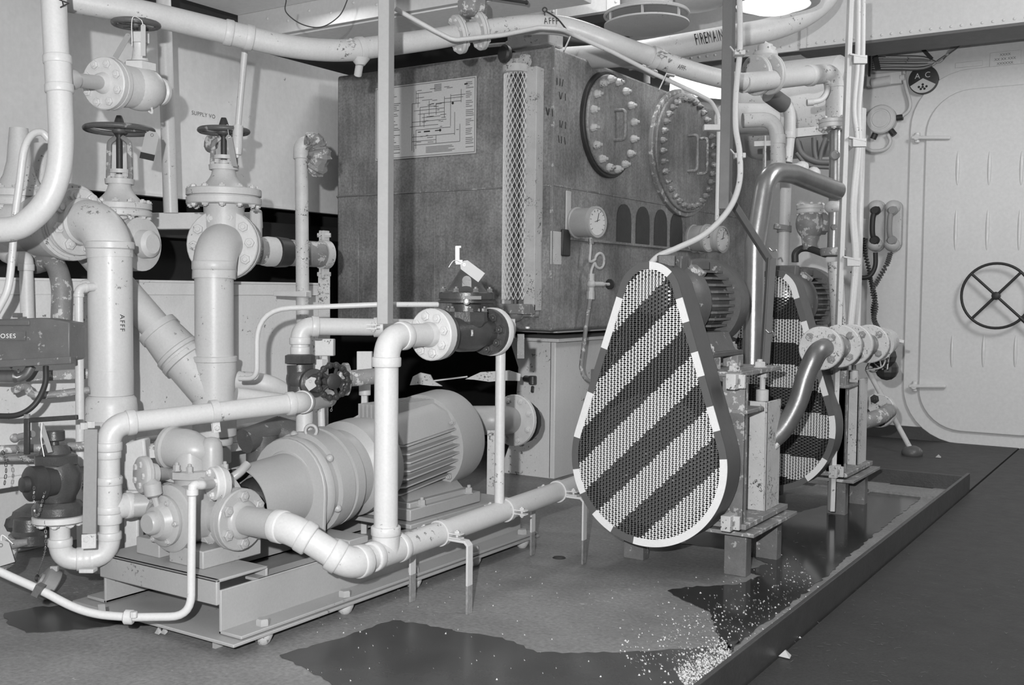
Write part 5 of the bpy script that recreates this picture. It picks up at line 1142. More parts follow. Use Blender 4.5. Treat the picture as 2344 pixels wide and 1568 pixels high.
# hanging post (steel angle)
dp_ = 2.72
t0_, t1_ = D(888, -40, dp_), D(881, 742, dp_); 
b = MB(); tp_ = V(t1_.x, t1_.y, ZC); fr_ = (EYE-V(t1_.x, t1_.y, EYE.z)).normalized(); sd_ = ZA.cross(fr_)
cpt = V(t1_.x, t1_.y, t1_.z)+sd_*.007
tilt = D(890,-40,dp_)-V(D(890,-40,dp_).x*0,0,0)
w1, w2 = .0275, .028
dl_ = (-sd_*1.0-fr_*.12).normalized(); dr_ = (sd_*.52-fr_*.85).normalized()
b.prism([cpt, cpt+dl_*w1, cpt+dl_*w1-fr_*.004, cpt-fr_*.005-sd_*.002, cpt+dr_*w2-fr_*.003-sd_*.003, cpt+dr_*w2][::-1], V(0, 0, ZC-.0-t1_.z))
ps = obj('hanging_post', b, POSTP, smooth=False, bevel=.0015); tag(ps, 'pale steel angle post hanging from the ceiling down to the cross pipe', 'post')
# rear elbow and flange beyond the motor
re = thing('rear_elbow_pipe', 'grey elbow with a round bolted flange behind the motor fan cowl', 'pipe', D(1150, 1020, 4.0))
b = MB(); b.tube(fillet([D(1080, 962, 3.9), D(1140, 962, 3.85), D(1172, 962, 4.05)], .05), rpx(66, 3.9), 26); obj('elbow', b, PUMPG, re)
flange(re, D(1178, 962, 4.0), (EYE-D(1178,962,4.0)).normalized()*.8-RT*.6, rpx(118, 4.0), .02, 8, .012, WHITE2, boltR=.8)
b = MB(); b.lathe(D(1196, 966, 4.12), FW-RT*.5, [(0,.085),(.02,.09)], 15); obj('ragged_gasket', b, IRON, re)
b = MB(); b.bar(D(1126, 985, 3.75), V(D(1124,1150,3.75).x, D(1124,1150,3.75).y, 0), .032, .006, RT); tag(obj('stay_strap', b, WORNL), 'narrow worn flat stay behind the slim vertical pipe', 'bracket')
b = MB(); b.prism([D(x,y,4.25) for x,y in ((938,882),(945,862),(962,853),(985,858),(992,872),(1012,884),(985,883),(960,880))], FW*.03); b.prism([D(x,y,4.25) for x,y in ((1065,868),(1100,852),(1165,848),(1192,856),(1190,872),(1150,871),(1120,874),(1085,869))], FW*.03); b.bar(D(990,872,4.27), D(1070,862,4.27), .006, .006, FW); tag(obj('lit_underside_patches', b, WORNL), 'pale flat shapes added as the lit patches under the dark tank', 'lagging')  # pale prisms stand in for light catching the tank's underside
# ================================================================== OVERHEAD LINES
om = thing('foam_main', 'long white overhead pipe stencilled AFFF running from top left across the dark tank', 'pipe', D(800, 130, 3.2))
pth = [D(140, -4, 2.85), D(330, 30, 2.95), D(470, 62, 3.05), D(560, 84, 3.1), D(650, 104, 3.15), D(730, 114, 3.2), D(800, 115, 3.25), D(870, 106, 3.3), D(1000, 88, 3.4), D(1080, 73, 3.45), D(1170, 60, 3.5), D(1240, 56, 3.52), D(1290, 60, 3.55), D(1340, 74, 3.55), D(1400, 97, 3.55), D(1480, 126, 3.6), D(1570, 158, 3.65), D(1650, 180, 3.72), D(1700, 188, 3.78)]
sp_ = smoothpath(pth, 5); rO = .0335
b = MB(); b.tube(sp_[:16], .0345, 26); obj('pipe_section', b, WHITE2, om)
b = MB(); b.tube(sp_[15:46], rO, 26); obj('pipe_section', b, WHITE2, om)
b = MB(); b.tube(sp_[45:76], rO*.98, 26); obj('pipe_section', b, WHITE, om)
b = MB(); b.tube(sp_[75:], rO*.97, 26); obj('pipe_section', b, WHITE2, om)
def near(px):
    return min(range(len(sp_)-1), key=lambda i: abs(CX+F*((sp_[i]-EYE).dot(RT))/((sp_[i]-EYE).dot(FW))-px))
def dirat(px): i = near(px); return sp_[i], (sp_[min(i+1, len(sp_)-1)]-sp_[max(i-1, 0)]).normalized()
p, a_ = dirat(545); b = MB(); b.cyl(p-a_*.03, p+a_*.04, rO*1.06, seg=26); collar(b, p-a_*.025, a_, rO*1.06, .025, 1.08); collar(b, p+a_*.035, a_, rO*1.04, .025, 1.08); obj('coupling', b, WHITE2, om)
p, a_ = dirat(820); clamp(om, p, a_, rO*1.03, WHITE2, [(-RT*.35-FW*.9+UP*.1)], w=.02, ear_len=.03)
b = MB(); b.cyl(p-UP*rO, D(819, 172, 3.3), rpx(18, 3.3), seg=14); b.lathe(p-UP*rO*1.5, UP, [(0,.014),(.02,.03)], 14); obj('support_foot', b, WHITE2, om)
for px in (1052, 1096):
    p, a_ = dirat(px); flange(om, p, a_, 44*dep(p)/F, .020, 8, .0075, WHITE2, boltR=.8, two=True, back=True, off=.2)
p, a_ = dirat(1252); i0 = near(1252)
n0 = (EYE-p).normalized(); n0 = (n0-a_*n0.dot(a_)).normalized()
wrp = lettering('stencil', 'AFFF', .030, p+n0*rO*.98+UP*.010, a_, n0.cross(a_)*-1 if 0 else a_.cross(n0)*-1, INK, om, 1.25, sx=.72, wrap=(p, a_, rO*.99), lift=.0035)
p, a_ = dirat(1545); n0 = (EYE-p).normalized(); n0 = (n0-a_*n0.dot(a_)).normalized()
lettering('stencil', 'AFFF-', .020, p+n0*rO*.97, a_, a_.cross(n0)*-1, INK, om, 1.0, sx=.7, wrap=(p, a_, rO*.97), lift=.0035)
p, a_ = dirat(1500); clamp(om, p, a_, rO*1.04, WHITE2, [(-FW*.9+RT*.4)], w=.024, ear_len=.03)
# dark valve body above the flange pair
b = MB(); c_ = D(1082, 18, 3.45); b.lathe(c_, UP, [(-.03,.03),(-.02,.045),(0,.05),(.02,.05),(.022,.036),(.09,.034)], 8); 
tag(obj('overhead_valve', b, WORN), 'stained valve bonnet above the flange pair on the overhead foam main', 'valve')
b = MB(); b.bar(D(1100, 8, 3.5), D(1118, 60, 3.42), .02, .004, FW); tag(obj('valve_tag_strip', b, WHITE2), 'narrow pale strip tag hanging beside the overhead valve', 'tag')
b = MB(); b.cyl(D(1090, -12, 3.6), D(1208, 6, 3.7), .006, seg=8); b.cyl(D(1208, 5, 3.7), D(1202, 6, 3.7), .008, seg=8); tag(obj('valve_lever', b, IRON), 'thin dark lever rod pointing right at the top of the overhead valve', 'lever')
b = MB(); b.torus(D(1247, 22, 3.5), FW, .007, .0025, 16, 6); b.tube(smoothpath([D(1247,28,3.5), D(1247,40,3.5)]), .002, 6); b.tube(smoothpath([D(1250,26,3.5), D(1275,42,3.5), D(1297,68,3.5)]), .003, 6)
tag(obj('ring_pin', b, IRON), 'thin dark ring pin with wire on top of the overhead foam main', 'pin')
# thin conduit with clips
cd = thing('thin_conduit', 'thin pale conduit under the overhead foam main turning down the tank side', 'conduit', D(1640, 500, 3.7))
b = MB(); cpts = [D(905, 20, 3.25), D(990, 68, 3.25), D(1038, 92, 3.25), D(1150, 80, 3.3), D(1235, 63, 3.35), D(1285, 66, 3.35), D(1310, 78, 3.4), D(1400, 118, 3.45), D(1500, 170, 3.5), D(1590, 212, 3.55), D(1628, 232, 3.6), D(1645, 262, 3.62), D(1645, 330, 3.62), D(1641, 505, 3.62)]
b.tube(fillet(cpts, .05), rpx(10, 3.5), 10); obj('tube', b, WHITE2, cd)
for (px, py) in ((1300, 98), (1517, 188)):
    b = MB(); c_ = D(px, py, 3.47); b.bar(c_+UP*.028+RT*.012, c_-UP*.028-RT*.014, .028, .004, FW); b.bar(c_+UP*.026+RT*.010, c_+UP*.02+RT*.04, .024, .004, FW); obj('clip', b, WHITE2, cd, bevel=.001)
b = MB(); c_ = D(1630, 293, 3.6); b.bar(c_-RT*.03, c_+RT*.03, .02, .03, UP); obj('clip', b, WHITE2, cd, bevel=.002)
# drum hanging wires
b = MB(); b.tube(smoothpath([D(655,0,3.2), D(655,28,3.2), D(690,55,3.2), D(735,62,3.2), D(775,38,3.2), D(793,5,3.2), D(795,-10,3.2)], 10), .0018, 6); tag(obj('loose_wire', b, BLACKR), 'loose thin wire loop drooping from the ceiling above the hanging post', 'wire')
# round air diffuser
dv_ = 3.9; nrm = (UP*.97-FW*.22).normalized(); k = dv_/F
df = thing('air_diffuser', 'round pale ceiling diffuser plate held under a ring by short posts', 'diffuser', D(1480, 62, dv_))
nrm = (ZA-RT*.02+FW*.02).normalized()
b = MB(); b.lathe(D(1480, 60, dv_), nrm, [(0, 90*k), (.002, 97*k), (.008, 97*k), (.010, 92*k)], 56); obj('bottom_disc', b, WHITE2, df)
top_c = D(1480, 60, dv_)+nrm*.042
b = MB(); b.torus(top_c, nrm, 95*k, .006, 56, 8); b.lathe(top_c+nrm*.004, nrm, [(0, 96*k), (.003, 96*k)], 56); obj('upper_ring', b, WHITE2, df)
_, u, v = basis(nrm)
for j in range(6):
    t = j*PI/3+.35; b = MB(); q0_ = D(1480,60,dv_)+nrm*.008+(u*math.cos(t)+v*math.sin(t))*88*k; b.bar(q0_, q0_+nrm*.034, .012, .006, u); obj('post', b, WHITE2, df)
b = MB(); b.lathe(top_c+nrm*.006, nrm, [(0,60*k),(.08,60*k),(.3,60*k)], 40); obj('duct_collar', b, WHITE2, df)
# dished duct and fire main
b = MB(); c_ = D(1590, -6, 4.3); b.lathe(c_, nrm, [(-.05, .01), (-.048, .06), (-.03, .12), (0, .155), (.02,.158), (.5,.158)], 44); tag(obj('round_duct', b, BEAMP), 'grey dished end of a round duct right of the diffuser', 'duct')
fm = thing('fire_main', 'large pale overhead pipe lettered FIREMAIN sweeping to the right', 'pipe', D(1500, 130, 4.5))
fp = smoothpath([D(1290, 134, 4.85), D(1430, 125, 4.5), D(1540, 108, 4.5), D(1680, 83, 4.55), D(1760, 68, 4.6), D(1830, 42, 4.65), D(1885, 2, 4.7), D(1905, -40, 4.7)], 6)
b = MB(); b.tube(fp, rpx(54, 4.5), 28); obj('pipe_section', b, WHITE2, fm)
i = min(range(len(fp)-1), key=lambda i: abs(CX+F*((fp[i]-EYE).dot(RT))/((fp[i]-EYE).dot(FW))-1617)); a_ = (fp[i+1]-fp[i-1]).normalized(); n0 = (EYE-fp[i]).normalized(); n0 = (n0-a_*n0.dot(a_)).normalized()
lettering('stencil', 'FIREMAIN', .070, fp[i]+n0*rpx(54,4.5)*.98+UP*.012, a_, a_.cross(n0)*-1, INK, fm, 1.25, sx=.36, wrap=(fp[i], a_, rpx(54,4.5)), lift=.006)
# round lamps
lm = thing('round_lamp', 'large bright round ceiling lamp at the top right of the dark post', 'lamp', D(1770, 30, 4.2))
c_ = D(1770, 8, 4.15); b = MB(); b.lathe(c_, ZA, [(-.035, .01), (-.03, .08), (-.01, .13), (0, .14)], 40); obj('lamp_glass', b, LAMPM, lm)
b = MB(); b.lathe(c_, ZA, [(0, .141), (-.008, .145), (-.008, .152), (.0, .18), (.05, .2), (.2,.2)], 44, cap=False); obj('lamp_rim', b, BEAMP, lm)
tb_ = thing('tube_lamp', 'bright tube light seen in the gap above the far end of the dark tank', 'lamp', D(1600, 200, 5.6))
b = MB(); b.bar(D(1540, 188, 5.6), D(1690, 202, 5.6), .09, .25, ZA); obj('lamp_glass', b, LAMPM, tb_, bevel=.02)
b = MB(); b.bar(D(1530, 176, 5.7), D(1700, 190, 5.7), .02, .34, ZA); obj('lamp_tray', b, BEAMP, tb_)
# pipes and lagged tank behind, right of the dark tank
b = MB(); b.cyl(PY(1480, 150, 5.2), PY(1480, 192, 5.2), .02, seg=10); tag(obj('drop_rod', b, WHITE2), 'short pale rod standing behind the tank top edge', 'rod')
b = MB(); b.tube(smoothpath([D(1385,128,4.8), D(1420,143,4.85), D(1460,152,4.9), D(1500,170,4.95)], 5), .02, 9); tag(obj('lagged_pipe', b, WORNL), 'crumpled pale lagged pipe along the back of the tank top', 'pipe')
# big lagged vessel behind right
vs_ = thing('lagged_vessel', 'large pale rounded vessel with a grey label behind the pipes right of the tank', 'vessel', D(1800, 320, 5.6))
b = MB(); vc = D(1800, 232, 5.6); va_ = (YA*1.0).normalized(); b.lathe(D(1700, 262, 5.35), (XA*1.0), [(0,.10),(.01,.19),(.05,.225),(.1,.24),(.5,.24),(.55,.2)], 36); obj('vessel_shell', b, WHITE2, vs_)
b = MB(); b.cyl(D(1660, 272, 4.75), D(1760, 272, 4.9), rpx(70,4.8), seg=24); obj('large_pipe', b, WHITE2, vs_)
b = MB(); b.bar(D(1805, 306, 4.9), D(1890, 298, 4.95), .04, .03, ZA); obj('shelf_angle', b, WHITE2, vs_)
# sprinkler line right side: flange pair, horizontal pipe, elbow, down through flanges
dr = 4.1
rs = thing('drop_line', 'pale pipe with a flange pair turning down behind the light upright channel at right', 'pipe', D(1915, 600, dr))
h0, h1 = D(1690, 190, 3.85), D(1898, 168, dr)
b = MB(); b.cyl(D(1700,190,3.8), h1-(h1-h0)*.18, rpx(42, dr), seg=26); obj('pipe_section', b, WHITE2, rs)
a_ = (h1-h0).normalized()
b = MB(); ep = fillet([h1-(h1-h0)*.22, D(1908, 166, dr), D(1914, 320, dr)], .09, 9)[:-1]; b.tube(ep, rpx(44,dr), 26); collar(b, ep[0], a_, rpx(44,dr), .03, 1.1); obj('elbow', b, WHITE2, rs)
for px, py in ((1732, 172), (1762, 170)): flange(rs, D(px, py, 3.93), a_, 46*3.93/F, .020, 8, .008, WHITE2, boltR=.8)
b = MB(); b.lathe(D(1752, 128, 3.93), UP, [(-.03,.02),(-.02,.03),(0,.046),(.012,.046),(.014,.03),(.04,.028)], 16); b.cyl(D(1745,105,3.93), D(1770,120,3.93), .02, seg=10); obj('bonnet', b, WHITE2, rs)
b = MB(); b.cyl(D(1911, 200, dr), D(1914, 275, dr), rpx(40, dr), rpx(48,dr), seg=24); obj('pipe_section', b, WHITE2, rs)
flange(rs, D(1906, 284, dr-.02), UP, rpx(62, dr), .035, 8, .01, WHITE2, boltR=.85)
b = MB(); b.cyl(D(1914, 300, dr), D(1912, 470, dr), rpx(30, dr), seg=22); b.cyl(D(1911, 480, dr), D(1908, 572, dr), rpx(29, dr), seg=22); obj('dark_section', b, COPPER, rs, label='dark unpainted section')
b = MB(); b.lathe(D(1911, 355, dr-.05), -FW, [(-.01,.018),(.0,.02),(.006,.016),(.007,.01)], 16); b.lathe(D(1909, 520, dr-.045), -FW, [(-.01,.012),(.006,.012)], 6); obj('plug', b, WORN, rs)
b = MB(); b.ball(D(1910, 474, dr), .04, 12, 8, sc=(1,1,.7)); obj('joint', b, WORNL, rs)
b = MB(); b.lathe(D(1908, 586, dr), UP, [(0, rpx(56,dr)), (.012, rpx(60,dr)), (.03, rpx(60,dr)), (.032, rpx(36,dr))], 26); obj('lower_flange', b, WORN, rs)
b = MB(); b.cyl(D(1912, 600, dr), D(1920, 760, dr), rpx(34,dr), seg=20); obj('pipe_section', b, WORNL, rs)
b = MB(); b.tube(smoothpath([D(1895,190,4.05), D(1893,210,4.0), D(1880,228,3.98), D(1858,234,3.97)], 6), .011, 10); b.cyl(D(1862,234,3.97), D(1847,235,3.97), .013, seg=10); tag(obj('vent_tail', b, WHITE2), 'small curved tailpipe below the elbow of the drop line', 'tube')
# curved white pipes in the middle background
b = MB(); b.cyl(D(1760, 215, 4.35), D(1795, 240, 4.4), rpx(40,4.3), seg=20); tag(obj('label_sleeve', b, BEAMD), 'dark grey label sleeve on the pale pipe behind', 'sleeve')
b = MB(); b.tube(fillet([D(1750,212,4.4), D(1808,242,4.45), D(1808,300,4.45), D(1800,372,4.45)], .08), rpx(27,4.4), 18); collar(b, D(1806,310,4.45), UP, rpx(27,4.4), .03); tag(obj('gooseneck_pipe', b, WHITE2), 'pale pipe curving down right of the lagged vessel', 'pipe')
b = MB(); b.tube(fillet([D(1700,276,4.2), D(1776,272,4.2), D(1782,385,4.2)], .09), rpx(34,4.2), 20); collar(b, D(1780,320,4.2), UP, rpx(32,4.2), .04, 1.15); b.cyl(D(1780,378,4.2), D(1770,395,4.2), .03, seg=12); tag(obj('elbow_pipe', b, WHITE2), 'fat pale elbow pipe turning down just right of the dark tank end', 'pipe')
b = MB(); b.bar(D(1725, 330, 4.2), D(1770, 328, 4.2), .02, .02, ZA); b.bar(D(1750, 312, 4.2), D(1750, 450, 4.2), .03, .006, FW); tag(obj('stand_off', b, WHITE2), 'small pale stand-off bracket at the tank end', 'bracket')
for i, pts in enumerate(([(1822,318),(1835,352),(1868,370),(1910,372)], [(1863,315),(1864,345),(1868,365)], [(1890,316),(1880,345),(1876,368)], [(1822,350),(1850,378),(1905,384)])):
    b = MB(); b.tube(smoothpath([D(x, y, 4.6) for x, y in pts], 6), [.014,.011,.01,.009][i], 10)
    tag(obj('cable', b, BEAMD), ['thick grey cable curving behind the dark drop pipe','straight grey cable hanging below the shelf angle','slanting grey cable below the shelf angle','thin lower grey cable behind the dark drop pipe'][i], 'cable', 'cables behind the drop line')
# light upright channel with cable bundle
lc = thing('light_channel', 'tall light upright channel strip in front of the right-hand pipes', 'post', D(1903, 1170, 3.95))
b = MB(); q0_, q1_ = D(1948, -30, 3.95), D(1925, 755, 3.95); q2_ = D(1903, 1170, 3.95)
b.bar(q0_, q2_, .032, .018, FW); obj('channel', b, WHITE2, lc, bevel=.002)
for (px, py) in ((1944, 125), (1942, 315), (1929, 588)):
    b = MB(); b.bar(D(px, py, 3.93), D(px+38, py+8, 3.93), .022, .006, FW); b.box(D(px+24, py+12, 3.93), (.05,.02,.03), (RT,FW,UP)); obj('cable_clip', b, WHITE2, lc)
for i, off in enumerate((0, 11)):
    b = MB(); b.tube(smoothpath([D(1965+off, -20, 3.98), D(1963+off, 140, 3.98), D(1955+off, 250, 3.98), D(1962+off*.5, 330, 3.98), D(1950+off*.5, 480, 3.98), D(1956+off*.5, 600, 3.98), D(1943+off*.4, 760, 3.98)], 6), rpx(12, 4), 10)
    tag(obj('upright_cable', b, WHITE2), ['inner white cable strapped beside the light upright channel','outer white cable strapped beside the light upright channel'][i], 'cable')
b = MB(); b.cyl(D(1972, 250, 4.7), D(1958, 760, 4.6), rpx(22, 4.6), seg=14); tag(obj('grey_conduit', b, BEAMP), 'grey conduit standing behind the light upright channel', 'conduit')
# thick polished pipes
dm = 3.7
ex = thing('polished_pipe', 'large polished dark metal pipe bending over behind the striped guard motor', 'pipe', D(1740, 830, dm))
b = MB(); b.tube(fillet([D(1722, 850, dm), D(1728, 560, dm), D(1755, 392, dm), D(1815, 398, dm+.1), D(1918, 438, dm+.25)], [.2, .11, .1]), rpx(46, dm), 28); obj('tube', b, COPPER, ex)
bp = thing('bent_hose_pipe', 'dark metal pipe curving up from behind the guard into the worn flanges at right', 'pipe', D(1720, 1040, 3.2))
ds = 3.35
b = MB(); b.tube(smoothpath([D(1716, 1035, ds), D(1745, 1022, ds), D(1790, 985, ds), D(1825, 925, ds), D(1845, 860, ds), D(1868, 810, ds), D(1888, 795, ds+.05)], 8), rpx(44, ds), 26); obj('tube', b, DULLP, bp)
b = MB(); b.tube(smoothpath([D(1708, 1045, ds-.02), D(1750, 1040, ds-.02), D(1780, 1015, ds-.02)], 4), rpx(16,ds), 12); obj('side_plate', b, WORNL, bp)
fs = thing('flange_stack', 'row of worn speckled bolted flanges ending the dark bent pipe', 'flange', D(1960, 850, 3.7))
a_ = (D(2020, 785, 4.35)-D(1880, 797, 3.42)).normalized()
for (px, py, r, d_) in ((1880, 797, 50, 3.42), (1922, 792, 49, 3.62), (1950, 789, 47, 3.8), (1990, 787, 44, 4.0)):
    flange(fs, D(px, py, d_), -a_, r*d_/F, .026, 4, .0115, WORNL, bm=WORN, boltR=.7, off=.5, two=False, back=False)
b = MB(); b.cyl(D(1885,796,3.45), D(2000,788,4.1), .045, seg=22); obj('spool_pipe', b, WORN, fs)
b = MB(); b.cyl(D(2005,787,4.15), D(2030,780,4.3), .07, .05, seg=16); b.bar(D(2010,772,4.3), D(2066,782,4.3), .03, .012, FW); obj('end_lever', b, WORNL, fs)
wb = thing('wire_bundle', 'tangled dark wire and rag bundle hanging right of the worn flanges', 'bundle', D(2010, 860, 4.6))
rnd = random.Random(5)
for i in range(9):
    b = MB(); pts = [D(1995+rnd.uniform(-15,40), 800+rnd.uniform(-30,50), 4.5+rnd.uniform(-.1,.1)) for _ in range(6)]; b.tube(smoothpath(pts, 6), rnd.uniform(.002,.006), 6); obj('wire', b, IRON if i % 3 else CARD, wb)
b = MB(); b.ball(D(2015, 815, 4.6), .07, 12, 8, sc=(1,1,.8)); b.ball(D(2030, 845, 4.65), .05, 10, 7); obj('rag', b, IRON, wb, ang=20)
# small check valve
cv2 = thing('check_valve', 'mottled check valve with a flanged cap between the polished pipe and the drop line', 'valve', D(1855, 545, 4.2))
b = MB(); b.ball(D(1855, 512, 4.2), .058, 22, 12, sc=(1,1,1.15)); b.cyl(D(1855,512,4.2), D(1855,480,4.2), .048, seg=20); b.cyl(D(1855,530,4.2), D(1855,572,4.2), .038, .03, seg=18); b.cyl(D(1860,512,4.2), D(1908,512,4.15), .034, seg=16); b.lathe(D(1878,512,4.17), RT, [(0,.044),(.02,.044)], 8); obj('body', b, WORN, cv2)
flange(cv2, D(1855, 480, 4.2), UP, rpx(62, 4.2), .034, 8, .009, WHITE2, boltR=.86)
b = MB(); b.tube(smoothpath([D(1820,600,4.2), D(1822,578,4.2), D(1845,568,4.2), D(1890,582,4.1)], 6), .014, 10); tag(obj('dark_tube', b, IRON), 'dark tube looping under the check valve', 'tube')
wp_ = thing('white_upright', 'white upright pipe with worn clamp behind the second motor', 'pipe', D(1795, 600, 4.3))
b = MB(); b.cyl(D(1800, 380, 4.3), D(1792, 620, 4.3), rpx(26,4.3), seg=18); obj('pipe_section', b, WHITE2, wp_)
b = MB(); b.lathe(D(1795,524,4.3), UP, [(-.014,.03),(.012,.03)], 14); b.bar(D(1772,518,4.28), D(1800,522,4.28), .02, .03, UP); obj('clamp', b, WORN, wp_)
b = MB(); b.ball(D(1835,385,4.35), .03, 10, 7); b.cyl(D(1800,385,4.3), D(1845,380,4.35), .016, seg=10); b.ball(D(1862,398,4.35), .03, 10, 7); tag(obj('small_cocks', b, WHITE2), 'cluster of small pale valves above the polished pipe bend', 'valve')
# horizontal outlet lower right with flange
ol = thing('lower_outlet', 'dull pipe with a speckled round flange low behind the second guard', 'pipe', D(1960, 1000, 4.4))
b = MB(); b.tube(smoothpath([D(1910, 972, 4.25), D(1960, 968, 4.3), D(2010, 955, 4.35), D(2035, 940, 4.5)], 6), rpx(36, 4.3), 20); obj('tube', b, WORN, ol)
flange(ol, D(2012, 940, 4.55), (EYE-D(2012,940,4.55)).normalized()*.8-RT*.35, rpx(78, 4.5), .03, 4, .016, WORNL, bm=IRON, boltR=.7, off=.2)
# leaning broom
br = thing('deck_brush', 'deck brush with a pale handle leaning in the corner beside the door', 'brush', D(2085, 1040, 5.6))
b = MB(); b.cyl(D(2083, 1025, 5.6), D(1985, 845, 5.9), .014, seg=12); obj('handle', b, WHITE2, br)
b = MB(); b.ball(D(2088, 1036, 5.6), .055, 14, 8, sc=(1,1,.7)); obj('brush_head', b, DARKM, br)
# cable bundle over the door-side bulkhead
cb = thing('cable_bundle', 'bundle of thin cables fanning along the bulkhead under the door girder', 'cable', D(2000, 150, 6.0))
rnd = random.Random(2)
for i in range(14):
    y_ = 128+i*2.4; b = MB()
    b.tube(smoothpath([PY(1996, y_, 6.42), PY(2050, y_+rnd.uniform(-2,2), 6.42), PY(2115, y_+2-i*.3+rnd.uniform(-2,2), 6.42), PY(2150, 132-i*.4+10, 6.42), PY(2178+i*1.2, 106, 6.42), PY(2195+i*2, 85, 6.42)], 4), .006, 6)
    obj('cable', b, BEAMD if i % 2 else WHITE2, cb)
b = MB(); b.bar(PY(2112, 112, 6.39), PY(2132, 134, 6.39), .02, .03, ZA); b.bar(PY(2003, 128, 6.4), PY(2010, 160, 6.4), .012, .03, YA); obj('strap', b, IRON, cb)
b = MB(); b.bar(PY(1991, 118, 6.38), PY(1990, 175, 6.38), .02, .01, YA); obj('side_rod', b, IRON, cb)
# round speaker plate, junction box, phones
sp2 = thing('round_speaker', 'round dark speaker disc with a light lower third and letters A and C', 'speaker', PY(2113, 214, YW))
c_ = PY(2113, 182, YW-.05); R2 = 33*dep(c_)/F
b = MB(); b.lathe(c_+YA*.05, -YA, [(0,R2*.95),(.04,R2),(.05,R2*.98),(.052,R2*.9)], 40); obj('case', b, IRON, sp2)
b = MB(); pts = [c_+V(0,-.003,R2*.08)]+[c_+V(math.cos(t)*R2*.93, -.003, math.sin(t)*R2*.93) for t in [PI*1.14+PI*.72*j/12 for j in range(13)]]; b.prism(pts[::-1], (0,-.002,0)); obj('light_sector', b, BEAMP, sp2, smooth=False)
b = MB()
for (x, z) in ((0,-.35),(-.25,-.5),(.25,-.5),(-.12,-.65),(.12,-.65),(0,-.52)): b.lathe(c_+V(x*R2,-.0051,z*R2), -YA, [(0,.007),(.001,.007)], 10)
obj('sound_holes', b, INK, sp2, smooth=False)['kind'] = 'stuff'
lettering('letters', 'A', .045, c_+V(-.37*R2,-.003,.25*R2), XA, ZA, BEAMP, sp2); lettering('letters', 'C', .045, c_+V(.3*R2,-.003,.28*R2), XA, ZA, BEAMP, sp2)
jb = thing('round_junction_box', 'round grey junction box with embossed ring and cable glands on the bulkhead', 'box', PY(2012, 304, YW))
c_ = PY(2015, 272, YW-.07); R2 = 33*dep(c_)/F
b = MB(); b.lathe(c_+YA*.07, -YA, [(0,R2*.98),(.055,R2),(.06,R2),(.068,R2*.92),(.07,R2*.7),(.066,R2*.66),(.066,R2*.6),(.07,R2*.56),(.07,.01)], 40); obj('case', b, BEAMP, jb)
for t in (-.9, .05, -2.0, 2.9):
    b = MB(); dd = V(math.cos(t),0,math.sin(t)); b.cyl(c_+YA*.04+dd*R2, c_+YA*.04+dd*(R2+.035), .018, seg=10); obj('cable_gland', b, IRON, jb)
for (n_, pts, lab) in (('upper_cable', [(2055,272),(2078,255),(2083,235),(2075,205),(2070,180),(2070,150)], 'cable rising from the round junction box past the speaker'), ('lower_cable', [(2033,308),(2038,325),(2025,342),(1995,345),(1970,330)], 'cable looping under the round junction box')):
    b = MB(); b.tube(smoothpath([PY(x, y, YW-.03) for x, y in pts], 8), .011, 10); tag(obj(n_, b, BEAMP), lab, 'cable')
b = MB(); b.box(PY(2025, 182, YW-.03), (.2, .05, .07)); b.cyl(PY(2060,178,YW-.04), PY(2072,176,YW-.04), .02, seg=10); b.cyl(PY(1995,190,YW-.04), PY(2040,183,YW-.04), .03, seg=14); tag(obj('switch_fitting', b, WALLP, bevel=.004), 'pale switch fitting on the bulkhead below the cable bundle', 'switch')
def phone(px, lab, m_, hz):
    y_ = YW-.06; c_ = PY(px, 517, y_); k = dep(c_)/F
    r = thing('handset_cradle', lab, 'telephone', PY(px, 577, y_))
    b = MB(); hw_, hh = 18.5*k, 59*k; pts = []
    for (cz_, a0) in ((hh-hw_, 0), (-(hh-hw_), PI)):
        for j in range(9): t = a0+PI*j/8; pts.append(c_+V(math.cos(t)*hw_, 0, cz_+math.sin(t)*hw_))
    b.prism(pts, (0,.05,0)); obj('cradle_back', b, WHITE2, r, bevel=.008)
    b = MB()
    for s in (1, -1): b.ball(c_+V(0,-.012, s*(hh-hw_*.9)), hw_*.95, 16, 10, sc=(1,1,.9))
    obj('cradle_cups', b, WHITE2, r, bevel=0)['kind'] = 'stuff'
    b = MB(); b.tube(smoothpath([c_+V(.006,-.03,hh*.62), c_+V(-.006,-.05,hh*.3), c_+V(-.006,-.052,-hh*.3), c_+V(.006,-.03,-hh*.62)], 6), .016, 12)
    for s in (1, -1): b.lathe(c_+V(.006,-.048, s*hh*.58), (0,1,0), [(-.012,.02),(0,.03),(.03,.026)], 16)
    obj('handset', b, m_, r, label=hz)
phone(2005, 'left telephone cradle with a black handset on the bulkhead', BLACKR, 'black handset')
phone(2044, 'right telephone cradle with a pale handset on the bulkhead', POSTP, 'pale handset')
b = MB(); b.box(PY(1976, 524, YW-.03), (.11, .05, .12)); tag(obj('phone_box', b, WALLP, bevel=.005), 'pale square terminal box left of the telephone cradles', 'box')
def coil(name, lab, pts, r, m_, pitch=.012):
    path = smoothpath([PY(x, y, YW-.06) for x, y in pts], 30); out = []; 
    for i, p in enumerate(path):
        d = (path[min(i+1,len(path)-1)]-path[max(i-1,0)]).normalized(); _, u, v = basis(d)
        t = i*1.25; out.append(p+(u*math.cos(t)+v*math.sin(t))*r)
    b = MB(); b.tube(out, r*.42, 6); tag(obj(name, b, m_), lab, 'cord')
b = MB(); b.tube(smoothpath([PY(2004,578,YW-.06), PY(2003,610,YW-.06), PY(1990,632,YW-.08), PY(1970,635,YW-.1), PY(1950,620,YW-.1)], 8), .014, 12); tag(obj('phone_cord', b, BLACKR), 'smooth black cord dropping left from the black handset', 'cord')
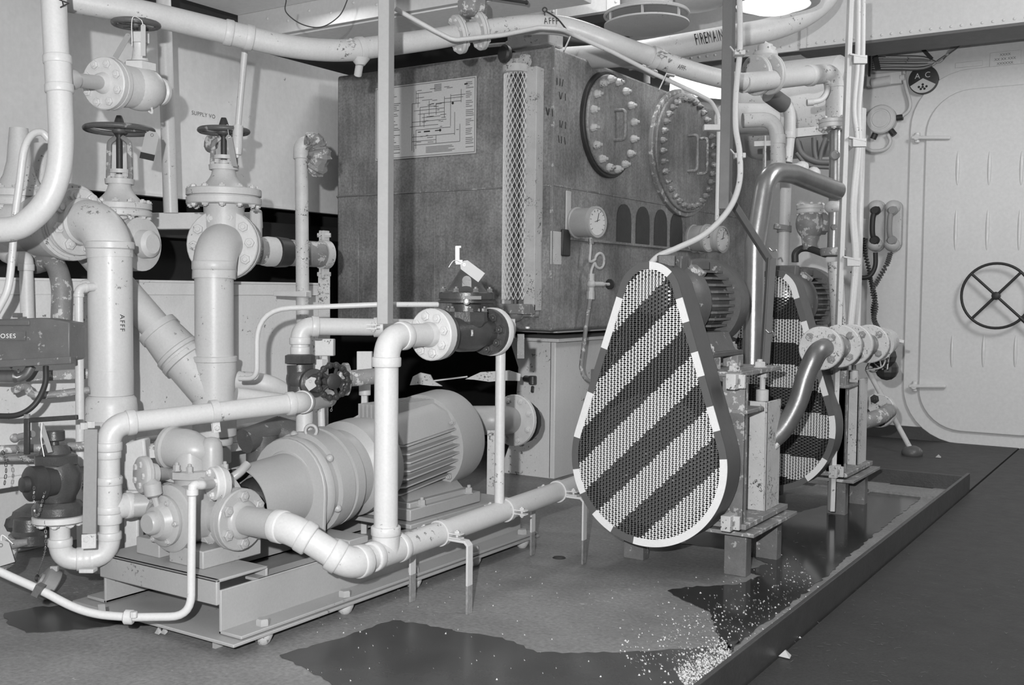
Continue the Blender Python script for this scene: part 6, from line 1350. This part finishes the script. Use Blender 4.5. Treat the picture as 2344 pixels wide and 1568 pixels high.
coil('coiled_cord', 'coiled grey cord running down from the pale handset', [(2038,578),(2030,605),(2010,640),(1998,665),(2005,700),(2000,730),(2010,752)], .012, BEAMD)
coil('coiled_cord', 'coiled dark cord running down behind the black handset', [(1974,545),(1980,580),(1990,620),(1995,650),(2003,680),(1998,710),(2004,745)], .011, IRON)
# ================================================================== BELT DRIVEN UNITS
def in_caps(x, z, c0, r0, c1, r1):
    """inside the tapered capsule made of two circles: (cx,cz),r"""
    dx, dz = c1[0]-c0[0], c1[1]-c0[1]; L = math.hypot(dx, dz); sn = (r0-r1)/L; cs = math.sqrt(1-sn*sn)
    px, pz = abs(x-c0[0]), z-c0[1]
    k = px*(-sn)+pz*cs
    if k < 0: return math.hypot(px, pz)-r0
    if k > cs*L: return math.hypot(px, pz-L)-r1
    return px*cs+pz*sn-r0
def outline(c0, r0, c1, r1, n=22):
    L = c1[1]-c0[1]; al = math.asin((r0-r1)/L); pts = []
    for k in range(2*n+1):
        t = -PI-al+ (PI+2*al)*k/(2*n); pts.append((c0[0]+r0*math.cos(t), c0[1]+r0*math.sin(t)))
    for k in range(n+1):
        t = al+(PI-2*al)*k/n; pts.append((c1[0]+r1*math.cos(t), c1[1]+r1*math.sin(t)))
    return pts
GY = 2.8
bc0 = PY(1490, 1040, GY); tc0 = PY(1495, 690, GY)
def belt_unit(dy, lab, first):
    XC = -1.338; c0 = (XC, .352); r0 = .252; c1 = (XC, .842); r1 = .100; y = GY+dy
    gd_ = thing('belt_guard', lab[0], 'guard', (XC, y, c0[1]-r0))
    kk_ = .96; tt_ = lambda a, b_: PY(a, b_, GY).z-kk_*PY(a, b_, GY).x; t0 = tt_(1566, 674); per = (t0-tt_(1660, 1058))/3
    stripe = (lambda x, z: 1 if (((t0-(z-kk_*x))/per) % 1 < .5 or (t0-(z-kk_*x)) > per*3) else 0) if first else (lambda x, z: 1 if ((z+.06*x)/.17) % 1 > .48 else 0)
    # mesh
    pu_, pv_ = .0215, .0117; w_ = .0042
    b = MB(); nx = int(.56/pu_)+1; nz = int(.9/pv_)+2
    for j in range(-1, nz):
        for i in range(-1, nx):
            xa = XC-.27+i*pu_; za = .09+j*pv_
            mids = (xa+pu_/2, za+pv_/2)
            for (A, B) in (((xa, za+pv_/2), (xa+pu_/2, za+pv_)), ((xa+pu_/2, za+pv_), (xa+pu_, za+pv_/2)), ((xa, za+pv_/2), (xa+pu_/2, za)), ((xa+pu_/2, za), (xa+pu_, za+pv_/2))):
                m_ = ((A[0]+B[0])/2, (A[1]+B[1])/2)
                if in_caps(m_[0], m_[1], c0, r0-.008, c1, r1-.008) > 0: continue
                if B[1] < A[1] and A[1] <= za+pv_/2+1e-9 or B[1] > A[1] and B[1] <= za+pv_/2+1e-9:
                    pass
                b.mi = stripe(*m_)
                dx, dz = B[0]-A[0], B[1]-A[1]; L = math.hypot(dx, dz); nxx, nzz = -dz/L*w_/2, dx/L*w_/2; ex = .06
                ax_, az_ = A[0]-dx*ex, A[1]-dz*ex; bx_, bz_ = B[0]+dx*ex, B[1]+dz*ex; t = .0016
                b.add([(ax_-nxx, y-t, az_-nzz), (bx_-nxx, y-t, bz_-nzz), (bx_+nxx, y-t, bz_+nzz), (ax_+nxx, y-t, az_+nzz),
                       (ax_-nxx, y+t, az_-nzz), (bx_-nxx, y+t, bz_-nzz), (bx_+nxx, y+t, bz_+nzz), (ax_+nxx, y+t, az_+nzz)],
                      [(0,1,2,3), (7,6,5,4), (0,4,5,1), (3,2,6,7)])
    o = obj('expanded_mesh', b, [GUARDD if first else IRON, GUARDL], gd_, smooth=False); o['kind'] = 'stuff'
    # flat rim (subdivided so that stripes are crisp) and side band
    oo = outline(c0, r0, c1, r1, 60); oi = outline(c0, r0-.022, c1, r1-.022, 60); 
    if 1:
        # refine the straight flanks
        def ref(P):
            out = []
            for i in range(len(P)):
                a, c_ = P[i], P[(i+1) % len(P)]; n = max(1, int(math.hypot(c_[0]-a[0], c_[1]-a[1])/.02)) if i in (120, len(P)-1) else 1
                for k in range(n if i not in (120, len(P)-1) else 26): 
                    nn = 26 if i in (120, len(P)-1) else n; out.append((a[0]+(c_[0]-a[0])*k/nn, a[1]+(c_[1]-a[1])*k/nn))
            return out
        oo, oi = ref(oo), ref(oi)
    b = MB(); n = len(oo)
    for i in range(n):
        j = (i+1) % n; mx, mz = (oo[i][0]+oo[j][0])/2, (oo[i][1]+oo[j][1])/2
        b.mi = stripe(mx, mz)
        b.add([(oi[i][0], y-.0025, oi[i][1]), (oi[j][0], y-.0025, oi[j][1]), (oo[j][0], y-.0025, oo[j][1]), (oo[i][0], y-.0025, oo[i][1]),
               (oi[i][0], y+.0015, oi[i][1]), (oi[j][0], y+.0015, oi[j][1]), (oo[j][0], y+.0015, oo[j][1]), (oo[i][0], y+.0015, oo[i][1])],
              [(3,2,1,0), (4,5,6,7), (0,1,5,4), (2,3,7,6)])
    obj('rim', b, [GUARDD, GUARDL], gd_, smooth=False)
    b = MB(); os2 = outline(c0, r0-.002, c1, r1-.002, 60); n = len(oo)
    for i in range(n):
        j = (i+1) % n
        q = lambda P, yy: (P[0], yy, P[1])
        cx_ = lambda P, s: (P[0]+(XC-P[0])*s, P[1])
        b.add([q(oo[i], y), q(oo[j], y), q(oo[j], y+.1), q(oo[i], y+.1), q(cx_(oo[i], .008), y), q(cx_(oo[j], .008), y), q(cx_(oo[j], .008), y+.1), q(cx_(oo[i], .008), y+.1)],
              [(0,1,2,3), (7,6,5,4), (3,2,6,7)])
    obj('side_band', b, GUARDD, gd_)
    b = MB(); b.prism([(p[0], y+.1, p[1]) for p in outline(c0, r0-.003, c1, r1-.003, 16)][::-1], (0,.003,0)); obj('back_plate', b, DARKM, gd_, smooth=False)
    b = MB(); b.lathe((XC, y+.03, c0[1]), YA, [(0,.19),(.004,.2),(.02,.185),(.036,.2),(.04,.19)], 48); b.lathe((XC,y+.02,c0[1]), YA, [(0,.04),(.05,.04)], 20); obj('large_pulley', b, DARKM, gd_)
    b = MB(); b.lathe((XC, y+.02, c1[1]), YA, [(0,.05),(.004,.058),(.024,.05),(.044,.058),(.05,.05)], 36); obj('small_pulley', b, STEEL, gd_)
    b = MB(); 
    for s in (1,-1): b.bar((XC+s*.19, y+.045, c0[1]+.04), (XC+s*.054, y+.045, c1[1]+.02), .025, .008, XA)
    obj('belt', b, BLACKR, gd_)
    for (px, py_) in (((1672, 872) , (1660, 1194)) if 1 else ()):
        pc_ = PY(px, py_, GY+.07); pc_.y += dy; b = MB(); b.box(pc_+XA*.012, (.03,.06,.045), (XA, YA, ZA)); b.box(pc_+V(.02,.0,0), (.05,.012,.04)); s_o = obj('mount_lug', b, WORNL, gd_, bevel=.002)
        put('bolt', 'bolt', WORN, s_o, pc_+V(.02,-.008,0), -YA, .011, .01)
    # motor on a plate
    mo_ = thing('drive_motor', lab[1], 'motor', (XC, y+.4, .66)); mz = .822; mr = .118
    MC = lambda yy: V(XC, y+yy, mz)
    b = MB(); b.lathe(MC(.103), YA, [(0,mr*.5),(.002,mr*.86),(.02,mr*.96),(.05,mr*1.02),(.075,mr*1.04),(.09,mr*.95),(.10,mr*.88),(.36,mr*.88)], 44); obj('motor_body', b, DARKM, mo_)
    for k in range(-4, 6):
        zo = k*.021-.012; hx = math.sqrt(max(.0009, (mr*1.04)**2-zo*zo))
        if abs(zo) > mr: continue
        for sgn in (1, -1):
            b = MB(); n_ = XA*sgn; b.prism([MC(.20)+ZA*zo+n_*(hx-.045), MC(.235)+ZA*zo+n_*hx, MC(.37)+ZA*zo+n_*hx, MC(.37)+ZA*zo+n_*(hx-.045)], ZA*.007); obj('cooling_fin', b, DARKM, mo_)
    b = MB(); rk = mr*1.2; b.lathe(MC(.37), YA, [(0, rk*.86), (0, rk), (.075, rk), (.09, rk*.95), (.095, rk*.8), (.095, .01)], 48); obj('fan_cowl', b, DARKM, mo_)
    b = MB(); b.box(MC(.13)+V(.0,0,mr*.98), (.11,.05,.05)); b.box(MC(.24)+V(-.01,0,mr*.98), (.14,.14,.03)); obj('terminal_box', b, DARKM, mo_, bevel=.004)
    b = MB(); dd = V(.6,0,.8).normalized(); b.box(MC(.18)+dd*mr*.98, (.045,.045,.03), (dd.cross(YA), YA, dd)); s_o = obj('frame_lug', b, WORN, mo_, bevel=.003); put('bolt', 'bolt', WORNL, s_o, MC(.158)+dd*mr*.98, -YA, .012, .01)
    b = MB()
    b.prism([MC(.16)+V(.03,0,-mr*.8), MC(.16)+V(mr*.9,0,-mr*.75), MC(.16)+V(mr*1.15,0,-.15), MC(.16)+V(.03,0,-.15)], (0,.2,0)); b.prism([MC(.16)+V(-.03,0,-mr*.8), MC(.16)+V(-mr*.9,0,-mr*.75), MC(.16)+V(-mr*1.15,0,-.15), MC(.16)+V(-.03,0,-.15)][::-1], (0,.2,0)); b.box(MC(.26)+V(0,0,-.155), (mr*2.5,.24,.016)); obj('motor_foot', b, DARKM, mo_, bevel=.003)
    for sx_ in (1,-1):
        for yy in (.17,.36): b = MB(); b.box(MC(yy)+V(sx_*mr*1.05,0,-.182), (.05,.05,.038)); s_o = obj('shim_block', b, WORN, mo_, bevel=.003); put('bolt', 'bolt', WORN, s_o, MC(yy)+V(sx_*mr*1.05,0,-.147), ZA, .012, .018)
    # foundation frame
    fr_ = thing('machine_stand', lab[2], 'frame', (XC, y+.4, 0))
    pz_ = mz-.215
    b = MB(); b.bb((XC-.2, y+.12, pz_), (XC+.235, y+.5, pz_+.014)); obj('motor_plate', b, WORN, fr_, bevel=.002)
    bm_ = WORN if first else WORNL
    b = MB(); b.bb((XC-.2, y+.12, .16), (XC+.265, y+.5, .176)); b.bb((XC-.2,y+.12,.14),(XC+.29,y+.52,.152)); obj('lower_plate', b, WORN, fr_, bevel=.002)
    for (xx, y0_, y1_, m_) in ((XC+.252, y+.125, y+.155, WORN), (XC+.245, y+.34, y+.47, WORNL), (XC-.19, y+.125, y+.205, DARKM), (XC-.19, y+.36, y+.46, DARKM)):
        b = MB(); b.bb((xx-.008, y0_, .176), (xx, y1_, pz_ if m_ is not WORNL else pz_-.09)); b.bb((xx-.07, y0_, .176), (xx, y0_+.008, pz_ if m_ is not WORNL else pz_-.09)); obj('upright', b, m_, fr_, bevel=.002)
    b = MB(); b.bb((XC+.06, y+.125, .176), (XC+.252, y+.131, .50)); b.bb((XC+.06,y+.12,.50),(XC+.262,y+.26,.512)); obj('front_web', b, WORN, fr_, bevel=.002)
    for (xx, yy) in ((XC+.2, y+.2), (XC+.2, y+.42)):
        b = MB(); b.cyl((xx, yy, .512), (xx, yy, pz_), .009, seg=10); b.lathe((xx,yy,.512), ZA, [(0,.02),(.035,.02),(.037,.012)], 16 if yy > y+.3 else 6); b.lathe((xx,yy,pz_-.02), ZA, [(0,.017),(.016,.017)], 6); obj('jack_bolt', b, WORNL if yy > y+.3 else WORN, fr_)
        put('plate_bolt', 'bolt', WORNL, fr_, V(xx, yy-.03, pz_+.014), ZA, .018, .018)
    for (xx, yy) in ((XC+.19, y+.2), (XC+.2, y+.45), (XC-.15, y+.2), (XC-.15, y+.45)):
        b = MB(); b.bb((xx-.02, yy-.004, 0), (xx+.05, yy+.004, .14)); b.bb((xx-.004+.046, yy, 0), (xx+.05, yy+.04, .14)); obj('foot_angle', b, DARKW, fr_, bevel=.002)
    # rotary pump casing inside the frame
    b = MB(); b.lathe((XC, y+.13, c0[1]), YA, [(0,.05),(.02,.09),(.03,.13),(.06,.14),(.2,.14),(.23,.1),(.25,.05)], 32); b.bb((XC-.1,y+.16,.176),(XC+.1,y+.32,c0[1]-.05)); obj('pump_casing', b, DARKM, fr_, bevel=.003)
    return
belt_unit(0, ['teardrop belt guard of expanded metal with wide diagonal light and dark stripes, nearest', 'dark finned motor on the worn frame behind the nearest striped guard', 'worn steel frame carrying the nearest belt-driven pump'], True)
belt_unit(1.07, ['second teardrop belt guard with level black and white stripes, further back', 'dark chipped finned motor behind the second guard', 'worn pale steel frame carrying the second belt-driven pump'], False)
# dark post with diagonal brace and short post
b = MB(); dp2 = 3.45; t1_ = D(1658, 478, dp2); fr_ = (EYE-V(t1_.x, t1_.y, EYE.z)).normalized(); sd_ = ZA.cross(fr_)
b.prism([t1_-sd_*.018-fr_*.0, t1_+sd_*.014, t1_+sd_*.024-fr_*.03, t1_+sd_*.02-fr_*.032, t1_+sd_*.011-fr_*.006, t1_-sd_*.018-fr_*.005][::-1], V(0,0,2.7-t1_.z))
tag(obj('dark_post', b, BEAMD, smooth=False, bevel=.001), 'dark grey steel post hanging from the overhead in front of the larger oval cover', 'post')
b = MB(); b.bar(D(1662, 440, dp2+.02), D(1762, 598, 3.55), .036, .02, FW); tag(obj('diagonal_brace', b, BEAMD, bevel=.002), 'dark diagonal steel brace between the hanging post and the short post', 'brace')
b = MB(); a0_, a1_ = D(1758, 590, 3.52), D(1743, 832, 3.52); b.bar(a0_, a1_, .032, .004, FW); b.bar(a0_+RT*.016+FW*.012, a1_+RT*.016+FW*.012, .004, .03, FW); tag(obj('short_post', b, BEAMD, bevel=.001), 'short dark angle post standing on the first motor plate', 'post')
# armoured cable to the motor
ac = thing('motor_cable', 'thick pale cable sweeping down from the overhead to the top of the striped guard', 'cable', D(1480, 612, 3.1))
b = MB(); b.tube(smoothpath([D(1692, -30, 3.35), D(1694, 60, 3.35), D(1693, 125, 3.35), D(1685, 210, 3.35), D(1684, 290, 3.33), D(1693, 350, 3.3), D(1692, 420, 3.28), D(1668, 480, 3.25), D(1615, 535, 3.2), D(1550, 568, 3.16), D(1505, 588, 3.12), D(1478, 620, 3.1)], 8), rpx(13.5, 3.3), 14); obj('cable_run', b, WHITE, ac)
for (px, py) in ((1692, 122), (1693, 357)):
    b = MB(); c_ = D(px, py, 3.33); b.box(c_, (.034,.03,.016), (RT,FW,UP)); b.bar(c_-RT*.012, c_-RT*.03+UP*.022, .012, .004, FW); obj('clip', b, WHITE2, ac, bevel=.002)
b = MB(); b.box(D(1524, 598, 3.1), (.05, .04, .035), (RT, FW, UP)); obj('gland_box', b, DARKM, ac, bevel=.003)
for (px, py, d_) in ((1768, 578, 3.5), (1760, 765, 3.5)):
    b = MB(); b.tube(smoothpath([D(px-8,py-10,d_), D(px,py-3,d_), D(px+8,py-6,d_), D(px+12,py+4,d_)], 4), .0025, 6); tag(obj('wire_hook', b, CHAINM), 'small bent wire hook on the short dark post, %s' % ('upper' if py < 700 else 'lower'), 'hook')
# ================================================================== FLOOR WATER AND DEBRIS
def puddle(name, lab, pix, z=.0012, m=WATER):
    pts = [PZ(x, y, z) for x, y in pix]; rnd = random.Random(len(pix)); out = []
    for i in range(len(pts)):
        a, c_ = pts[i], pts[(i+1) % len(pts)]; n = max(2, int((c_-a).length/.018)); nrm_ = ZA.cross((c_-a).normalized())
        for k in range(n):
            out.append(a.lerp(c_, k/n) + nrm_*(rnd.uniform(-1,1)*.006 if k else 0))
    b = MB(); b.prism(out[::-1] if 0 else out, (0,0,.0008)); o = obj(name, b, m, smooth=False); tag(o, lab, 'water'); return o
puddle('puddle', 'dark shiny water lying between the belt pumps and the kerb', [(1528,1352),(1570,1344),(1690,1338),(1745,1318),(1700,1308),(1760,1290),(1690,1260),(1560,1245),(1640,1195),(1800,1180),(1960,1140),(2040,1105),(2150,1108),(2050,1185),(1980,1240),(1900,1312),(1800,1390),(1720,1450),(1655,1500),(1640,1440),(1625,1400),(1560,1372)])
puddle('wet_patch', 'dark wet patch with reflections at the bottom centre of the deck', [(640,1500),(760,1466),(900,1420),(960,1428),(1060,1448),(1150,1460),(1230,1494),(1420,1494),(1500,1490),(1640,1480),(1700,1462),(1665,1500),(1600,1560),(1560,1620),(900,1620),(760,1568),(700,1530)], m=DAMP)
puddle('oil_stain', 'dark damp patch on the deck below the white tube at lower left', [(10,1404),(80,1390),(180,1384),(230,1392),(300,1424),(230,1436),(150,1444),(60,1448),(20,1430)], m=DAMP)
rnd = random.Random(11)
def flecks(name, lab, n, region, s0, s1, m_, streak=False):
    b = MB()
    for _ in range(n):
        x, y = region(rnd); p = PZ(x, y, .0022); s = rnd.uniform(s0, s1); t = rnd.uniform(0, PI); u = V(math.cos(t), math.sin(t), 0); v = V(-u.y, u.x, 0)
        if streak: b.add([p-u*s-v*s*.08, p+u*s-v*s*.08, p+u*s+v*s*.08, p-u*s+v*s*.08], [(0,1,2,3)])
        else: b.add([p-u*s-v*s*.5, p+u*s*.8-v*s*.6, p+u*s+v*s*.4, p-u*s*.3+v*s+ZA*.003], [(0,1,2,3)])
    o = obj(name, b, m_, smooth=False); tag(o, lab, 'debris'); o['kind'] = 'stuff'
flecks('salt_grit', 'pale crumbs scattered along the wet edge by the kerb', 700, lambda r: (lambda t, s: (1440+t*420+s*60, 1520-t*200+s*70))(r.random(), r.gauss(0,.45)), .0008, .0032, LINT)
flecks('salt_crust', 'dense pale crust in the kerb corner at the bottom', 1600, lambda r: (lambda t, s: (1560+t*110+s*16, 1560-t*75+s*26))(r.random(), r.gauss(0,.6)), .0008, .003, LINT)
flecks('paint_flakes', 'tiny white paint flakes scattered over the deck', 160, lambda r: (r.uniform(700,1650), r.uniform(1300,1560)), .0006, .0022, LINT)
flecks('mat_scratches', 'fine pale scratches on the dark deck right of the kerb', 320, lambda r: (lambda x, y: (x, y))(r.uniform(1800,2340), r.uniform(1200,1560)), .002, .008, mat('scratch', .2, .6, 0, 5, 0), True)
for i, (px, py, lab) in enumerate(((362,1450,'left torn scrap of white paper on the deck below the tube'), (376,1450,'right torn scrap of white paper on the deck below the tube'), (1797,1503,'crumpled white scrap on the dark deck right of the kerb'), (2148,1047,'small pale scrap on the dark deck near the door'), (1708,1290,'shiny scrap beside the first pump frame foot'))):
    p = PZ(px, py, .003); b = MB(); s = .009 if i < 2 else .014
    b.add([p+V(-s,-s*.4,0), p+V(s,-s*.6,0), p+V(s*.9,s*.5,.004), p+V(-s*.2,s,.012), p+V(0,0,.016)], [(0,1,4),(1,2,4),(2,3,4),(3,0,4),(3,2,1,0)]); tag(obj('paper_scrap', b, CARD, smooth=False), lab, 'paper')
b = MB(); b.ball(PZ(1280, 1277, .0), .022, 12, 6, sc=(1,1,.25)); tag(obj('weld_stub', b, IRON), 'dark round weld stub on the deck between the pipe legs', 'stub')
